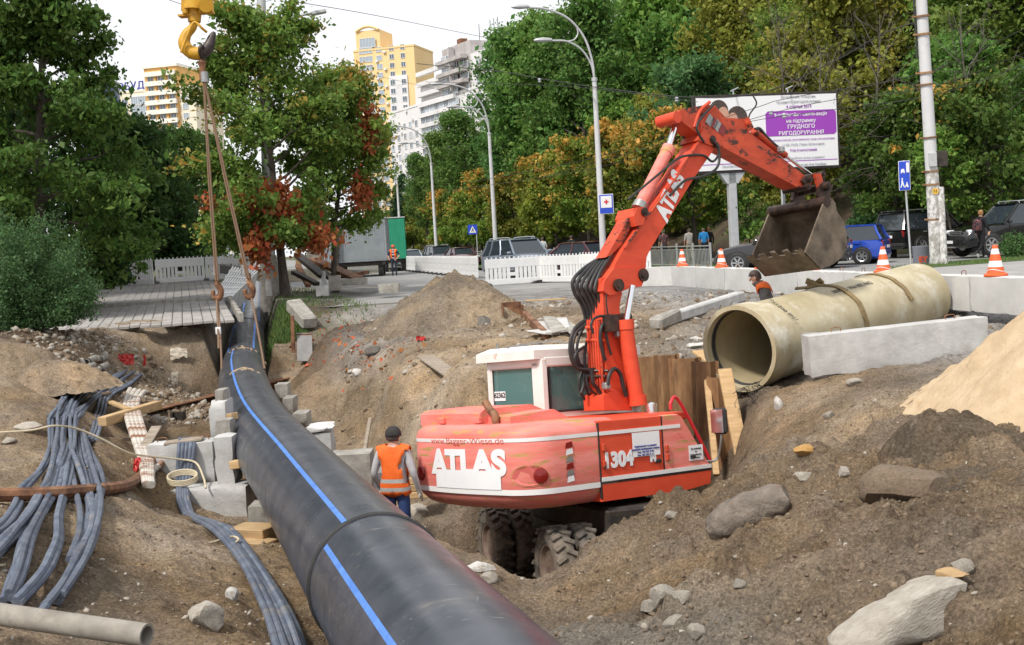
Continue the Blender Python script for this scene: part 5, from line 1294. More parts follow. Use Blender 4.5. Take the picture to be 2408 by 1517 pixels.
rock(1580, 1215, .12, .08, 'stone', 'pale stone on the mound crest beside the log', 14); rock(1560, 1410, .16, .12, 'stone', 'pale stone in the lower middle of the mound', 15); rock(1600, 1420, .13, .1, 'stone', 'angular pale stone beside another in the lower mound', 16)
for i, (x, y, w, h, m_, lb) in enumerate(((1895, 1078, .22, .12, 'stone_orange', 'ochre yellow stone on the crest of the mound'), (1890, 1125, .16, .11, 'stone', 'light grey pebble right of the log'), (1985, 1130, .12, .09, 'stone', 'small pale grey stone above the earth boulder'),
    (1530, 1440, .13, .09, 'stone', 'beige stone low in the middle of the mound'), (1590, 1475, .16, .08, 'stone', 'flat pale stone near the bottom middle'), (1640, 1500, .14, .09, 'stone', 'white stone at the bottom edge right of centre'),
    (545, 1405, .10, .12, 'stone_white', 'small white stone near the hanging cables'), (478, 1470, .26, .2, 'stone', 'angular yellow-beige stone in the left foreground'), (1135, 765, .42, .3, 'stone_dark', 'dark chunk of asphalt in the side of the soil heap'),
    (880, 835, .34, .2, 'stone_dark', 'dark stone on the ledge above the pit wall'), (840, 880, .22, .2, 'stone_white', 'pale stone sticking out of the pit wall'), (415, 832, .25, .18, 'stone', 'pale boulder on the broken slope below the path'),
    (1120, 1345, .3, .13, 'stone_white', 'flat pale stone on the ridge beside the pipe'), (985, 1215, .45, .25, 'stone', 'grey rubble lump beside the worker'), (1740, 1390, .09, .06, 'stone', 'small pebble in the middle of the mound'),
    (2260, 1340, .12, .08, 'stone', 'white pebble beside the big boulder'), (2240, 1370, .16, .05, 'timber', 'short wood splinter beside the big boulder'), (1150, 1365, .16, .1, 'stone', 'beige stone on the ridge near the front wheel'),
    (1950, 980, .16, .12, 'stone', 'grey stone in the slope under the white block'), (1830, 960, .12, .22, 'stone_white', 'upright white stone chip on the slope under the pipe mouth'), (2010, 905, .2, .1, 'stone', 'flat stone on the slope below the white block'), (470, 1130, .1, .06, 'stone', 'stone chip beside the block'),
    (65, 1008, .5, .12, 'stone', 'flat sandy slab under the rope at the left'), (125, 985, .22, .14, 'stone_dark', 'dark brick lying near the cable bundle'), (20, 1045, .2, .1, 'stone', 'pale stone at the left edge'))):
    rock(x, y, w, h, m_, lb, 30+i)
for i, (x, y, w, h) in enumerate(((1660, 815, .5, .12), (1690, 835, .35, .12), (1700, 800, .3, .16), (1640, 800, .25, .08), (1625, 815, .22, .1), (1718, 820, .3, .14))):
    rock(x, y, w, h, 'stone_white', 'white lime rubble lump in front of the yellow pipe mouth, %s piece' % ordinal(i+1), 70+i, group='white rubble by the pipe mouth')
beam('kerb_stone', GH(1540, 775, .1), GH(1592, 757, .12), .3, .26, 'concrete_old', 'short loose kerb stone lying before the block wall', 'kerb stone', None, .04, jit=.02)
beam('kerb_stone', GH(1590, 757, .1), GH(1740, 708, .1), .22, .22, 'concrete', 'long loose concrete kerb leading to the worker', 'kerb stone', None, .03, jit=.02)
beam('kerb_stone', P(690, 716, 34.2), P(728, 760, 32.8), .42, .34, 'concrete_old', 'tilted concrete beam lying on the grass right of the pipe', 'kerb stone', None, .04, jit=.02)
fbs(888, 668, 937, 690, 40, .6, 'concrete_old', 'loose concrete block lying in front of the trailer', loops=False, group=None)
# the log
M['log'] = mat('split_bark', (.14, .115, .095), (.27, .225, .185), .95, scale=7, bump=.06, bscale=11, c3=(.28, .13, .06), scale3=2.2, lo3=.56, hi3=.66)
a, b = GH(1668, 1262, .03), GH(1852, 1200, .05)
mb = MB(); pts = spline([a.lerp(b, k/9) for k in range(10)], 4); mb.tube(pts, np.interp(np.linspace(0, 9, len(pts)), range(10), [.08, .14, .165, .175, .17, .175, .165, .155, .15, .12]).tolist(), 24)
o = mb.build('log', M['log'])
for v in o.data.vertices: v.co *= 1; v.co += v.normal*(.018*mnoise.noise(v.co*4)+.022*mnoise.noise(Vector((v.co.x*6, v.co.y*16, v.co.z*22))))
tag(o, 'thick broken log half buried in the mound', 'log')
# gravel, clods, roots
def scatter(name, n, region, smin, smax, m, label, seed, power=2.6):
    rng = np.random.default_rng(seed); b = bmesh.new(); bmesh.ops.create_icosphere(b, subdivisions=1, radius=1); base = np.array([list(v.co) for v in b.verts]); fc = np.array([[v.index for v in f.verts] for f in b.faces]); b.free()
    V, F = [], []; k = 0
    while k < n:
        x, y = region(rng)
        z = Hh(x, y); s_ = smin*(smax/smin)**(rng.uniform()**power)
        sc = s_*rng.uniform(.55, 1.3, 3); sc[2] *= .75
        r = Matrix.Rotation(rng.uniform(0, 6.28), 3, 'Z') @ Matrix.Rotation(rng.normal()*.6, 3, 'X')
        v = (base*(1+.9*(rng.uniform(size=(len(base), 1))-.5)))*sc
        V.append(v @ np.array(r).T + np.array([x, y, z+s_*.15])); F.append(fc+len(base)*k); k += 1
    me = np_mesh(name, np.concatenate(V), np.concatenate(F), M[m]); return tag(mesh_obj(name, me), label, None, None, 'stuff')
def reg_right(r):
    while True:
        x, y = r.uniform(-.2, 6.2), 5.2+9*r.uniform()**1.3
        if abs(x) < y*.46 and not (x < .9 and y > 12.4): return x, y
def reg_left(r):
    y = 5.5+15*r.uniform()**1.4; return -y*.03-r.uniform()*y*.42-.6, y
def reg_mid(r): return r.uniform(-3.5, 9), r.uniform(18.5, 31)
def reg_wall(r): return r.uniform(-10.5, -5.5), r.uniform(24.5, 29)
scatter('clods', 6000, reg_right, .005, .026, 'clod', 'loose crumbs of brown earth on the mound', 1); scatter('gravel', 500, reg_right, .006, .03, 'stone', 'pale pebbles strewn on the mound', 2, 3.2)
scatter('clods', 4000, reg_left, .006, .026, 'clod', 'loose crumbs of earth on the left bank', 3); scatter('gravel', 800, reg_left, .007, .03, 'stone', 'pale pebbles strewn on the left bank', 4)
scatter('gravel', 1600, reg_mid, .012, .08, 'stone', 'pale rubble behind the pit', 5, 3.2); scatter('clods', 2000, reg_mid, .015, .09, 'clod', 'loose earth crumbs behind the pit', 6); scatter('gravel', 1500, reg_wall, .015, .11, 'stone', 'rubble in the earth face below the path', 7); scatter('clods', 1500, reg_wall, .015, .12, 'clod', 'earth crumbs in the face below the path', 8)
M['brown_leaf'] = mat('dry_leaf', (.30, .12, .03), (.38, .20, .06), .8, scale=30)
rng = np.random.default_rng(3); pts = []
for _ in range(220):
    q = GH(rng.normal(720, 55), rng.normal(770, 45)) if _ % 2 else GH(rng.normal(860, 60), rng.normal(830, 30)); pts.append((q.x, q.y, q.z+.015))
me = leaves_mesh('fallen_leaves', np.array(pts), .09, rng, 0, None, np.ones(len(pts)), 'leaf_rust'); o = mesh_obj('fallen_leaves', me); o.color = (.2, .08, .03, 1); tag(o, 'brown fallen leaves on the bank right of the pipe', None, None, 'stuff')
# roots hanging below the yellow pipe
mb = MB(); rng = random.Random(4)
for k in range(46):
    q = P(1765+rng.uniform(-25, 85), 905+rng.uniform(0, 40), 17.0); d_ = Vector((rng.uniform(-.5, .5), rng.uniform(-.5, -.1), rng.uniform(-.6, .1)))*rng.uniform(.2, .55)
    mb.tube(spline([q, q+d_*.5+Vector((rng.uniform(-.08, .08), 0, rng.uniform(-.08, .08))), q+d_], 4), .005, 4, caps=False)
tag(mb.build('roots', M['bark']), 'tangle of torn roots below the yellow pipe mouth', None, None, 'stuff')
# ---- crane hook and slings
M['hook_yellow'] = mat('hook_yellow', (.62, .34, .02), (.52, .27, .02), .5, scale=5, c3=(.10, .07, .04), scale3=6, lo3=.58, hi3=.7)
M['hook_dark'] = mat('worn_hook', (.045, .035, .035), (.09, .075, .07), .5, metal=.5, scale=8)
HD = 27.0
rt = empty('crane_hook', P(462, 140, HD), 0, 'big yellow crane hook hanging at the top left', 'crane hook')
hook = [(457, 50, 9), (452, 66, 10), (439, 80, 12), (433, 98, 14), (438, 113, 15), (451, 124, 15.5), (467, 126, 15.5), (482, 120, 14.5), (492, 107, 13), (497, 92, 10), (502, 79, 6), (503, 75, 3)]
hc = spline([P(x, y, HD) for x, y, r in hook], 6); hr = np.interp(np.linspace(0, 1, len(hc)), np.linspace(0, 1, len(hook)), [r*HD/FPX for _, _, r in hook]).tolist()
mb = MB(); mb.tube(hc[:40], hr[:40], 16); wpart(mb, 'hook_body', M['hook_yellow'], rt)
mb = MB(); mb.tube(hc[39:], hr[39:], 16); wpart(mb, 'hook_tip', M['hook_dark'], rt)
mb = MB(); mb.cyl(P(458, 8, HD), P(458, 26, HD), .30, n=24); mb.cyl(P(457, 26, HD), P(457, 52, HD), .16, .14, n=20); wpart(mb, 'swivel', M['hook_yellow'], rt)
mb = MB()
for (x0, y0, x1, y1) in ((432, -30, 445, 38), (470, -30, 496, 30)):
    mb.box(P((x0+x1)/2, (y0+y1)/2, HD), ((x1-x0)*HD/FPX, .5, (y1-y0)*HD/FPX), None, .03)
mb.box(P(456, -30, HD), (.6, .45, .5), None, .03); mb.cyl(P(484, 12, HD-.3), P(484, 12, HD-.2), .16, n=16); mb.box(P(440, 38, HD), (.35, .3, .04)); mb.box(P(486, 30, HD), (.3, .3, .04)); wpart(mb, 'hook_block', M['hook_yellow'], rt)
mb = MB(); mb.tube(spline([P(425, 124, HD-.2), P(440, 85, HD-.2), P(453, 56, HD-.2), P(462, 54, HD-.2), P(474, 66, HD-.2), P(486, 76, HD-.1)], 6), .03, 8); wpart(mb, 'safety_latch', M['hook_yellow'], rt)
M['wire_rope'] = mat('rusty_wire_rope', (.15, .09, .055), (.26, .17, .11), .7, scale=60, metal=.3)
rt = empty('sling', P(472, 160, HD), 0, 'two-legged rusty wire sling hanging from the crane hook', 'sling')
mb = MB(); mb.tube(spline([P(478, 142, HD), P(470, 122, HD-.2), P(473, 108, HD-.2), P(478, 118, HD+.15), P(479, 142, HD)], 6), .045, 8); wpart(mb, 'ring_link', M['hook_dark'], rt)
mb = MB(); mb.lathe([(.05, 0), (.09, .1), (.06, .3), (.10, .42), (.04, .5)], P(478, 192, HD), (0, 0, 1), 12); wpart(mb, 'shackle', M['rust'], rt)
for nm, a, b in (('sling_leg', (480, 190), (510, 660)), ('sling_leg', (482, 190), (583, 655))):
    for o in (-.022, .022):
        mb = MB(); mb.tube([P(a[0]-1, a[1], HD)+Vector((o*.3, 0, 0)), P((a[0]+b[0])/2-2, (a[1]+b[1])/2, HD)+Vector((o, 0, 0)), P(b[0], b[1], HD-.3)+Vector((o, 0, 0))], .021, 8); wpart(mb, nm, M['wire_rope'], rt)
for (x, y) in ((481, 182), (508, 636), (575, 635)):
    mb = MB(); mb.cyl(P(x-.5, y-12, HD-.15), P(x+.5, y+12, HD-.15), .085, n=12); wpart(mb, 'ferrule', M['steel'], rt)
for (x, y) in ((509, 675), (584, 672)):
    mb = MB(); mb.tube(spline([P(x, y-30, HD-.2), P(x+2, y-8, HD-.2), P(x+10, y+8, HD-.2), P(x+6, y+26, HD-.2), P(x-6, y+22, HD-.2), P(x-9, y+8, HD-.2)], 6), [.05]*6+[.07]*18+[.05]*6+[.03], 10); wpart(mb, 'sling_hook', M['rust'], rt)
for pts in ([(512, 700, 26.8), (516, 760, 26.6), (520, 830, 26.2), (521, 880, 25.9)], [(509, 700, 26.8), (512, 760, 26.4), (514, 820, 26.0)], [(590, 695, 26.8), (603, 760, 26.4), (614, 820, 26.0), (622, 868, 25.6)]):
    mb = MB(); mb.tube(spline([P(*p) for p in pts], 5), .024, 7); wpart(mb, 'choker_rope', M['wire_rope'], rt)
mb = MB(); mb.box(P(513, 778, 26.3), (.12, .02, .16), None, .01); wpart(mb, 'paper_tag', M['white_paint'], rt)
# ================================================================== the excavator
EXS = Vector((1.02, 15.76, -3.0)); EXR = R(38)
TILT = Matrix.Rotation(R(-6.5), 3, 'X')                    # the machine stands leaning away on the uneven pit floor
FW = TILT @ Vector((math.cos(EXR), math.sin(EXR), 0)); LF = TILT @ Vector((-math.sin(EXR), math.cos(EXR), 0)); UPM = TILT @ Vector((0, 0, 1))
ex = empty('excavator', EXS, EXR, 'red wheeled excavator with raised bucket standing in the pit', 'excavator')
ex.rotation_euler = Matrix((FW, LF, UPM)).transposed().to_euler()
def paint(name, c1, c2, wear=.62, c3=(.42, .27, .09)):
    return mat(name, c1, c2, .55, scale=2.2, spec=.35, c3=c3, scale3=3.2, lo3=wear, hi3=wear+.06, stretch=(1, 1, 2.2), bump=.004, bscale=3)
M['red'] = paint('red_paint', (.62, .062, .026), (.70, .085, .035), .66, (.16, .07, .04))
M['red_faded'] = mat('faded_red_paint', (.74, .17, .13), (.82, .28, .24), .5, scale=1.1, spec=.35, c3=(.45, .29, .10), scale3=2.0, lo3=.55, hi3=.62, stretch=(1.1, 1.1, 7), bump=.004, bscale=3)
M['red_dirty'] = paint('dirty_red_paint', (.42, .05, .022), (.62, .085, .032), .54, (.06, .03, .022))
M['cab_white'] = mat('cab_white', (.70, .68, .63), (.78, .77, .73), .5, scale=3, c3=(.40, .19, .07), scale3=3, lo3=.60, hi3=.72)
M['cab_glass'] = mat('cab_glass', (.12, .26, .25), None, .04, spec=.7, trans=.0, alpha=.55)
M['decal_white'] = mat('decal_white', (.78, .78, .80), (.83, .83, .84), .5, scale=2)
M['lens_red'] = mat('red_lens', (.22, .012, .01), None, .2)
M['hose'] = mat('black_hose', (.014, .014, .015), (.03, .029, .028), .45, scale=8)
M['grease'] = mat('greasy_steel', (.02, .016, .014), (.09, .05, .035), .45, metal=.4, scale=9)
M['bucket'] = mat('worn_bucket', (.10, .075, .05), (.24, .19, .14), .6, metal=.35, scale=3, c3=(.06, .045, .035), scale3=1.8, lo3=.52, hi3=.68, bump=.004, bscale=14)
M['tyre'] = mat('muddy_tyre', (.028, .027, .026), (.075, .068, .06), .9, scale=5, c3=(.22, .18, .14), scale3=2.5, lo3=.38, hi3=.62, bump=.004)
M['rim'] = mat('muddy_rim', (.13, .085, .065), (.22, .165, .13), .8, scale=4, c3=(.08, .05, .04), scale3=3)
M['stripe_white'] = mat('worn_white_stripe', (.74, .73, .72), (.78, .78, .77), .5, scale=3, c3=(.45, .33, .2), scale3=4, lo3=.64, hi3=.72)
M['ink_blue'] = mat('blue_ink', (.05, .07, .30), None, .6)
def loc3(p):
    v = Vector(p)-EXS; return Vector((v.dot(FW), v.dot(LF), v.dot(UPM)))
def E3(x, y, yl):
    """picture point on the machine's lengthwise plane at yl metres left of its centre -> machine coordinates."""
    return loc3(PPL(x, y, EXS+LF*yl, LF))
def E2(x, y, yl): q = E3(x, y, yl); return (q.x, q.z)
def Er(x, y, xl): return loc3(PPL(x, y, EXS+FW*xl, FW))
def slab(name, poly, y0, y1, m, yref=None, parent=None):
    mb = MB(); mb.prism([E2(x, y, y0 if yref is None else yref) for x, y in poly], (0, y0, 0), (1, 0, 0), (0, 0, 1), (0, y1-y0, 0)); return mb.build(name, M[m], parent or ex)
# ---- upper body
def outline(inset=0.0, x_front=-.75):
    xr, yl, yr, r = -2.16+inset, 1.36-inset, -1.22+inset, .46
    pts = [(x_front, yr)]
    for k in range(9):
        a = -math.pi/2-k*math.pi/16; pts.append((xr+r+r*math.cos(a), yr+r+r*math.sin(a)))
    for k in range(9): t = k/8; pts.append((xr-.07*math.sin(math.pi*t), yr+r+(yl-yr-2*r)*t)) if 0 < k < 8 else None
    for k in range(9):
        a = math.pi-k*math.pi/16; pts.append((xr+r+r*math.cos(a), yl-r+r*math.sin(a)))
    pts.append((x_front, yl)); return pts
ZB, ZT = 1.25, 2.26
mb = MB(); rings = []
for z, i_ in ((ZB, .20), (ZB+.05, .10), (ZB+.13, .035), (ZB+.22, 0), (ZT-.14, 0), (ZT-.07, .02), (ZT-.02, .07), (ZT, .16)):
    rings.append([Vector((x, y, z)) for x, y in outline(i_)])
mb.loft(rings); cw_ = mb.build('counterweight', M['red_faded'], ex, sharp=40)
def band(name, z0, z1, m, xf=-.75, off=.004):
    mb = MB(); mb.loft([[Vector((x, y, z)) for x, y in outline(-off, xf)] for z in (z0, z1)], caps=False, closed=False); return mb.build(name, M[m], ex)
band('white_stripe', ZT-.205, ZT-.16, 'stripe_white'); band('white_stripe', ZB+.185, ZB+.25, 'stripe_white')
YS = -1.22
# right flank panels
flank = [(1407, 974), (1590, 949), (1606, 958), (1670, 1078), (1664, 1104), (1407, 1166)]
pol = [E2(x, y, YS) for x, y in flank]; xs0 = -1.46
zt_f, zb_f = ZT, ZB
xe = [p[0] for p in pol]
side_poly = [(xs0, ZB+.06), (xs0, ZT-.04), (pol[1][0]-.05, ZT), (pol[1][0]+.1, ZT-.06), (pol[3][0], ZT-.80), (pol[3][0]-.02, ZT-.98), (xs0+.9, ZB+.04)]
def flank_part(name, pts, m, y0=YS-.012, th=.5):
    mb = MB(); n = len(pts); cx = sum(p[0] for p in pts)/n; cz = sum(p[1] for p in pts)/n
    outer = [Vector((cx+(x-cx)*.985, y0, cz+(z-cz)*.97)) for x, z in pts]; mid = [Vector((x, y0+.03, z)) for x, z in pts]; back = [Vector((x, y0+th, z)) for x, z in pts]
    mb.loft([back, mid, outer]); o = mb.build(name, M[m], ex, sharp=25); return o
xa, xb, xc = max(-1.5, E3(1409, 1070, YS).x), E3(1553, 1000, YS).x, pol[3][0]                       # door seams
xB = pol[1][0]
def ztop(x): return ZT-.01 if x < xB else ZT-.01-(x-xB)/(xc-xB)*.78
flank_part('side_door', [(xa, ZB+.24), (xa, ZT-.03), (xb, ZT-.03), (xb, ZB+.24)], 'red', th=.5)
flank_part('side_door', [(xb+.012, ZB+.24), (xb+.012, ZT-.03), (xB, ZT-.03), (xB+.06, ZT-.06), (xc, ZT-.78), (xc, ZB+.24)], 'red_faded', th=.9)
flank_part('side_skirt', [(xa, ZB+.01), (xa, ZB+.22), (xc, ZB+.22), (xc-.03, ZB+.05), (xc-.5, ZB+.0)], 'red', th=.9)
for z0, z1, x0, x1 in ((ZT-.205, ZT-.16, xa+.005, xB+.02), (ZB+.25, ZB+.30, xa+.005, xc-.01)):
    mb = MB(); mb.box(((x0+x1)/2, YS-.016, (z0+z1)/2), (x1-x0, .01, z1-z0)); mb.build('white_stripe', M['stripe_white'], ex)
mb = MB(); mb.box(((xa+xc)/2, YS-.006, ZB+.232), (xc-xa, .02, .018)); mb.box((xa-.006, YS, (ZB+ZT)/2), (.014, .03, ZT-ZB-.10)); mb.box((xb+.006, YS, (ZB+.24+ZT)/2), (.012, .03, ZT-ZB-.32)); mb.build('panel_gap', M['black_rubber'], ex)
for x, z in ((xa+.05, ZT-.35), (xa+.05, ZB+.45), (xb+.06, ZT-.45), (xb+.06, ZB+.45)):
    mb = MB(); mb.box((x, YS-.03, z), (.05, .03, .09), None, .008); mb.build('hinge', M['red_dirty'], ex)
for x in (xb-.10, xc-.35): mb = MB(); mb.box((x, YS-.03, ZB+.42), (.10, .02, .05), None, .01); mb.build('door_latch', M['black_rubber'], ex)
# deck and front platform
mb = MB(); mb.box((-.22, .12, ZT-.06), (1.66, 2.5, .1), None, .02); mb.build('deck', M['red'], ex)
mb = MB(); mb.box((.1, .2, 1.42), (2.0, 2.0, .30), None, .03); mb.build('slew_platform', M['dark_steel'], ex)
# engine hood
h0 = Er(1060, 985, -1.35); 
mb = MB(); yl0 = 1.28; yr0 = -.55
prof = [(-1.92, ZT-.02), (-1.92, ZT+.13), (-1.84, ZT+.18), (-1.1, ZT+.20), (-.85, ZT+.10), (-.8, ZT-.02)]
mb.prism(prof, (0, -.05, 0), (1, 0, 0), (0, 0, 1), (0, 1.33, 0)); mb.build('engine_hood', M['red_faded'], ex)
mb = MB(); mb.prism([(-1.80, ZT-.02), (-1.80, ZT+.08), (-1.1, ZT+.13), (-.8, ZT-.02)], (0, -.5, 0), (1, 0, 0), (0, 0, 1), (0, .45, 0)); mb.build('engine_hood', M['red_faded'], ex)
for y in (.75, -.02): 
    mb = MB(); mb.box((-1.94, y, ZT+.05), (.06, .12, .08), None, .01); mb.build('hood_latch', M['red_faded'], ex)
e0, e1 = Er(1164, 985, -1.85), Er(1141, 945, -1.85)
mb = MB(); mb.tube(spline([e0+Vector((0, 0, -.1)), e0+Vector((0, 0, .04)), (e0+e1)/2, e1], 5), .05, 12, caps=False); mb.build('exhaust_pipe', M['rust'], ex)
# rear lights, lettering
def oval(c, w, h, n=28): return [(c[0]+w*math.cos(2*math.pi*k/n), c[1]+h*math.sin(2*math.pi*k/n)) for k in range(n)]
OUTL = [Vector((x, y, 0)) for x, y in outline(0.0)][::-1]          # from the left flank round the tail to the right flank
dense = []
for a_, b_ in zip(OUTL[:-1], OUTL[1:]):
    for k in range(10): dense.append(a_.lerp(b_, k/10))
arc = [0.0]
for a_, b_ in zip(dense[:-1], dense[1:]): arc.append(arc[-1]+(b_-a_).length)
def ex_world(v): return EXS+FW*v.x+LF*v.y+UPM*v.z
def out_at(s_):
    i_ = min(max(int(np.searchsorted(arc, s_)), 3), len(dense)-4); t_ = (dense[i_+3]-dense[i_-3]).normalized(); return dense[i_]+t_*(s_-arc[i_]), t_, Vector((t_.y, -t_.x, 0))
def out_px(px, z):
    """arc length at which the tail surface is seen at picture column px."""
    best = None
    for i_ in range(3, len(dense)-3):
        t_ = (dense[i_+3]-dense[i_-3]).normalized(); n_ = Vector((t_.y, -t_.x, 0)); w_ = ex_world(Vector((dense[i_].x, dense[i_].y, z)))
        if (FW*n_.x+LF*n_.y).dot(EYE-w_) < 0: continue
        e = abs(proj(w_)[0]-px)
        if best is None or e < best[0]: best = (e, arc[i_])
    return best[1]
def z_px(s_, py):
    p_, t_, n_ = out_at(s_); return min(np.linspace(.8, 2.6, 300), key=lambda z: abs(proj(ex_world(Vector((p_.x, p_.y, z))))[1]-py))
def wrap(me, s0, s1, z0, zh, m, name, off=.006, th=.004):
    """lay a flat mesh (x across, y up) round the tail between arc lengths s0 and s1."""
    co = np.array([list(v.co) for v in me.vertices]); lo, hi = co.min(0), co.max(0)
    for v in me.vertices:
        u = (v.co.x-lo[0])/(hi[0]-lo[0]); w = (v.co.y-lo[1])/(hi[1]-lo[1]); p_, t_, n_ = out_at(s0+(s1-s0)*u)
        q_ = p_+n_*(off+(th if v.co.z > 0 else 0)); v.co = Vector((q_.x, q_.y, z0+zh*w))
    me.materials.clear(); me.materials.append(M[m]); return mesh_obj(name, me, ex)
def sheet(w, h, n=24, shape=None):
    b = bmesh.new()
    if shape: f_ = b.faces.new([b.verts.new((x, y, .01)) for x, y in shape])
    else:
        for k in range(n):
            x0_, x1_ = w*k/n, w*(k+1)/n; b.faces.new([b.verts.new(p) for p in ((x0_, 0, .01), (x1_, 0, .01), (x1_, h, .01), (x0_, h, .01))])
        bmesh.ops.remove_doubles(b, verts=b.verts, dist=1e-5)
    me = bpy.data.meshes.new('sheet'); b.to_mesh(me); b.free(); return me
sa, sb = out_px(1016, 1.75), out_px(1192, 1.75)
za, zb_ = z_px((sa+sb)/2, 1118), z_px((sa+sb)/2, 1056)
wrap(text_mesh('ATLAS', .4, .004, .022), sa, sb, za, zb_-za, 'decal_white', 'lettering')
sa, sb = out_px(1028, 1.60), out_px(1179, 1.60); z0_, z1_ = z_px((sa+sb)/2, 1149), z_px((sa+sb)/2, 1106)
wrap(sheet(1, 1), sa, sb, z0_, z1_-z0_, 'decal_white', 'paper_cover', .008)
M['ghost'] = mat('ghost_lettering', (.66, .15, .115), None, .6)
sa, sb = out_px(1015, 1.95), out_px(1185, 1.95); z0_ = z_px((sa+sb)/2, 1047); wrap(text_mesh('www.Bagger-Wiese.de', .1, .002), sa, sb, z0_, .09, 'ghost', 'lettering', .004)
# tail lamps in oval pockets
sc_ = out_px(1246, 1.55); zl = z_px(sc_, 1120)
M['lamp_pocket'] = mat('lamp_pocket', (.60, .13, .11), None, .6); M['pocket_rim'] = mat('scraped_rim', (.48, .28, .10), (.66, .16, .12), .7, scale=9)
wrap(sheet(1, 1, shape=oval((0, 0), 1, 1)), sc_-.235, sc_+.235, zl-.125, .25, 'pocket_rim', 'lamp_pocket', .004); wrap(sheet(1, 1, shape=oval((0, 0), 1, 1)), sc_-.215, sc_+.215, zl-.11, .22, 'lamp_pocket', 'lamp_pocket', .008)
p_, t_, n_ = out_at(sc_+.13); mb = MB(); mb.lathe([(.09, 0), (.085, .02), (.05, .03), (.001, .034)], Vector((p_.x, p_.y, zl))+n_*.012, n_, 20); mb.build('tail_lamp', M['lens_red'], ex)
sl_ = out_px(992, 1.55); p_, t_, n_ = out_at(sl_); mb = MB(); mb.lathe([(.10, 0), (.09, .02), (.05, .03), (.001, .035)], Vector((p_.x, p_.y, zl))+n_*.004, n_, 20); mb.build('tail_lamp', M['lens_red'], ex)
# worn red and white warning strip
sw = out_px(1345, 1.80)
for k, (z, col_) in enumerate(((1.98, 'lens_red'), (1.90, 'decal_white'), (1.81, 'steel'), (1.73, 'lens_red'), (1.65, 'steel'), (1.58, 'decal_white'))):
    wrap(sheet(1, 1, shape=((0, 0), (1, .2), (.9, 1), (.15, .85))), sw-.06, sw+.06, z-.04, .08, col_, 'warning_mark', .006)
ROT_REAR = (R(90), 0, R(-90))
ROT_SIDE = (R(90), 0, 0)
def side_text(t, px, py, size, m, bold=0.0, off=.02, rot=0.0, **k):
    q = E3(px, py, YS); return text_on(t, size, m, ex, (q.x, YS-off, q.z), (R(90), -rot, 0), .003, bold, **k)
o = side_text('1304', 1452, 1096, .25, 'decal_white', .012); 
p0, p1 = E3(1480, 985, YS), E3(1549, 1068, YS)
mb = MB(); mb.box(((p0.x+p1.x)/2, YS-.024, (p1.z+ZT-.215)/2), (p1.x-p0.x, .004, ZT-.215-p1.z), None); o = mb.build('paper_cover', M['decal_white'], ex)
side_text('M', 1533, 1084, .13, 'decal_white', .01)
for k, t in enumerate(('Будівництво та ремонт', 'зовнішніх інженерних мереж', 'Тел.. 044 364 19 95', 'Тел.. 067 370 71 11')):
    side_text(t, 1514, 1050+k*7, .034, 'ink_blue', .0, .029)
p0, p1 = E3(1616, 1048, YS), E3(1651, 1080, YS)
mb = MB(); mb.box(((p0.x+p1.x)/2, YS-.018, (p0.z+p1.z)/2), (p1.x-p0.x, .004, p0.z-p1.z)); mb.build('warning_plate', M['decal_white'], ex)
for k, t in enumerate(('Der Aufenthalt', 'im', 'Gefahrenbereich', 'ist verboten')): side_text(t, 1633, 1056+k*7, .030, 'ink', 0, .023)
# ---- cab
CX0, CX1, CY0, CY1, CZ0, CZ1 = -.58, 1.10, .32, 1.44, ZT-.25, 3.06
CYM = (CY0+CY1)/2
def cabbox(name, c, s_, m='cab_white', bev=.02): mb = MB(); mb.box(c, s_, None, bev); return mb.build(name, M[m], ex)
for (x, y) in ((CX0, CY0), (CX0, CY1), (CX1, CY0), (CX1, CY1)): cabbox('cab_pillar', (x, y, (CZ0+CZ1)/2), (.13, .10, CZ1-CZ0), bev=.03)
cabbox('cab_pillar', (CX0, CY0+.10, (CZ0+CZ1)/2), (.10, .16, CZ1-CZ0-.1))
cabbox('cab_sill', ((CX0+CX1)/2, (CY0+CY1)/2, CZ0+.15), (CX1-CX0+.04, CY1-CY0+.04, .35))
cabbox('cab_header', (CX0, (CY0+CY1)/2, CZ1-.06), (.10, CY1-CY0, .14)); cabbox('cab_header', ((CX0+CX1)/2, CY0, CZ1-.06), (CX1-CX0, .10, .14))
mb = MB(); rr0 = [(CX0-.16, CY0-.04), (CX1+.1, CY0-.04), (CX1+.1, CY1+.08), (CX0-.16, CY1+.14)]
mb.loft([[Vector((x, y, CZ1-.02)) for x, y in rr0], [Vector((x, y, CZ1+.10)) for x, y in rr0], [Vector((.42+(x-.42)*.86, CYM+(y-CYM)*.82, CZ1+.17)) for x, y in rr0]], smooth=False); mb.build('cab_roof', M['cab_white'], ex)
mb = MB(); mb.box((CX0-.01, (CY0+CY1)/2+.05, (CZ0+CZ1)/2+.1), (.008, CY1-CY0-.2, CZ1-CZ0-.42)); mb.build('cab_window', M['cab_glass'], ex)
mb = MB(); mb.box(((CX0+CX1)/2, CY0-.01, (CZ0+CZ1)/2+.12), (CX1-CX0-.2, .008, CZ1-CZ0-.40)); mb.build('cab_window', M['cab_glass'], ex)
mb = MB(); mb.box(((CX0+CX1)/2, CY1, (CZ0+CZ1)/2+.12), (CX1-CX0-.2, .008, CZ1-CZ0-.40)); mb.box((CX1, (CY0+CY1)/2, (CZ0+CZ1)/2+.12), (.008, CY1-CY0-.1, CZ1-CZ0-.40)); mb.build('cab_window', M['cab_glass'], ex)
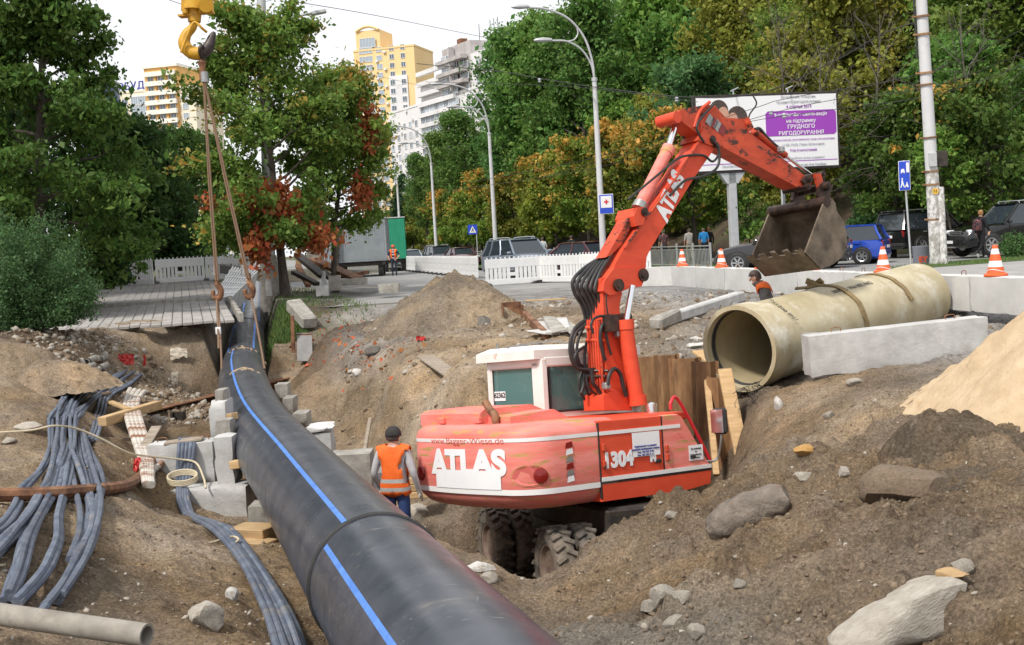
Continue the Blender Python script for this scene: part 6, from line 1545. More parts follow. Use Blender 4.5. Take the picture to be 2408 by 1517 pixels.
def frame_of(c, w, h, ax_, t=.03):
    mb = MB()
    for (a, b, ww, hh) in ((-w/2, 0, t, h), (w/2, 0, t, h), (0, -h/2, w, t), (0, h/2, w, t)):
        p = Vector(c) + (Vector((0, a, b)) if ax_ == 'x' else Vector((a, 0, b))); mb.box(p, (.02, ww, hh) if ax_ == 'x' else (ww, .02, hh), None, .006)
    return mb.build('window_seal', M['black_rubber'], ex)
frame_of((CX0-.02, (CY0+CY1)/2+.05, (CZ0+CZ1)/2+.1), CY1-CY0-.19, CZ1-CZ0-.41, 'x'); frame_of(((CX0+CX1)/2, CY0-.02, (CZ0+CZ1)/2+.12), CX1-CX0-.2, CZ1-CZ0-.40, 'y')
q = Er(1174, 932, CX0-.03); mb = MB(); mb.box((CX0-.02, q.y, q.z), (.004, .25, .13)); mb.build('number_card', M['decal_white'], ex)
text_on('62362', .10, 'ink', ex, (CX0-.026, q.y, q.z-.02), ROT_REAR, .002, .002)
mb = MB(); mb.box((.25, CYM, ZT+.05), (.5, .5, .12), None, .04); mb.box((.02, CYM, ZT+.34), (.12, .46, .6), None, .05); mb.build('operator_seat', M['black_rubber'], ex)
mb = MB(); mb.tube([(CX0-.1, CY1-.3, CZ1+.16), (CX0-.1, CY1-.3, CZ1+.24)], .015, 6); mb.tube(spline([(CX0-.05, 1.0, CZ1+.17), (.2, 1.0, CZ1+.24), (.5, .95, CZ1+.17)], 4), .012, 5); mb.build('roof_antenna', M['steel'], ex)
# ---- boom
YB0, YB1 = -.20, .10
slab('boom_base', [(1413, 655), (1418, 705), (1423, 840), (1428, 962), (1476, 962), (1466, 840), (1456, 720), (1462, 690), (1452, 640)], YB0, YB1, 'red')
slab('boom_foot', [(1418, 930), (1420, 965), (1486, 965), (1478, 935), (1445, 915)], YB0-.05, YB1+.05, 'red')
slab('elbow_bracket', [(1421, 661), (1418, 684), (1433, 695), (1448, 692), (1483, 676), (1508, 674), (1517, 653), (1516, 636), (1508, 631), (1445, 629)], YB0-.05, YB1+.05, 'red')
slab('boom_arm', [(1440, 632), (1517, 634), (1520, 605), (1528, 587), (1631, 419), (1690, 335), (1652, 318), (1593, 411), (1520, 509), (1466, 585)], YB0-.01, YB1+.01, 'red')
mb = MB(); a = [E3(x, y, YB0) for x, y in ((1466, 585), (1520, 509), (1593, 411), (1648, 322))]
for o in (-.012,): mb.tube([p+Vector((0, o, 0)) for p in a], .018, 6)
mb.build('boom_edge', M['red_dirty'], ex)
slab('cylinder_lug', [(1490, 508), (1497, 488), (1512, 486), (1522, 500), (1512, 528), (1496, 532)], YB0-.04, YB1+.04, 'red')
slab('hose_cover', [(1436, 600), (1462, 575), (1497, 505), (1478, 512), (1445, 570), (1425, 605)], YB0+.06, YB1-.02, 'red_dirty')
def pin(px, py, y0, y1, r, m='grease', name='pivot_pin'):
    q = E3(px, py, YB0); mb = MB(); mb.cyl((q.x, y0, q.z), (q.x, y1, q.z), r, n=18); mb.cyl((q.x, y0-.015, q.z), (q.x, y0, q.z), r*.55, n=10); return mb.build(name, M[m], ex)
pin(1445, 672, YB0-.10, YB1+.1, .085); pin(1505, 648, YB0-.08, YB1+.08, .09); pin(1463, 749, YB0-.12, YB1+.1, .075); pin(1509, 500, YB0-.07, YB1+.07, .06)
def cyl_between(a, b, y, r, m, name, n=18, caps=True):
    mb = MB(); mb.cyl(E3(a[0], a[1], y), E3(b[0], b[1], y), r, n=n); return mb.build(name, M[m], ex)
YM = (YB0+YB1)/2
# main boom cylinders either side of the base
for yy in (YB0-.13, YB1+.13):
    cyl_between((1498, 950), (1470, 770), yy, .105, 'red', 'lift_cylinder'); cyl_between((1500, 952), (1497, 930), yy, .125, 'red', 'cylinder_head'); cyl_between((1471, 775), (1469, 752), yy, .12, 'red', 'cylinder_head')
    cyl_between((1470, 770), (1487, 672), yy, .042, 'chrome', 'piston_rod')
slab('valve_block', [(1432, 742), (1456, 738), (1456, 778), (1434, 780)], YB0-.14, YB0, 'grease')
# stick cylinder on the boom's back
cyl_between((1500, 492), (1571, 350), YM, .088, 'red_faded', 'stick_cylinder'); cyl_between((1566, 362), (1573, 347), YM, .10, 'red_faded', 'cylinder_head'); cyl_between((1571, 350), (1590, 288), YM, .046, 'chrome', 'piston_rod'); cyl_between((1507, 478), (1500, 492), YM, .10, 'steel', 'cylinder_head')
# stick
slab('stick', [(1586, 272), (1600, 258), (1662, 246), (1680, 249), (1706, 277), (1748, 280), (1762, 311), (1890, 412), (1912, 428), (1906, 440), (1874, 440), (1681, 337), (1650, 322), (1600, 284)], YB0, YB1, 'red_dirty')
mb = MB(); q = E3(1590, 276, YB0); mb.cyl((q.x, YB0-.02, q.z), (q.x, YB1+.05, q.z), .085, n=18); mb.build('stick_horn', M['red'], ex)
slab('stick_lug', [(1655, 300), (1700, 335), (1690, 350), (1640, 330)], YB0-.035, YB1+.035, 'red_dirty'); pin(1670, 330, YB0-.06, YB1+.06, .06)
for (x, y, m_) in ((1668, 283, 'steel'), (1686, 296, 'steel'), (1678, 290, 'lens_red'), (1697, 305, 'lens_red')):
    mb = MB(); q = E3(x, y, YB0); t_ = Matrix.Rotation(R(38), 3, 'Y'); mb.box((q.x, YB0-.004, q.z), (.12, .006, .16), t_); mb.build('warning_mark', M[m_], ex)
cyl_between((1770, 308), (1846, 366), YB0+.10, .055, 'red_dirty', 'bucket_cylinder'); cyl_between((1846, 366), (1905, 410), YB0+.10, .028, 'chrome', 'piston_rod')
slab('lug_plate', [(1745, 278), (1760, 274), (1772, 300), (1760, 312)], YB0-.01, YB1+.01, 'red_dirty'); pin(1757, 291, YB0-.04, YB1+.04, .05, 'red_dirty')
# linkage and bucket
slab('bucket_link', [(1885, 425), (1893, 415), (1920, 405), (1930, 408), (1928, 418), (1892, 432)], YB0-.05, YB0-.01, 'grease'); slab('bucket_link', [(1885, 425), (1893, 415), (1920, 405), (1930, 408), (1928, 418), (1892, 432)], YB1+.01, YB1+.05, 'red_dirty')
slab('bucket_link', [(1916, 408), (1930, 408), (1944, 462), (1930, 466)], YB0-.1, YB0-.05, 'red_dirty')
pin(1896, 424, YB0-.08, YB1+.08, .05); pin(1925, 412, YB0-.1, YB1+.1, .05); pin(1923, 443, YB0-.22, YB1+.2, .065); pin(1890, 440, YB0-.1, YB1+.1, .05)
for yy in (YB0-.10, YB1+.10): slab('bucket_ear', [(1912, 440), (1920, 430), (1932, 434), (1938, 470), (1915, 480), (1908, 462)], yy-.03, yy+.03, 'grease', yref=YB0)
BY0, BY1 = -.60, .50
bpro = [E2(x, y, BY0) for x, y in ((1938, 474), (1944, 463), (1956, 466), (1964, 478), (1967, 496), (1984, 522), (1991, 550), (1991, 578), (1981, 603), (1960, 621), (1930, 633), (1893, 594))]
cbx = sum(p[0] for p in bpro)/len(bpro); cbz = sum(p[1] for p in bpro)/len(bpro)
inner = [(cbx+(x-cbx)*.94, cbz+(z-cbz)*.94) for x, z in bpro]
mb = MB(); mb.loft([[Vector((x, y, z)) for x, z in bpro] for y in (BY0, BY1)], caps=False, closed=False); mb.loft([[Vector((x, y, z)) for x, z in inner] for y in (BY1, BY0)], caps=False, closed=False)
for e in (0, -1): mb.face([Vector((bpro[e][0], BY0, bpro[e][1])), Vector((bpro[e][0], BY1, bpro[e][1])), Vector((inner[e][0], BY1, inner[e][1])), Vector((inner[e][0], BY0, inner[e][1]))])
bk = mb.build('bucket', M['bucket'], ex, sharp=45)
for yy in (BY0, BY1-.03):
    mb = MB(); mb.prism([(x, z) for x, z in bpro], (0, yy, 0), (1, 0, 0), (0, 0, 1), (0, .03, 0)); mb.build('side_plate', M['bucket'], bk)
mb = MB(); q = bpro[0]; mb.cyl((q[0]+.05, BY0-.01, q[1]-.0), (q[0]+.05, BY1+.01, q[1]-.0), .085, n=20); mb.build('torque_tube', M['grease'], bk)
lx, lz = bpro[-1]; hx, hz = bpro[-2]; dl = Vector((lx-hx, 0, lz-hz)).normalized()
for k in range(5):
    y = BY0+.08+k*.235; mb = MB(); c = Vector((lx, y, lz))+dl*(.02+.015*(k % 3)); mb.box(c, (.16, .12, .035), Matrix.Rotation(-math.atan2(dl.z, dl.x), 3, 'Y'), .01, .02); mb.build('tooth', M['bucket'], bk)
mb = MB(); mb.tube([Vector((x, BY0-.004, z)) for x, z in (bpro[1], bpro[-1])], .001, 4); 
# ---- hydraulic lines
def hose(pts, y, r=.024, m='hose', name='hydraulic_hose', sway=0.0):
    mb = MB(); y += .06; p3 = [E3(x, yy, y+sway*math.sin(math.pi*i/(len(pts)-1))) for i, (x, yy) in enumerate(pts)]; mb.tube(spline(p3, 7), r, 8); return mb.build(name, M[m], ex)
for i in range(6):
    o = i*8.5
    hose([(1402+i*7, 612-i*3), (1372+o*.9, 632+i*2), (1347+o*1.2, 660+i*4), (1352+o*1.25, 692), (1368+o*1.05, 718), (1376+o*.95, 745), (1378+o*.92, 762)], .10-.055*i, .027)
for i in range(6):
    yy = YB0+.02+.052*i; o = -109*(yy-YB0)-4; hose([(1416+o, 752), (1419+o, 830), (1423+o, 900), (1427+o, 958)], yy-.06, .018, 'red' if i % 3 else 'red_dirty', 'hydraulic_pipe')
for (y_, x0, x1) in ((770, 1377, 1424), (800, 1379, 1420), (872, 1372, 1430), (885, 1376, 1424)):
    mb = MB(); a, b = E3(x0, y_, .08), E3(x1, y_, -.22); mb.tube([a, b], .022, 8); mb.build('pipe_clamp', M['red' if y_ < 850 else 'grease'], ex)
for pts, yy, r in (([(1376, 752), (1350, 775), (1340, 815), (1346, 850), (1362, 868), (1395, 869), (1425, 862), (1440, 838), (1446, 815), (1456, 803), (1455, 790)], -.1, .026), ([(1378, 765), (1356, 782), (1347, 812), (1352, 845), (1370, 862)], .05, .02),
                   ([(1374, 815), (1355, 830), (1352, 850), (1365, 866)], .0, .022), ([(1436, 750), (1416, 765), (1411, 795), (1417, 830), (1423, 848)], -.28, .024), ([(1440, 755), (1424, 770), (1430, 810), (1437, 835)], -.29, .016), ([(1440, 742), (1405, 745), (1390, 760), (1394, 785)], -.28, .018),
                   ([(1428, 905), (1433, 880), (1445, 867), (1458, 880), (1464, 905), (1472, 932)], -.36, .028), ([(1390, 870), (1394, 900), (1405, 915), (1418, 940)], -.2, .026), ([(1374, 880), (1372, 905), (1366, 925)], -.05, .022), ([(1378, 880), (1383, 910), (1410, 935)], -.15, .015),
                   ([(1455, 640), (1470, 600), (1500, 560), (1530, 500), (1560, 450)], -.05, .018), ([(1475, 470), (1500, 450), (1560, 400), (1600, 370), (1650, 365), (1675, 380), (1690, 360), (1685, 335)], -.3, .018), ([(1575, 460), (1610, 425), (1650, 415), (1685, 395), (1690, 355), (1672, 325)], -.32, .02), ([(1500, 475), (1540, 430), (1565, 370), (1577, 345)], -.02, .026),
                   ([(1655, 335), (1640, 310), (1640, 290), (1662, 262), (1680, 245)], -.3, .018), ([(1775, 305), (1785, 303), (1800, 320), (1820, 340), (1838, 352)], -.2, .026), ([(1432, 655), (1425, 690), (1430, 740), (1450, 742)], -.3, .010), ([(1440, 640), (1480, 565), (1520, 495), (1575, 420), (1600, 380)], .02, .016)):
    hose(pts, yy, r)
for k, pts in enumerate(([(1380, 758), (1350, 782), (1341, 822), (1352, 858), (1382, 872)], [(1384, 752), (1362, 790), (1356, 830), (1368, 866), (1392, 880)], [(1392, 770), (1380, 800), (1374, 850), (1384, 900)], [(1370, 870), (1362, 895), (1366, 925), (1380, 945)], [(1398, 700), (1386, 745), (1390, 800), (1396, 850)], [(1388, 872), (1376, 905), (1388, 935), (1402, 952)])):
    hose(pts, .16-.03*k, .02)
for (pts, r) in (([(1632, 300), (1645, 262), (1668, 240)], .025), ([(1648, 318), (1650, 280), (1680, 252)], .025)): hose(pts, YB0-.06, r, 'red', 'hydraulic_pipe')
for k in range(3): hose([(1448+k*5, 615-k*5), (1495+k*6, 525-k*4), (1580+k*6, 395-k*3)], -.02-.06*k, .014, 'red_dirty', 'hydraulic_pipe')
for (x, y) in ((1836, 352), (1460, 772), (1425, 908), (1453, 785)):
    mb = MB(); q = E3(x, y, -.26); mb.box(q, (.1, .1, .1), None, .02); mb.build('hose_fitting', M['steel'], ex)
# boom lettering
q0, q1 = E3(1566, 520, YB0), E3(1606, 424, YB0); dv = (q1-q0); ang = math.atan2(dv.z, dv.x)
o = text_on('ATLAS', .36, 'decal_white', ex, ((q0.x+q1.x)/2, YB0-.016, (q0.z+q1.z)/2), (R(90), -ang, 0), .002, .02); o.scale = (dv.length*1.08/max(o.dimensions.x, .1), 1, 1)
# filler cap, handrail, mirror
q = E3(1477, 945, -.75); mb = MB(); mb.lathe([(.075, 0), (.075, .09), (.085, .09), (.085, .13), (.001, .15)], (.35, -.75, ZT-.02), n=16); mb.build('filler_cap', M['chrome'], ex)
mb = MB(); hp = [(xB-.12, ZT), (xB-.10, ZT+.10), (xB+.04, ZT+.10), (xc-.06, ZT-.62), (xc-.02, ZT-.72)]; mb.tube(spline([Vector((x+.06, YS+.05, z+.03)) for x, z in hp], 6), .022, 8); mb.build('handrail', M['orange_plastic'] if 0 else mat('handrail_red', (.60, .02, .03), None, .4), ex)
q = E3(1692, 990, YS-.1); mb = MB(); mb.box(q, (.10, .20, .34), Matrix.Rotation(.3, 3, 'Z'), .03); mr_ = mb.build('mirror', M['black_rubber'], ex)
mb = MB(); mb.box(q+Vector((-.055, 0, 0)), (.01, .17, .30), Matrix.Rotation(.3, 3, 'Z')); mb.build('mirror_glass', M['chrome'], mr_)
mb = MB(); mb.tube(spline([(xc-.05, YS+.05, ZT-.68), (xc+.12, YS, ZT-.66), q+Vector((0, 0, -.25)), q+Vector((0, 0, -.1))], 5), .016, 6); mb.build('mirror_arm', M['steel'], ex)
# ---- undercarriage, turned against the upper body
CH = math.atan2(.95, -.30)-EXR
uc = MB(); Mr = Matrix.Rotation(CH, 4, 'Z'); uc.M = Mr
uc.box((0, 0, .98), (2.9, .95, .38), None, .05); uc.box((1.25, 0, .52), (.28, 1.9, .26), None, .04); uc.box((-1.25, 0, .52), (.28, 1.9, .26), None, .04)
uc.box((-1.95, 0, .75), (.35, 1.4, .4), None, .04); uc.box((1.9, 0, .75), (.3, 1.4, .35), None, .04); uc.lathe([(.62, 1.1), (.62, 1.34)], (0, 0, 0), n=28)
uc.build('undercarriage', M['dark_steel'], ex)
st = MB(); st.M = Mr; st.box((-.35, -1.0, .9), (1.2, .4, .08), None, .01); st.box((-.9, -1.0, .7), (.25, .3, .3), None, .04); st.build('step', M['rust'], ex)
def wheel_mesh():
    mb = MB(); mb.cur = 0; R0, w = .50, .27
    prof = [(.30, -w/2+.02), (.40, -w/2), (.455, -w/2+.02), (.475, -w/2+.05), (.475, w/2-.05), (.455, w/2-.02), (.40, w/2), (.30, w/2-.02)]
    mb.lathe(prof, axis=(0, 1, 0), n=36)
    for k in range(20):
        a = 2*math.pi*k/20
        for s_, off in ((-1, 0), (1, math.pi/20)):
            aa = a+off; c = Vector((math.cos(aa)*.485, s_*w*.27, math.sin(aa)*.485)); rot = Matrix.Rotation(-aa+math.pi/2, 3, 'Y') @ Matrix.Rotation(s_*.5, 3, 'Z')
            mb.box(c, (.062, w*.52, .045), rot, .008)
    t = mb.build('tyre', M['tyre']); tm = t.data; tm.transform(Matrix.Translation(t.location)); bpy.data.objects.remove(t)
    mb = MB(); mb.lathe([(.30, -.11), (.285, -.10), (.26, -.04), (.20, .0), (.19, .03), (.001, .03)], axis=(0, 1, 0), n=28); mb.lathe([(.30, .11), (.27, .10), (.24, .05), (.001, .035)], axis=(0, 1, 0), n=28)
    for k in range(8): mb.cyl((math.cos(k*.785)*.14, -.0, math.sin(k*.785)*.14), (math.cos(k*.785)*.14, .05, math.sin(k*.785)*.14), .015, n=6)
    t = mb.build('rim', M['rim']); rm = t.data; rm.transform(Matrix.Translation(t.location)); bpy.data.objects.remove(t); return tm, rm
wt, wr = wheel_mesh()
for sx in (-1, 1):
    for y, flip_ in ((.78, 0), (1.10, 0), (-.78, 1), (-1.10, 1)):
        w = bpy.data.objects.new('wheel', None); col.objects.link(w); w.parent = ex
        p = Mr @ Vector((sx*1.28, y, .5)); w.location = p; w.rotation_euler = (0, .3*sx+y, CH+(math.pi if flip_ else 0))
        mesh_obj('tyre', wt, w); mesh_obj('rim', wr, w)
# ================================================================== street furniture
M['galv'] = mat('galvanised', (.46, .47, .48), (.56, .57, .58), .55, metal=.3, scale=3, c3=(.36, .35, .34), scale3=1.5)
M['pole_concrete'] = mat('painted_concrete', (.55, .55, .56), (.63, .63, .64), .85, scale=2, c3=(.42, .40, .38), scale3=1.2, stretch=(1, 1, .4))
M['poster'] = mat('torn_posters', (.35, .335, .31), (.68, .67, .66), .85, scale=7, lo=.44, hi=.56, c3=(.26, .22, .18), scale3=3, stretch=(1, 1, .7))
M['sign_face'] = mat('sign_face_blue', (.02, .07, .55), None, .4); M['sign_white'] = mat('sign_white', (.82, .82, .83), None, .4); M['sign_red'] = mat('sign_red', (.65, .03, .03), None, .4); M['sign_black'] = mat('sign_black', (.02, .02, .02), None, .5)
M['fence_grey'] = mat('railing_grey', (.42, .43, .42), None, .5, metal=.3)
M['purple'] = mat('billboard_purple', (.32, .05, .45), None, .5)
def street_lamp(s, label, z=0.0):
    q = RD(s, 0, z); rt = empty('street_lamp', q, math.atan2(-LN.y, -LN.x), label, 'street lamp', 'street lamps along the road')   # local x points over the road
    mb = MB(); mb.tube([(0, 0, 0), (0, 0, 4), (0, 0, 8.3)], [.15, .125, .095], 14); mb.build('pole', M['pole_concrete'], rt)
    mb = MB(); mb.lathe([(.17, 0), (.17, .5), (.15, .55)], n=14); mb.lathe([(.12, 8.25), (.12, 8.4)], n=14); mb.build('collar', M['galv'], rt)
    mb = MB(); mb.tube(spline([(0, 0, 8.3), (.05, 0, 9.1), (.35, 0, 10.1), (1.0, 0, 10.9), (1.9, 0, 11.3), (2.7, 0, 11.4)], 6), .05, 8); mb.build('long_arm', M['galv'], rt)
    mb = MB(); mb.tube(spline([(0, 0, 8.4), (.12, 0, 9.0), (.5, 0, 9.6), (1.1, 0, 9.95), (1.8, 0, 10.0)], 6), .042, 8); mb.tube(spline([(.65, 0, 10.55), (.62, 0, 10.25), (.8, 0, 10.02), (1.1, 0, 9.95)], 5), .03, 6); mb.build('short_arm', M['galv'], rt)
    for (x, z_) in ((3.05, 11.42), (2.15, 10.02)):
        mb = MB(); mb.loft([[Vector((x+dx, w*math.cos(a), z_+h*math.sin(a)+(.03 if math.sin(a) > 0 else 0))) for a in [2*math.pi*k/10 for k in range(10)]] for dx, w, h in ((-.38, .05, .04), (-.25, .11, .07), (.05, .15, .09), (.3, .11, .06), (.4, .03, .02))]); mb.build('lamp_head', M['galv'], rt)
    return rt
for k, s in enumerate((0, 23, 47, 70, 95)): street_lamp(s, ['nearest twin-armed street lamp, carrying the red cross sign', 'second twin-armed street lamp from the front', 'third twin-armed street lamp, before the white block', 'fourth twin-armed street lamp, before the poplars', 'farthest twin-armed street lamp down the road'][k])
def sign_panel(rt, name, w, h, loc, m, th=.02): mb = MB(); mb.box(loc, (w, th, h), None, .006); return mb.build(name, m if not isinstance(m, str) else M[m], rt)
# red cross sign
q = P(1425, 480, 51.2); rt = empty('hospital_sign', (q.x, q.y, q.z), R(4), 'blue sign with red cross on the nearest lamp post', 'road sign')
sign_panel(rt, 'border', .62, .84, (0, 0, 0), 'sign_white'); sign_panel(rt, 'panel', .57, .79, (0, -.012, 0), 'sign_face'); sign_panel(rt, 'white_field', .47, .50, (0, -.022, .09), 'sign_white')
mb = MB(); mb.box((0, -.034, .09), (.20, .01, .06)); mb.box((0, -.037, .09), (.06, .01, .20)); mb.build('red_cross', M['sign_red'], rt)
# zebra crossing sign
q = P(1111, 540, 84); rt = empty('crossing_sign', (q.x, q.y, 0), 0, 'small blue pedestrian crossing sign on a thin post', 'road sign'); hz_ = q.z
mb = MB(); mb.cyl((.25, 0, 0), (.25, 0, hz_), .035); mb.build('post', M['galv'], rt); sign_panel(rt, 'panel', .66, .66, (0, -.05, hz_), 'sign_face')
mb = MB(); mb.prism([(-.25, -.22), (.25, -.22), (0, .25)], (0, -.062, hz_), (1, 0, 0), (0, 0, 1), (0, -.004, 0)); mb.build('white_triangle', M['sign_white'], rt)
mb = MB(); mb.prism([(-.02, .1), (.03, .1), (.04, .02), (.1, -.16), (.06, -.16), (.01, -.04), (-.06, -.16), (-.1, -.16), (-.03, 0)], (0, -.07, hz_), (1, 0, 0), (0, 0, 1), (0, -.004, 0)); mb.build('walking_figure', M['sign_black'], rt)
# residential zone sign on the right
q = P(2124, 414, 39.5); b_ = P(2140, 610, 39.5); rt = empty('zone_sign', (b_.x, b_.y, .1), R(-12), 'tall blue sign with car and walking figures beside the concrete pole', 'road sign'); hz_ = q.z-.1
mb = MB(); mb.cyl((.02, 0, 0), (-.1, 0, hz_+.5), .032); mb.build('post', M['galv'], rt); ox = -.1
sign_panel(rt, 'border', .36, .96, (ox, -.05, hz_), 'sign_white'); sign_panel(rt, 'panel', .33, .93, (ox, -.062, hz_), 'sign_face')
mb = MB(); Y = -.076
def sgn(poly): mb.prism(poly, (ox, Y, hz_), (1, 0, 0), (0, 0, 1), (0, -.004, 0))
sgn([(-.11, .08), (-.11, .15), (-.09, .22), (-.01, .22), (.01, .15), (.01, .08), (-.02, .08), (-.02, .11), (-.08, .11), (-.08, .08)]); sgn([(.06, .10), (.15, .10), (.15, .42), (.06, .42)])
sgn([(-.10, -.14), (-.06, -.14), (-.04, -.24), (.0, -.38), (-.03, -.38), (-.07, -.27), (-.11, -.38), (-.14, -.38), (-.10, -.24)]); sgn(oval((-.075, -.10), .025, .03, 10)); sgn([(.05, -.26), (.09, -.26), (.12, -.38), (.08, -.38), (.06, -.33), (.03, -.38), (.0, -.38)]); sgn(oval((.07, -.235), .02, .022, 10)); mb.build('white_symbols', M['sign_white'], rt)
# sign seen from behind, by the bucket
q = P(1838, 452, 46); rt = empty('road_sign', (q.x, q.y, 0), R(70), 'narrow road sign seen edge-on behind the bucket', 'road sign'); mb = MB(); mb.cyl((0, 0, 0), (0, 0, q.z+.6), .04); mb.build('post', M['galv'], rt); sign_panel(rt, 'panel', .7, 1.2, (0, -.06, q.z), 'galv')
# right concrete pole with clamps, box and posters
pb, pt_ = P(2204, 630, 38.6), P(2162, -60, 37.6); rt = empty('tram_pole', pb, 0, 'white concrete pole with posters and rusty clamps on the right', 'pole')
pd = pt_-pb; at_ = lambda k: pd*k
mb = MB(); mb.tube([at_(.33), at_(.66), at_(1)], [.195, .18, .165], 20); mb.build('shaft', M['pole_concrete'], rt)
mb = MB(); mb.tube([at_(-.02), at_(.10), at_(.33)], [.22, .215, .2], 20); mb.build('poster_covered_base', M['poster'], rt)
for k in (.17, .29, .335, .45, .63, .67, .80, .86, .93): mb = MB(); mb.tube([at_(k-.003), at_(k+.003)], [.225, .225], 18); mb.box(at_(k)+Vector((-.24, 0, 0)), (.16, .06, .05)); mb.build('clamp', M['rust_light'], rt)
mb = MB(); mb.tube([at_(.72)+Vector((-.24, 0, 0)), at_(.90)+Vector((-.23, 0, 0)), at_(.93)+Vector((-.23, 0, 0))], .03, 6); mb.build('cable_duct', M['black_rubber'], rt)
mb = MB(); mb.box(at_(.375)+Vector((.28, 0, 0)), (.42, .3, .5), None, .02); mb.build('loudspeaker_box', M['dark_steel'], rt); mb = MB(); mb.box(at_(.375)+Vector((-.02, -.22, -.02)), (.24, .12, .45), None, .02); mb.build('meter_box', M['galv'], rt)
mb = MB(); mb.lathe([(.10, 0), (.10, .01), (.001, .01)], at_(.265)+Vector((0, -.215, 0)), (0, -1, 0), 18); mb.build('number_disc', mat('disc_yellow', (.75, .45, .06), None, .5), rt); text_on('61', .13, 'sign_black', rt, at_(.265)+Vector((0, -.23, -.04)), (R(90), 0, 0), .002, .003)
a, b = P(2220, 632, 38.2), P(2211, 440, 38.2); mb = MB(); mb.tube([a, b], [.11, .10], 14); tag(mb.build('steel_post', M['poster']), 'thinner poster-covered post leaning on the white concrete pole', 'pole')
# grey pole on the left with its concrete foot and lamp
pb, pt_ = P(638, 712, 43.4), P(612, -60, 42.6); rt = empty('lighting_pole', pb, 0, 'tall grey steel pole standing in a concrete foot between the trees', 'pole'); pd = pt_-pb
mb = MB(); mb.tube([pd*0, pd*.5, pd], [.2, .18, .15], 18); mb.build('shaft', M['galv'], rt)
mb = MB(); mb.loft([[Vector((x*w, y*w, z)) for x, y in ((-1, -1), (1, -1), (1, 1), (-1, 1))] for z, w in ((-.3, .36), (.1, .34), (1.7, .25))], smooth=False); mb.build('concrete_foot', M['concrete_old'], rt)
mb = MB(); mb.prism([(-.11, .25), (.11, .25), (.11, .75), (.07, .88), (0, .92), (-.07, .88), (-.11, .75)], (0, -.345, 0), (1, 0, 0), (0, .06, 1), (0, -.01, 0)); mb.build('niche_plate', M['concrete'], rt); text_on('ЧК', .17, 'sign_red', rt, (0, -.30, 1.30), (R(87), 0, 0), .003, .004); text_on('14', .17, 'sign_red', rt, (0, -.31, 1.12), (R(87), 0, 0), .003, .004)
la = P(640, 95, 42.8)-pb; lb = P(738, 30, 42)-pb; mb = MB(); mb.tube(spline([la+Vector((-.2, 0, -.2)), la+Vector((.25, 0, .5)), (la+lb)/2+Vector((0, 0, .3)), lb], 5), .04, 8); mb.build('lamp_arm', M['galv'], rt)
mb = MB(); mb.box(lb+Vector((.15, 0, 0)), (.55, .25, .14), Matrix.Rotation(-.15, 3, 'Y'), .03); mb.build('lamp_head', M['galv'], rt)
# litter bin
q = P(2165, 608, 39.4); rt = empty('litter_bin', (q.x, q.y, q.z-.25), 0, 'round grey litter bin with red letters beside the pole', 'litter bin'); mb = MB(); mb.lathe([(.001, 0), (.24, 0), (.27, .6), (.28, .62), (.28, .66), (.25, .66), (.22, .1), (.001, .1)], n=24); mb.build('bin_body', mat('bin_grey', (.16, .17, .20), (.21, .22, .25), .6, scale=3), rt)
text_on('EY', .26, mat('graffiti_red', (.55, .07, .02), None, .6), rt, (-.03, -.285, .14), (R(90), 0, 0), .004, .01)
# ---- billboard
bl, br = P(1636, 316, 49.4), P(1970, 306, 50.6); bc = (bl+br)/2; bd = br-bl; rt = empty('billboard', (bc.x, bc.y, 0), math.atan2(bd.y, bd.x), 'large white billboard with purple text panel on a grey post', 'billboard'); W_, H_ = Vector((bd.x, bd.y)).length, 3.08; zc = bc.z; K = W_/334
def bpx(x, y): return ((x-1803)*K, zc+(310-y-(x-1803)*.02)*K)
mb = MB(); mb.box((0, .12, zc), (W_+.12, .25, H_+.12), None, .02); mb.build('frame', M['dark_steel'], rt); mb = MB(); mb.box((0, -.02, zc), (W_-.1, .03, H_-.1)); mb.build('poster_sheet', M['sign_white'], rt)
x0, z0 = bpx(1798, 320); x1, z1 = bpx(1965, 262); rr_ = .1
pr = [(x0+rr_, z0), (x1-rr_, z0), (x1, z0+rr_), (x1, z1-rr_), (x1-rr_, z1), (x0+rr_, z1), (x0, z1-rr_), (x0, z0+rr_)]
mb = MB(); mb.prism(pr, (0, -.04, 0), (1, 0, 0), (0, 0, 1), (0, -.006, 0)); mb.build('purple_panel', M['purple'], rt); M['text_grey'] = mat('text_grey', (.35, .35, .40), None, .6)
for (t, x, y, sz, m_, bo, sh) in (('Всесвітній тиждень', 1877, 236, 9.5, 'text_grey', 0, 0), ('грудного вигодовування', 1877, 247, 9.5, 'text_grey', 0, 0), ('4 серпня 2019', 1877, 258, 10, 'purple', .002, 0), ('9-те сімейне свято-акція', 1881, 276, 11.5, 'sign_white', .003, 0), ('на підтримку', 1881, 290, 12, 'sign_white', .003, 0), ('ГРУДНОГО', 1881, 303, 13, 'sign_white', .004, 0), ('ВИГОДОВУВАННЯ', 1881, 317, 13, 'sign_white', .004, 0),
    ('Надихаємо батьків, уможливлюємо грудне вигодовування.', 1883, 329, 5.8, 'purple', 0, .2), ('11:00-19:00, Парк Шевченка', 1884, 341, 8.5, 'text_grey', 0, 0), ('Вхід безкоштовний', 1884, 353, 7.5, 'purple', .001, 0), ('Приєднуйтесь всією родиною!', 1884, 370, 7.2, 'text_grey', 0, .2), ('«Молочні ріки України»', 1900, 385, 7.2, 'text_grey', .001, 0), ('Національний рух', 1722, 385, 7.5, 'text_grey', 0, 0)):
    x_, z_ = bpx(x, y); text_on(t, sz*K*.92, m_, rt, (x_, -.055, z_), (R(90), 0, 0), .002, bo, shear=sh)
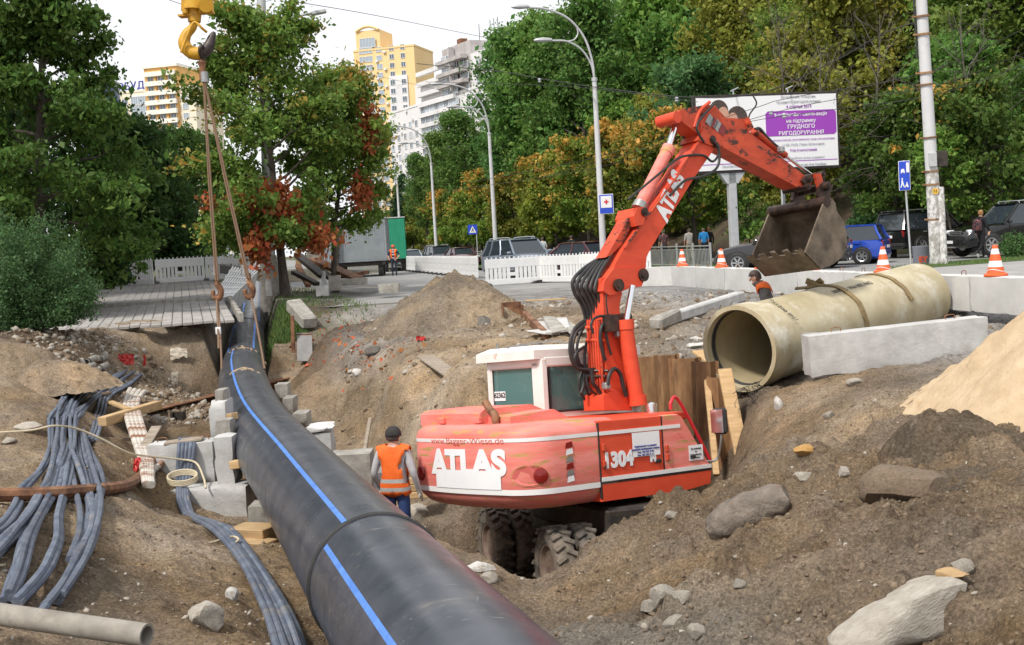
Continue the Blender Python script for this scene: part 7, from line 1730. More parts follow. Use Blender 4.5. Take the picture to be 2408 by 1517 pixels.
x_, z_ = bpx(1803, 376); mb = MB(); mb.box((x_, -.04, z_), (W_-.2, .006, .03)); mb.build('purple_line', M['purple'], rt)
M['hair_dark'] = mat('dark_hair', (.045, .03, .025), (.09, .06, .05), .6, scale=12); M['skin'] = mat('skin', (.50, .27, .19), (.56, .32, .23), .55, scale=6)
for (x, y, w, h, m_) in ((1690, 262, 22, 24, 'hair_dark'), (1700, 272, 13, 19, 'skin'), (1732, 278, 24, 26, 'hair_dark'), (1722, 284, 12, 18, 'skin'), (1745, 300, 14, 30, 'hair_dark')):
    x_, z_ = bpx(x, y); mb = MB(); mb.prism(oval((x_, z_), w*K, h*K, 20), (0, -.04-.001*(x % 7)-.004*(m_ == 'skin'), 0), (1, 0, 0), (0, 0, 1), (0, -.003, 0)); mb.build('printed_head', M[m_], rt)
xp, _ = bpx(1717, 400); mb = MB(); mb.box((xp, .2, (zc-H_/2)/2), (.34, .3, zc-H_/2), None, .02); mb.prism([(-.6, 0), (.6, 0), (.25, -.5), (-.25, -.5)], (xp, .05, zc-H_/2), (1, 0, 0), (0, 0, 1), (0, .3, 0)); mb.build('post', M['galv'], rt)
for x_ in (-1.4, 1.0): mb = MB(); mb.cyl((x_, .1, zc+H_/2), (x_, .1, zc+H_/2+.25), .03); mb.cyl((x_-.3, -.4, zc+H_/2+.15), (x_+.3, .3, zc+H_/2+.35), .03); mb.build('spot_bracket', M['galv'], rt)
# ---- white plastic barriers
def barrier_proto():
    rt = empty('plastic_barrier'); mb = MB(); mb.box((0, 0, .83), (1.98, .045, .34), None, .01)
    for k in range(12): mb.box((-.9+k*.1636, 0, 1.03), (.045, .04, .07), None, .006)
    tb = mb.build('top_board', M['white_plastic'], rt)
    mb = MB()
    for k in range(6): mb.cyl((-.8+k*.32, -.024, .85+.05*(k % 2)), (-.8+k*.32, -.0265, .85+.05*(k % 2)), .014, n=8)
    mb.build('bolt_holes', M['galv'], tb)
    mb = MB(); mb.box((0, 0, .14), (1.98, .045, .20), None, .01); mb.build('bottom_board', M['white_plastic'], rt)
    s0 = None
    for k in range(13):
        if k == 6: continue
        x = -.93+k*.155
        if s0 is None: mb = MB(); mb.box((0, 0, .45), (.115, .035, .44)); o = mb.build('slat', M['white_plastic'], rt); s0 = o.data
        else: o = mesh_obj('slat', s0, rt)
        o.location = (x, 0, 0)
    mb = MB(); mb.box((0, 0, .42), (.2, .04, .12)); mb.build('slat_bridge', M['white_plastic'], rt)
    for x in (-.97,): mb = MB(); mb.prism([(-.4, 0), (.4, 0), (.3, .09), (.1, .12), (-.1, .12), (-.3, .09)], (x-.1, 0, 0), (0, 1, 0), (0, 0, 1), (.2, 0, 0)); mb.build('foot', M['black_rubber'], rt)
    return rt
bp0 = barrier_proto(); bp_used = [False]
def barrier(a, b, label, group, sc=1.0):
    a, b = Vector(a), Vector(b); o = bp0 if not bp_used[0] else copy_tree(bp0); bp_used[0] = True
    c = (a+b)/2; o.location = c; o.rotation_euler = (0, 0, math.atan2(b.y-a.y, b.x-a.x)); o.scale = ((b-a).xy.length/2.0, 1, sc); return tag(o, label, 'barrier', group)
gl = 'white plastic barriers across the footpath'
for i, (x0, d0, x1, d1, lb) in enumerate(((240, 50.5, 292, 48.5, 'white barrier at the left end, half behind the dark shrub'), (294, 48.6, 362, 47.4, 'second white barrier from the left across the footpath'), (367, 48.6, 484, 49.2, 'third white barrier from the left across the footpath'), (485, 49.2, 600, 49.6, 'white barrier behind the stacked barriers at the pole'))):
    a, b = P(x0, 668, d0), P(x1, 668, d1); z = path_z(48)+.10; barrier((a.x, a.y, z), (b.x, b.y, z), lb, gl, .98)
gr_ = 'white plastic barriers along the street'
A_, B_ = Vector((-8.0, 90, 0)), Vector((-1.45, 56.5, 0)); nseg = 17
onames = ['first', 'second', 'third', 'fourth', 'fifth', 'sixth', 'seventh', 'eighth', 'ninth', 'tenth', 'eleventh', 'twelfth', 'thirteenth', 'fourteenth', 'fifteenth', 'sixteenth', 'seventeenth']
for k in range(nseg): barrier(A_.lerp(B_, k/nseg), A_.lerp(B_, (k+1)/nseg), 'white barrier in the receding row beyond the soil heap, %s from its far end' % onames[k], gr_)
pts = [P(1141, 660, 45.0), P(1270, 657, 45.8), P(1362, 655, 43.6), P(1450, 650, 42.2), P(1532, 640, 41.2)]
for k in range(4): a, b = pts[k], pts[k+1]; barrier((a.x, a.y, .01), (b.x, b.y, .01), ['near white barrier standing frontal behind the soil heap', 'near white barrier right of the frontal one', 'near white barrier just left of the excavator boom', 'white barrier behind the excavator boom'][k], gr_, 1.0 if k < 2 else 1.02)
# stack of barriers leaning by the pole
for k in range(10):
    b = P(503+4.6*k, 706-k*.6, 37.2); a = P(549+6.2*k, 630+1.2*k, 38.4); t = (a-b).normalized(); dp = Vector((.26, .966, .2)); dp = (dp-t*dp.dot(t)).normalized(); th = t.cross(dp)
    rot = Matrix((t, dp, th)).transposed(); mb = MB(); mb.box((a+b)/2+dp*.4, ((b-a).length, .95, .035), rot, .008)
    for j in range(5): mb.box((a+b)/2+t*((j-2)*.28)+dp*.4, (.05, .97, .06), rot)
    tag(mb.build('plastic_barrier', M['white_plastic']), 'white barrier leaning in the stack by the pole, %s from the left' % onames[k], 'barrier', 'stacked white barriers')
mb = MB()
for k in range(4): mb.box(P(530+k*5, 640-k*4, 39.8), (.8, .5, .1), Matrix.Rotation(.2, 3, 'Y'), .03)
tag(mb.build('barrier_feet', M['black_rubber']), 'pile of black rubber barrier feet beside the stacked barriers', 'rubber feet')
# ---- railing along the pavement
ns = 0
for k in range(34):
    s0 = -3.0+k*2.0; a, b = RD(s0, 3.7), RD(s0+2.0, 3.7)
    rt = empty('railing', (a+b)/2, math.atan2(b.y-a.y, b.x-a.x), 'grey metal railing panel, %s from the near end' % (onames[k] if k < 17 else ordw[k] if k < len(ordw) else ['second last', 'last'][k-len(ordw)]), 'railing', 'grey railing along the far pavement')
    mb = MB(); mb.box((-1, 0, .55), (.08, .08, 1.15), None, .01); mb.build('post', M['fence_grey'], rt)
    if k == 0: mb = MB(); mb.box((1, 0, .55), (.08, .08, 1.15), None, .01); 
    mb = MB(); mb.box((0, 0, 1.0), (2, .045, .045)); mb.build('top_rail', M['fence_grey'], rt); mb = MB(); mb.box((0, 0, .86), (2, .03, .03)); mb.box((0, 0, .18), (2, .04, .04)); mb.build('lower_rail', M['fence_grey'], rt)
    if k < 8:
        for j in range(12):
            if ns == 0: mb = MB(); mb.box((0, 0, .52), (.022, .022, .70)); o = mb.build('picket', M['fence_grey'], rt); pk_me = o.data
            else: o = mesh_obj('picket', pk_me, rt)
            o.location = (-.9+j*.16, 0, 0); ns += 1
    else:
        mb = MB()
        for j in range(12): mb.box((-.9+j*.16, 0, .52), (.022, .022, .70))
        mb.build('pickets', M['fence_grey'], rt)
# ---- overhead wires
M['wire'] = mat('overhead_wire', (.03, .03, .03), None, .6)
def wire(pts, r, label):
    mb = MB(); mb.tube(spline([P(*p) for p in pts], 8), r, 5); return tag(mb.build('overhead_wire', M['wire']), label, 'wire', 'overhead wires')
wire([(980, 150, 70), (1170, 168, 60), (1270, 185, 55), (1420, 208, 50), (1640, 230, 46), (1800, 215, 43), (1960, 145, 41), (2070, 83, 39), (2164, 48, 38)], .02, 'thick trolley wire leaving the concrete pole to the left')
wire([(1000, 193, 70), (1270, 200, 55), (1420, 212, 50), (1640, 240, 45)], .012, 'thin wire running below the thick trolley wire')
wire([(2420, 62, 36), (2180, 170, 40), (1850, 232, 44), (1750, 262, 46), (1400, 370, 60), (1100, 430, 75)], .012, 'long thin wire slanting across the billboard, uppermost')
wire([(2420, 120, 36), (2190, 205, 40), (1960, 235, 43), (1750, 285, 46), (1400, 395, 60), (1050, 450, 75)], .012, 'long thin wire slanting across the billboard, second')
wire([(2420, 150, 36), (2190, 225, 40), (1960, 258, 43), (1700, 300, 47), (1300, 410, 62)], .012, 'long thin wire slanting across the billboard, lowest')
wire([(680, 2, 60), (900, 40, 80), (1172, 95, 110)], .02, 'thin wire crossing the white sky to the apartment block'); wire([(370, -10, 50), (420, 8, 52), (470, 22, 55), (560, 18, 58), (640, 0, 60)], .014, 'thin wire sagging behind the crane hook')
wire([(1770, 225, 44), (1778, 245, 44), (1762, 270, 44), (1757, 295, 44)], .03, 'short loop of cable dangling before the billboard'); wire([(640, 115, 43), (760, 150, 70), (1180, 245, 75)], .01, 'thin wire from the grey pole behind the tree')
for (x, y, d) in ((1268, 186, 55), (1590, 230, 47), (1812, 260, 44), (1843, 268, 44)):
    q = P(x, y, d); mb = MB(); mb.lathe([(.03, -.18), (.09, -.12), (.04, -.08), (.09, -.03), (.03, .03)], q, n=10); tag(mb.build('insulator', M['galv']), {1268: 'insulator on the trolley wire left of the lamp', 1590: 'insulator on the trolley wire near the billboard', 1812: 'left insulator in front of the billboard', 1843: 'right insulator in front of the billboard'}[x], 'insulator', 'insulators on the wires')
# ================================================================== trailers and scrap
M['grey_sheet'] = mat('grey_corrugated', (.27, .30, .32), (.34, .37, .39), .6, metal=.1, scale=1.5, c3=(.22, .23, .23), scale3=.8); M['green_sheet'] = mat('green_sheet', (.02, .30, .17), (.03, .36, .21), .6, scale=2); M['blue_sheet'] = mat('blue_grey_sheet', (.40, .46, .52), None, .6)
def wheel_simple(rt, x, y, r, w, rimm='rim', name='wheel', rr=.55):
    wl_ = bpy.data.objects.new(name, None); col.objects.link(wl_); wl_.parent = rt; wl_.location = (x, y, r)
    mb = MB(); mb.lathe([(r*rr, -w/2), (r*.9, -w/2), (r, -w/2+.04), (r, w/2-.04), (r*.9, w/2), (r*rr, w/2)], axis=(0, 1, 0), n=24); mb.build('tyre', M['black_rubber'], wl_)
    s_ = -1 if y < 0 else 1; mb = MB(); mb.lathe([(r*rr, s_*w*.42), (r*rr*.85, s_*w*.36), (r*rr*.8, s_*w*.15), (.001, s_*w*.15)], axis=(0, 1, 0), n=20)
    for k in range(6): a = k*math.pi/3; mb.box((math.cos(a)*r*rr*.48, s_*w*.30, math.sin(a)*r*rr*.48), (r*rr*.85, .03, r*rr*.22), Matrix.Rotation(-a, 3, 'Y'))
    mb.build('rim', M[rimm], wl_); return wl_
def trailer(px, py, d, w, L, z0, h, m, rz, label, wheels=True):
    q = P(px, py, d); rt = empty('site_trailer', (q.x, q.y, 0), rz, label, 'trailer')
    mb = MB(); mb.box((0, L/2, z0+h/2), (w, L, h), None, .03); bx_ = mb.build('box_body', M[m], rt)
    mb = MB(); n = int(w/.13)
    for k in range(n): mb.box((-w/2+(k+.5)*w/n, -.015, z0+h/2), (.05, .03, h-.25))
    n2 = int(L/.2)
    for k in range(n2):
        for s_ in (-1, 1): mb.box((s_*(w/2+.012), (k+.5)*L/n2, z0+h/2), (.025, .06, h-.25))
    mb.build('corrugation', M[m], bx_)
    mb = MB(); mb.box((0, L/2, z0-.15), (w*.8, L*.95, .22)); mb.build('chassis', M['dark_steel'], rt)
    mb = MB(); mb.box((0, L/2, z0+h+.04), (w+.1, L+.1, .08), None, .02); mb.build('roof_sheet', M['galv'], rt)
    if wheels:
        for y in (L*.12, L*.8):
            for x in (-w*.36, w*.36):
                o = wheel_simple(rt, y, -x, .48, .28); o.location = (x, y, .48); o.rotation_euler = (0, 0, R(90))
    return rt
trailer(847, 640, 73, 3.4, 6.0, .95, 2.55, 'grey_sheet', R(4), 'grey corrugated box trailer behind the spoil heap'); trailer(768, 640, 80, 1.6, 6, .9, 2.4, 'blue_sheet', R(4), 'pale blue-grey trailer half hidden by the grey one'); trailer(930, 640, 86, 1.7, 7, .9, 2.9, 'green_sheet', R(6), 'green box trailer standing behind the grey one')
plate('trailer_dark_side', [P(783, 640, 72.6), P(797, 640, 72.6), P(797, 525, 72.6), P(784, 530, 72.6)], .05, 'dark_steel', 'dark plate added for the darker left side of the grey trailer', 'added panel')  # added dark plate stands in for the trailer's darker left side
for i, (x0, y0, d0, x1, y1, d1, w, m_) in enumerate(((735, 610, 47, 850, 660, 44, .5, 'rust'), (700, 600, 47, 760, 650, 45, .35, 'dark_steel'), (745, 632, 46, 800, 668, 44, .28, 'dark_steel'), (690, 640, 45, 745, 668, 44, .25, 'dark_steel'), (810, 650, 45, 862, 640, 46, .25, 'rust'), (700, 625, 46, 725, 672, 44, .2, 'rust'))):
    beam('scrap_beam', P(x0, y0, d0), P(x1, y1, d1), w, .14, m_, ['broad rusty steel section on top of the scrap pile', 'dark beam at the back of the scrap pile', 'dark beam sloping through the scrap pile', 'dark beam low in the scrap pile by the trunk', 'short rusty channel at the right end of the scrap pile', 'short rusty bar leaning on the scrap pile'][i], 'steel beam', 'steel scrap by the trailer')
beam('timber_post', P(700, 585, 48), P(703, 640, 48), .2, .2, 'timber', 'upright yellow timber behind the scrap pile', group='timbers by the scrap pile'); beam('timber_post', P(588, 628, 47), P(612, 600, 47), .12, .06, 'timber', 'slanting yellow board left of the grey pole', group='timbers by the scrap pile'); beam('timber_post', P(725, 598, 48), P(760, 600, 48), .5, .9, 'concrete_old', 'wide concrete panel leaning behind the scrap', 'panel')
fbs(742, 672, 770, 697, 40.5, .4, 'concrete', 'small concrete block under the scrap pile', loops=False, group='concrete pieces by the scrap pile'); fbs(755, 637, 765, 674, 41.5, .15, 'concrete', 'short pale concrete stump at the scrap pile', loops=False, group='concrete pieces by the scrap pile'); fbs(772, 648, 800, 684, 41.5, .3, 'concrete_old', 'leaning grey slab right of the stump', loops=False, group='concrete pieces by the scrap pile'); fbs(795, 655, 862, 672, 43, .3, 'concrete_old', 'long grey kerb at the foot of the scrap pile', loops=False, group='concrete pieces by the scrap pile'); fbs(664, 660, 682, 705, 42.5, .3, 'concrete_old', 'grey slab leaning against the tree trunk', loops=False, group='concrete pieces by the scrap pile')
# ================================================================== cars
M['car_glass'] = mat('car_glass', (.03, .04, .05), None, .05, spec=.8); M['head_lamp'] = mat('head_lamp', (.70, .72, .75), None, .1, spec=.8); M['amber'] = mat('amber_lens', (.75, .22, .02), None, .2); M['plate_white'] = mat('number_plate', (.75, .75, .73), None, .5); M['alloy'] = mat('alloy', (.55, .56, .58), None, .3, metal=.8)
def carpaint(name, c): return mat(name, c, None, .22, metal=.3, coat=.8, spec=.5)
def car(label, loc, rz, L, W, H, pm, kind='suv', belt=1.0, hood=.98, cowl=.20, tail=-.44, roof0=.06, roof1=-.40, wr=.36, wx=(.32, -.31), clear=.24, rails=False, name='parked_car', rear_hood=None):
    rt = empty(name, loc, rz, label, 'car'); w = W/2; st = []
    prof = [(-.5, .10, belt-.28, .86), (-.495, .0, belt-.10, .93), (-.47, 0, belt-.02, .97), (tail, 0, (rear_hood or belt), .99), (-.2, 0, belt, 1.0), (.1, 0, belt-.01, 1.0), (cowl, 0, hood+.02, .99), (cowl+.12, 0, hood-.03, .98), (.42, .0, hood-.12, .94), (.475, .02, hood-.24, .88), (.5, .08, hood-.40, .80)]
    rings = []
    for (x, zb, zt, k) in prof:
        x *= L; zb += clear; ww = w*k; zm = zb+(zt-zb)*.55
        half = [(0, zb), (ww*.82, zb), (ww*.98, zb+.10), (ww, zm), (ww*.97, zt-.07), (ww*.86, zt), (0, zt+.02)]
        rings.append([Vector((x, -y, z)) for y, z in half]+[Vector((x, y, z)) for y, z in half[-2:0:-1]])
    mb = MB(); mb.loft(rings); body = mb.build('body', pm, rt, sharp=40)
    xb0, xb1, xt0, xt1 = (tail-.03)*L, cowl*L, roof1*L, roof0*L; zb = belt-.03; zt = H-.07; wb, wt_ = w*.92, w*.73
    def gh(o):
        return [[Vector((x, y, z)) for x, y, z in r] for r in ([(xb0-o, -wb-o, zb), (xb1+o, -wb*.97-o, zb), (xb1+o, wb*.97+o, zb), (xb0-o, wb+o, zb)], [((xb0+xt0*2)/3-o, -(wb+wt_*1.6)/2.6-o, zb+(zt-zb)*.55), ((xb1+xt1*1.2)/2.2+o, -(wb+wt_*1.6)/2.6-o, zb+(zt-zb)*.55), ((xb1+xt1*1.2)/2.2+o, (wb+wt_*1.6)/2.6+o, zb+(zt-zb)*.55), ((xb0+xt0*2)/3-o, (wb+wt_*1.6)/2.6+o, zb+(zt-zb)*.55)], [(xt0-o, -wt_-o, zt), (xt1+o, -wt_-o, zt), (xt1+o, wt_+o, zt), (xt0-o, wt_+o, zt)])]
    mb = MB(); mb.loft(gh(0), smooth=False); mb.build('cabin_glass', M['car_glass'], rt)
    g = gh(.012); mb = MB()
    for c in range(4): mb = MB(); mb.tube([g[0][c], g[1][c], g[2][c]], [.055, .05, .045], 6); mb.build('pillar', pm, rt)
    for t0 in ((.46,) if kind in ('sedan', 'hatch') else (.42, .76)):
        for (a, b) in ((0, 1), (3, 2)):
            mb = MB(); mb.tube([g[r][a].lerp(g[r][b], 1-t0) for r in range(3)], .042, 6); mb.build('pillar', pm, rt)
    mb = MB(); top = [Vector((xt0-.05, -wt_-.02, zt)), Vector((xt1+.08, -wt_-.02, zt)), Vector((xt1+.08, wt_+.02, zt)), Vector((xt0-.05, wt_+.02, zt))]; cxm = (xt0+xt1)/2
    mb.loft([top, [p+Vector((0, 0, .03)) for p in top], [Vector((cxm+(p.x-cxm)*.86, p.y*.82, H)) for p in top]]); mb.build('roof', pm, rt, sharp=50)
    if rails:
        for s_ in (-1, 1): mb = MB(); mb.tube(spline([(xt1-.1, s_*wt_*.93, H-.03), (xt1-.25, s_*wt_*.93, H+.05), (xt0+.25, s_*wt_*.93, H+.05), (xt0+.05, s_*wt_*.93, H-.03)], 6), .022, 6); mb.build('roof_rail', M['alloy'], rt)
    for x in wx:
        for s_ in (-1, 1):
            mb = MB(); mb.lathe([(.001, 0), (wr*1.16, 0), (wr*1.16, .02), (.001, .021)], (x*L, s_*(w-.004), wr), (0, s_, 0), 26); mb.build('wheel_arch', M['black_rubber'], rt); wheel_simple(rt, x*L, s_*(w-.045), wr, .23, 'alloy', rr=.66)
    for s_ in (-1, 1):
        mb = MB(); mb.box((L*.455, s_*w*.66, hood-.24), (.16, w*.36, .17), Matrix.Rotation(s_*-.25, 3, 'Z'), .04); mb.build('headlight', M['head_lamp'], rt)
        mb = MB(); mb.box((-L*.487, s_*w*.80, belt-.20), (.10, w*.22, .30), Matrix.Rotation(s_*.2, 3, 'Z'), .03); mb.build('tail_light', M['lens_red'], rt)
        mb = MB(); mb.box((cowl*L-.12, s_*(w+.10), belt+.06), (.14, .22, .15), None, .05); mb.build('wing_mirror', pm, rt)
        for k, xd in enumerate((.16, -.10, -.30)):
            mb = MB(); mb.box((xd*L, s_*(w*1.0), belt*.64), (.014, .012, belt*.62)); mb.build('door_seam', M['black_rubber'], rt)
        for xd in (-.06, -.26): mb = MB(); mb.box((xd*L, s_*(w+.012), belt-.14), (.20, .035, .035), None, .012); mb.build('door_handle', M['alloy'] if kind == 'suv' else pm, rt)
        mb = MB(); mb.box((0, s_*(w+.004), clear+.13), (L*.40, .03, .05), None, .01); mb.build('side_trim', M['alloy'] if kind == 'suv' else M['black_rubber'], rt)
    mb = MB(); mb.box((L*.486, 0, hood-.28), (.06, w*.86, .20), None, .03); mb.build('grille', M['black_rubber'], rt); mb = MB()
    for k in range(3): mb.box((L*.497, 0, hood-.34+k*.06), (.05, w*.8, .018))
    mb.build('grille_bars', M['alloy'], rt)
    mb = MB(); mb.box((L*.49, 0, clear+.18), (.10, w*1.6, .16), None, .05); mb.build('front_bumper', M['black_rubber'] if kind == 'suv' else pm, rt); mb = MB(); mb.box((-L*.495, 0, clear+.18), (.10, w*1.75, .18), None, .05); mb.build('rear_bumper', M['black_rubber'] if kind == 'suv' else pm, rt)
    for x in (L*.545, -L*.512): mb = MB(); mb.box((x, 0, clear+.26 if x > 0 else belt-.30), (.015, .50, .11)); mb.build('number_plate', M['plate_white'], rt)
    return rt
pk = carpaint('black_paint', (.010, .010, .012)); pdg = carpaint('dark_grey_paint', (.035, .033, .036)); pbl = carpaint('blue_paint', (.02, .075, .48)); psl = carpaint('silver_blue_paint', (.20, .24, .30)); prd = carpaint('plum_paint', (.10, .02, .03)); pwh = carpaint('white_car_paint', (.7, .7, .7)); plb = carpaint('pale_blue_paint', (.30, .37, .45))
def at_px(px, py, d, z=0.02): q = P(px, py, d); return (q.x, q.y, z)
car('dark grey off-road car behind the bucket, front wheel to the left', at_px(1842, 600, 44.5), R(158), 4.75, 1.93, 1.72, pdg, 'suv', 1.04, 1.03, rails=True)
car('bright blue hatchback parked right of the bucket', at_px(1958, 590, 46.8), R(152), 4.1, 1.68, 1.50, pbl, 'hatch', .93, .92, wr=.31, clear=.18, tail=-.45, roof1=-.42)
car('black off-road car seen from behind, left of the concrete pole', at_px(2185, 560, 51.5, .1), R(28), 4.75, 1.85, 1.84, pk, 'suv', 1.12, 1.1, tail=-.47, roof1=-.45, rails=True, wr=.39, clear=.30)
car('big black off-road car at the right edge, chrome grille forward', at_px(2385, 550, 46.0, .1), R(190), 5.0, 1.97, 1.93, pk, 'suv', 1.16, 1.15, tail=-.46, roof1=-.44, rails=True, wr=.40, clear=.30)
car('silver-blue off-road car driving on the street behind the barriers', at_px(1225, 600, 55), R(-62), 4.7, 1.9, 1.75, psl, 'suv', 1.05, 1.03, rails=True)
car('dark plum saloon car left of the excavator boom', at_px(1385, 610, 53), R(-50), 4.6, 1.8, 1.45, prd, 'sedan', .92, .92, tail=-.36, roof1=-.24, roof0=.08, rear_hood=.98, wr=.32, clear=.17)
car('pale blue saloon car at the far end of the barrier row', at_px(965, 600, 100), R(-75), 4.5, 1.8, 1.48, plb, 'sedan', .92, .92, tail=-.36, roof1=-.24, rear_hood=.98, wr=.32, clear=.17)
car('dark grey off-road car far down the street', at_px(1035, 595, 96), R(-70), 4.6, 1.85, 1.68, pdg, 'suv', 1.0, 1.0, rails=True)
car('dark saloon car far down the street beside the lamp', at_px(1085, 595, 92), R(-70), 4.5, 1.8, 1.45, prd, 'sedan', .92, .92, tail=-.36, roof1=-.24, rear_hood=.98, wr=.32, clear=.17)
car('white off-road car far behind the footpath barrier', at_px(470, 620, 72, .9), R(20), 4.5, 1.85, 1.8, pwh, 'suv', 1.05, 1.0)
# ================================================================== people
def person(label, loc, rz, mats, J=None, scale=1.0, fingers=False, garments=(), hair=None, rest=None):
    j = dict(pel=(0, 0, .95), spi=(0, -.01, 1.14), che=(0, 0, 1.34), nec=(0, -.01, 1.50), hb=(0, .01, 1.575), hm=(0, .02, 1.645), ht=(0, .01, 1.735))
    for s, n in ((-1, 'l'), (1, 'r')):
        j.update({'sh'+n: (s*.175, 0, 1.425), 'el'+n: (s*.235, -.03, 1.15), 'wr'+n: (s*.245, .05, .905), 'ha'+n: (s*.245, .075, .82), 'hi'+n: (s*.095, 0, .90), 'kn'+n: (s*.10, .03, .50), 'an'+n: (s*.105, -.02, .085), 'to'+n: (s*.12, .14, .045)})
    J = dict(J or {}); face = J.pop('face', (0, 1, 0)); j.update(J)
    rad = dict(pel=.145, spi=.135, che=.145, nec=.058, hb=.062, hm=.092, ht=.055, sh=.072, el=.046, wr=.032, ha=.038, hi=.098, kn=.064, an=.043, to=.040)
    ed = [('pel', 'spi', 'torso'), ('spi', 'che', 'torso'), ('che', 'nec', 'torso'), ('nec', 'hb', 'neck'), ('hb', 'hm', 'head'), ('hm', 'ht', 'head')]
    for n in 'lr': ed += [('che', 'sh'+n, 'torso'), ('sh'+n, 'el'+n, 'arm'), ('el'+n, 'wr'+n, 'forearm'), ('wr'+n, 'ha'+n, 'hand'), ('pel', 'hi'+n, 'hip'), ('hi'+n, 'kn'+n, 'thigh'), ('kn'+n, 'an'+n, 'shin'), ('an'+n, 'to'+n, 'foot')]
    names = list(j); vs = [Vector(j[n]) for n in names]; rs = [rad[n if n in rad else n[:2]] for n in names]; es = [(names.index(a), names.index(b)) for a, b, _ in ed]
    segs = [(Vector(j[a]), Vector(j[b]), t) for a, b, t in ed]
    if fingers:
        for n, s in (('l', -1), ('r', 1)):
            h = Vector(j['ha'+n]); w = Vector(j['wr'+n]); d = (h-w).normalized(); side = d.cross(Vector((s, 0, 0))).normalized(); pal = side.cross(d)
            for k, (o, L) in enumerate(((-.028, .065), (-.010, .078), (.010, .072), (.028, .055), (.045, .05))):
                b0 = h+side*o*(.9); 
                if k == 4: b0 = w.lerp(h, .45)+side*.03; d2 = (d+side*.8).normalized()
                else: d2 = d
                b1 = b0+d2*L*.55; b2 = b1+(d2-Vector((s*.35, 0, 0))*.9).normalized()*L*.45
                i0 = len(vs); vs += [b0, b1, b2]; rs += [.011, .010, .008]; es += [(names.index('ha'+n), i0), (i0, i0+1), (i0+1, i0+2)]; segs += [(b0, b2, 'hand')]
    me = bpy.data.meshes.new('person'); me.from_pydata([tuple(v) for v in vs], es, []); o = bpy.data.objects.new('tmp', me); col.objects.link(o)
    md = o.modifiers.new('skin', 'SKIN'); md.use_smooth_shade = True; sv = me.skin_vertices[0].data
    for k, r in enumerate(rs): sv[k].radius = (r*(1.12 if k in (0, 1, 2) else 1), r*(.78 if k in (0, 1, 2) else 1)); sv[k].use_root = (k == 0)
    sb = o.modifiers.new('sub', 'SUBSURF'); sb.levels = 2; sb.render_levels = 2
    dg = bpy.context.evaluated_depsgraph_get(); em = bpy.data.meshes.new_from_object(o.evaluated_get(dg)); bpy.data.objects.remove(o); bpy.data.meshes.remove(me)
    em.materials.clear(); ml = []
    def mi(m_):
        if m_ not in ml: ml.append(m_)
        return ml.index(m_)
    def part_of(c):
        best = None
        for a, b, t in segs:
            ab = b-a; k = min(max((c-a).dot(ab)/max(ab.length_squared, 1e-9), 0), 1); d = (c-(a+ab*k)).length
            if best is None or d < best[0]: best = (d, t)
        return best[1]
    lab = [part_of(p.center) for p in em.polygons]
    default = dict(torso='shirt', arm='shirt', forearm='shirt', hand='skin', hip='trousers', thigh='trousers', shin='trousers', foot='shoes', head='skin', neck='skin')
    for p, t in zip(em.polygons, lab):
        k = mats.get(t) or mats.get(default[t]) or 'skin'
        if t == 'torso' and p.center.z < j['pel'][2]+.02: k = mats.get('trousers', k)
        p.material_index = mi(k); p.use_smooth = True
    for k in ml: em.materials.append(M[k])
    # eyes, nose, ears joined into the same mesh
    bm = bmesh.new(); bm.from_mesh(em); hm = Vector(j['hm']); hdir = Vector(face).normalized(); hs_ = hdir.cross(Vector((0, 0, 1))).normalized(); hu = hs_.cross(hdir)
    def blob(c, r, sc, mk):
        if mk not in ml: ml.append(mk); em.materials.append(M[mk])
        g_ = bmesh.ops.create_icosphere(bm, subdivisions=2, radius=r); mx = Matrix((hs_, hdir, hu)).transposed()
        for v in g_['verts']: v.co = c + mx @ Vector((v.co.x*sc[0], v.co.y*sc[1], v.co.z*sc[2]))
        for f_ in {f_ for v in g_['verts'] for f_ in v.link_faces}: f_.material_index = ml.index(mk); f_.smooth = True
    sk = mats.get('head', 'skin')
    blob(hm+hdir*.088-hu*.012, .016, (.8, 1.3, 1.5), sk); blob(hm+hdir*.055-hu*.075, .034, (1.1, .8, .7), sk)
    for s in (-1, 1): blob(hm+hs_*s*.092-hu*.01, .022, (.4, .8, 1.3), sk); blob(hm+hdir*.082+hs_*s*.033+hu*.018, .010, (1.2, .6, .7), 'sign_black')
    blob(hm+hdir*.084-hu*.052, .016, (1.4, .4, .3), 'lip')
    bm.to_mesh(em); bm.free()
    rt = empty('person', loc, rz, label, 'person'); rt.scale = (scale,)*3; body = mesh_obj('body', em, rt)
    # garments follow the body surface
    def garment(name, pick, off, mf):
        ps = [p for p, t in zip(list(em.polygons)[:len(lab)], lab) if pick(p.center, t)]
        if not ps: return
        used = {}; V = []; F = []; mm = []; gm = []
        for p in ps:
            f_ = []
            for vi in p.vertices:
                if vi not in used: used[vi] = len(V); V.append(em.vertices[vi].co+em.vertices[vi].normal*off)
                f_.append(used[vi])
            F.append(f_); k = mf(p.center) if callable(mf) else mf
            if k not in gm: gm.append(k)
            mm.append(gm.index(k))
        g2 = bpy.data.meshes.new(name); g2.from_pydata([tuple(v) for v in V], [], F)
        for k in gm: g2.materials.append(M[k])
        g2.polygons.foreach_set('material_index', mm); g2.polygons.foreach_set('use_smooth', [True]*len(F)); g2.update()
        go = mesh_obj(name, g2, rt); sd_ = go.modifiers.new('thickness', 'SOLIDIFY'); sd_.thickness = .012; sd_.offset = 1; return go
    for g_ in garments: garment(*g_)
    if hair: garment('hair', lambda c, t: t == 'head' and ((c-hm).dot(hu) > .035 or ((c-hm).dot(hdir) < -.015 and (c-hm).dot(hu) > -.07)), .014, hair)
    return rt
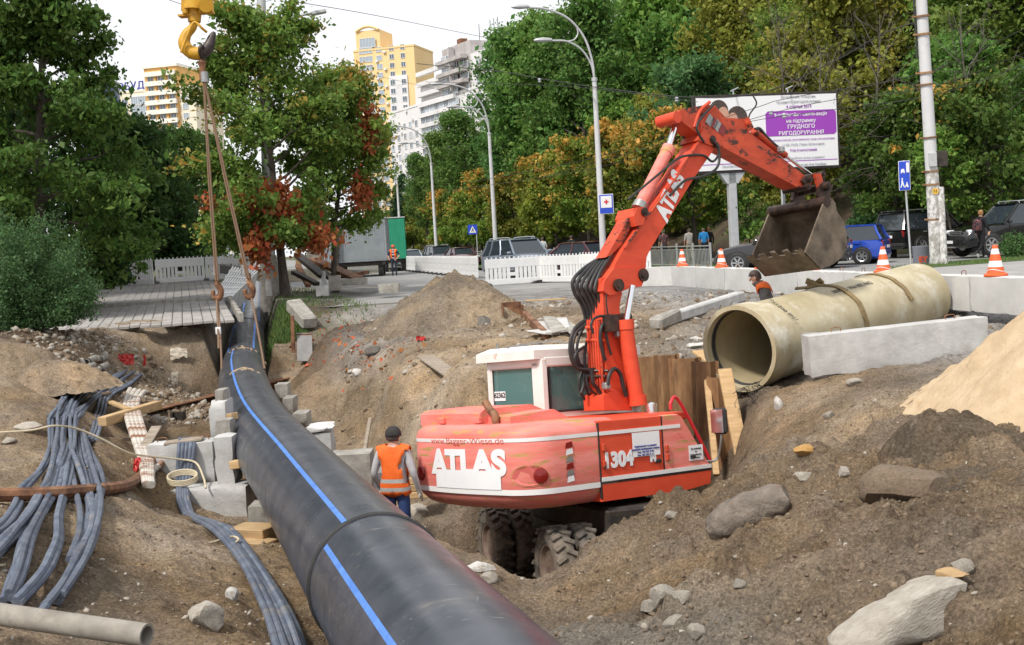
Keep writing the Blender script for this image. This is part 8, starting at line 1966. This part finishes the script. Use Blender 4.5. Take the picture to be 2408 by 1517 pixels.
M['lip'] = mat('lips', (.40, .16, .13), None, .5); M['vest_orange'] = mat('hi_vis_orange', (.85, .15, .015), (.78, .12, .01), .7, scale=6); M['reflect'] = mat('reflective_tape', (.42, .42, .41), None, .4); M['sweat_grey'] = mat('grey_sweatshirt', (.42, .41, .43), (.48, .47, .49), .9, scale=8, bump=.01, bscale=9); M['jeans'] = mat('blue_jeans', (.02, .045, .15), (.045, .085, .24), .9, scale=7, bump=.008, bscale=12); M['shoe_dark'] = mat('dark_shoes', (.02, .018, .016), None, .6); M['glove'] = mat('work_glove', (.45, .43, .38), None, .9); M['cap_dark'] = mat('dark_cap', (.02, .018, .018), (.04, .036, .035), .9, scale=12)
M['work_grey'] = mat('grey_work_jacket', (.10, .092, .09), (.155, .145, .14), .9, scale=7, bump=.01, bscale=8); M['navy'] = mat('navy_cloth', (.018, .022, .045), None, .9); M['navy_stripe'] = mat('striped_shirt', (.02, .025, .08), None, .9); M['white_cloth'] = mat('white_cloth', (.60, .61, .63), None, .9); M['blue_cloth'] = mat('blue_cloth', (.02, .22, .55), None, .9); M['beige_cloth'] = mat('beige_cloth', (.33, .29, .22), None, .9); M['grey_cloth'] = mat('grey_cloth', (.40, .38, .37), None, .9); M['black_cloth'] = mat('black_cloth', (.014, .014, .018), None, .9); M['white_shoe'] = mat('white_shoes', (.75, .75, .75), None, .6); M['hair_fair'] = mat('fair_hair', (.34, .17, .06), (.42, .22, .08), .6, scale=15); M['hair_grey'] = mat('greying_hair', (.16, .13, .11), None, .7); M['helmet_red'] = mat('helmet_red', (.72, .07, .03), None, .35)
floral = mat('floral_print', (.03, .03, .04), (.45, .12, .12), .8, scale=22, lo=.5, hi=.62, c3=(.55, .5, .42), scale3=18, lo3=.6, hi3=.66); M['floral'] = floral
def striped_vest():
    m = mat('hi_vis_vest', (.85, .15, .015), (.78, .12, .01), .7, scale=6, bump=.012, bscale=7); n = m.node_tree.nodes; l = m.node_tree.links; b = n['Principled BSDF']; src = b.inputs['Base Color'].links[0].from_socket
    tc = n.new('ShaderNodeTexCoord'); sx = n.new('ShaderNodeSeparateXYZ'); l.new(tc.outputs['Object'], sx.inputs[0]); r = n.new('ShaderNodeValToRGB'); r.color_ramp.interpolation = 'CONSTANT'
    mr = n.new('ShaderNodeMapRange'); mr.inputs[1].default_value = .8; mr.inputs[2].default_value = 1.6; l.new(sx.outputs['Z'], mr.inputs[0]); l.new(mr.outputs[0], r.inputs[0]); e = r.color_ramp.elements
    e[0].position = 0; e[0].color = (0, 0, 0, 1); e[1].position = .17; e[1].color = (1, 1, 1, 1)
    for p, c in ((.235, 0), (.31, 1), (.375, 0)): q_ = e.new(p); q_.color = (c, c, c, 1)
    mx = n.new('ShaderNodeMix'); mx.data_type = 'RGBA'; mx.inputs[7].default_value = (.42, .42, .41, 1); l.new(r.outputs['Color'], mx.inputs[0]); l.new(src, mx.inputs[6]); l.new(mx.outputs[2], b.inputs['Base Color']); return m
M['vest_striped'] = striped_vest()
# worker in the pit
q = P(928, 1110, 15.3); zf = 1.6-(997-585)*15.3/FPX-1.76
M['mouth'] = M['lip']
person('worker in orange vest and dark cap standing with his back to us', (q.x, q.y, zf), R(-14), dict(shirt='sweat_grey', trousers='jeans', shoes='shoe_dark', hand='glove', forearm='sweat_grey'),
       dict(shl=(-.185, 0, 1.42), ell=(-.265, -.05, 1.16), wrl=(-.25, .10, .96), hal=(-.22, .17, .92), elr=(.265, -.04, 1.15), wrr=(.285, .06, .92), har=(.30, .09, .84), face=(.35, .93, 0), hm=(.01, .02, 1.645)), 1.0, True,
       (('vest', lambda c, t: (t == 'torso' and c.z < 1.50 and abs(c.x) < .20) or (t == 'hip' and c.z > .86), .022, 'vest_striped'), ('cap', lambda c, t: t == 'head' and c.z > 1.635, .018, 'cap_dark')), 'hair_dark')
# worker behind the yellow pipe
q = P(1800, 660, 19.4)
person('worker in grey and orange jacket looking down behind the yellow pipe', (q.x+.05, q.y, -.78), R(78), dict(shirt='work_grey', trousers='work_grey', shoes='shoe_dark'),
       dict(che=(0, .08, 1.31), spi=(0, .02, 1.13), nec=(0, .15, 1.45), hb=(0, .19, 1.51), hm=(0, .215, 1.57), ht=(0, .225, 1.665), shl=(-.18, .08, 1.39), shr=(.18, .08, 1.39), ell=(-.25, .10, 1.13), wrl=(-.22, .32, 1.02), hal=(-.2, .4, .98), elr=(.26, .06, 1.12), wrr=(.23, .28, 1.0), har=(.21, .36, .96), face=(0, .93, -.36)), 1.02, True,
       (('jacket_yoke', lambda c, t: t == 'torso' and c.z > 1.33, .014, 'vest_orange'), ('collar', lambda c, t: t == 'neck' and c.z < 1.50, .02, 'work_grey')), 'hair_dark')
# man with helmet by the trailer
q = P(928, 648, 71.5)
person('man with red helmet and orange vest standing by the grey trailer', (q.x, q.y, 0.01), R(172), dict(shirt='navy_stripe', trousers='navy', shoes='shoe_dark', forearm='skin'),
       dict(ell=(-.34, -.05, 1.18), wrl=(-.20, .06, .98), hal=(-.15, .09, .97), elr=(.34, -.05, 1.18), wrr=(.25, .05, .95), har=(.22, .08, .9)), 1.05, False,
       (('vest', lambda c, t: t == 'torso' and 1.0 < c.z < 1.5 and abs(c.x) > .05 and abs(c.x) < .2, .02, 'vest_orange'), ('shirt_stripe', lambda c, t: t == 'torso' and int(c.z*14) % 2 == 0 and abs(c.x) < .06, .008, 'white_cloth'), ('helmet', lambda c, t: t == 'head' and c.z > 1.655, .03, 'helmet_red')), 'hair_grey')
# young person with backpack
q = P(2308, 604, 41)
wp_ = person('fair-haired person in black with flowered backpack walking away', (q.x, q.y, .13), R(-62), dict(shirt='black_cloth', trousers='black_cloth', shoes='white_shoe'),
       dict(knl=(-.09, .14, .52), anl=(-.09, .20, .09), tol=(-.09, .37, .06), knr=(.09, -.06, .50), anr=(.09, -.34, .20), tor=(.10, -.28, .05), ell=(-.24, -.1, 1.16), wrl=(-.25, .02, .93), elr=(.24, .02, 1.15), wrr=(.22, .18, .98)), .95, False, (), 'hair_fair')
mb = MB(); mb.loft([[Vector((x*w, -.14-y*t, z)) for x, y in ((-1, 0), (-.9, .8), (-.4, 1), (.4, 1), (.9, .8), (1, 0))] for z, w, t in ((1.0, .12, .08), (1.04, .16, .15), (1.2, .165, .17), (1.36, .14, .13), (1.42, .07, .05))]); mb.build('backpack', M['floral'], wp_)
mb = MB()
for s in (-1, 1): mb.tube(spline([(s*.09, -.12, 1.40), (s*.10, .0, 1.50), (s*.11, .11, 1.36), (s*.13, .05, 1.15), (s*.12, -.1, 1.05)], 5), .014, 5)
mb.build('backpack_strap', M['floral'], wp_)
ground_z = .02
for (px, d, rz, sh, tr, hr, lb, fo) in ((1277, 74, 10, 'white_cloth', 'black_cloth', 'hair_dark', 'walker in white shirt behind the silver-blue car', 'skin'), (1345, 70, -20, 'black_cloth', 'navy', 'hair_dark', 'walker in dark clothes in the shade of the trees', None), (1622, 60.5, 5, 'grey_cloth', 'beige_cloth', 'hair_grey', 'man in pale grey shirt walking away behind the railing', 'skin'), (1656, 61.5, 0, 'blue_cloth', 'navy', 'hair_grey', 'man in bright blue shirt walking away behind the railing', 'skin'),
                                    (1668, 63, 8, 'black_cloth', 'navy', 'hair_fair', 'walker with cap half hidden by the tree trunk', None), (1562, 59.5, 8, 'floral', 'navy', 'hair_grey', 'walker in patterned shirt behind the railing near the boom', 'skin'), (1238, 78, 0, 'grey_cloth', 'navy', 'hair_dark', 'walker whose head shows above the silver-blue car', None)):
    q = P(px, 600, d); mt = dict(shirt=sh, trousers=tr, shoes='shoe_dark')
    if fo: mt['forearm'] = fo
    person(lb, (q.x, q.y, .06), R(rz), mt, dict(knl=(-.1, .12, .5), anl=(-.1, .12, .09), tol=(-.1, .28, .05), knr=(.1, .0, .5), anr=(.1, -.2, .13), tor=(.1, -.08, .05)), 1.0, False, (), hr)
for (px, d, sh, hr, lb) in ((516, 68, 'white_cloth', 'hair_grey', 'person in white shirt far beyond the footpath barrier'), (483, 70, 'black_cloth', 'hair_dark', 'dark-haired person far beyond the footpath barrier'), (532, 74, 'white_cloth', 'hair_grey', 'second person in pale clothes far beyond the barrier')):
    q = P(px, 620, d); person(lb, (q.x, q.y, .95), R(170), dict(shirt=sh, trousers='navy', shoes='shoe_dark'), None, 1.0, False, (), hr)
# operator in the cab
q = ex_world(Vector((.15, .88, 1.38)))
person('excavator operator sitting in the cab behind the window', (q.x, q.y, q.z), EXR-math.pi/2, dict(shirt='navy', trousers='navy', shoes='shoe_dark'),
       dict(pel=(0, 0, .95), hil=(-.1, .05, .92), hir=(.1, .05, .92), knl=(-.14, .45, .95), knr=(.14, .45, .95), anl=(-.14, .55, .55), anr=(.14, .55, .55), tol=(-.14, .70, .52), tor=(.14, .70, .52), ell=(-.27, .05, 1.17), wrl=(-.22, .28, 1.15), hal=(-.2, .35, 1.15), elr=(.27, .05, 1.17), wrr=(.22, .28, 1.15), har=(.2, .35, 1.15)), .95, False, (), 'hair_dark')
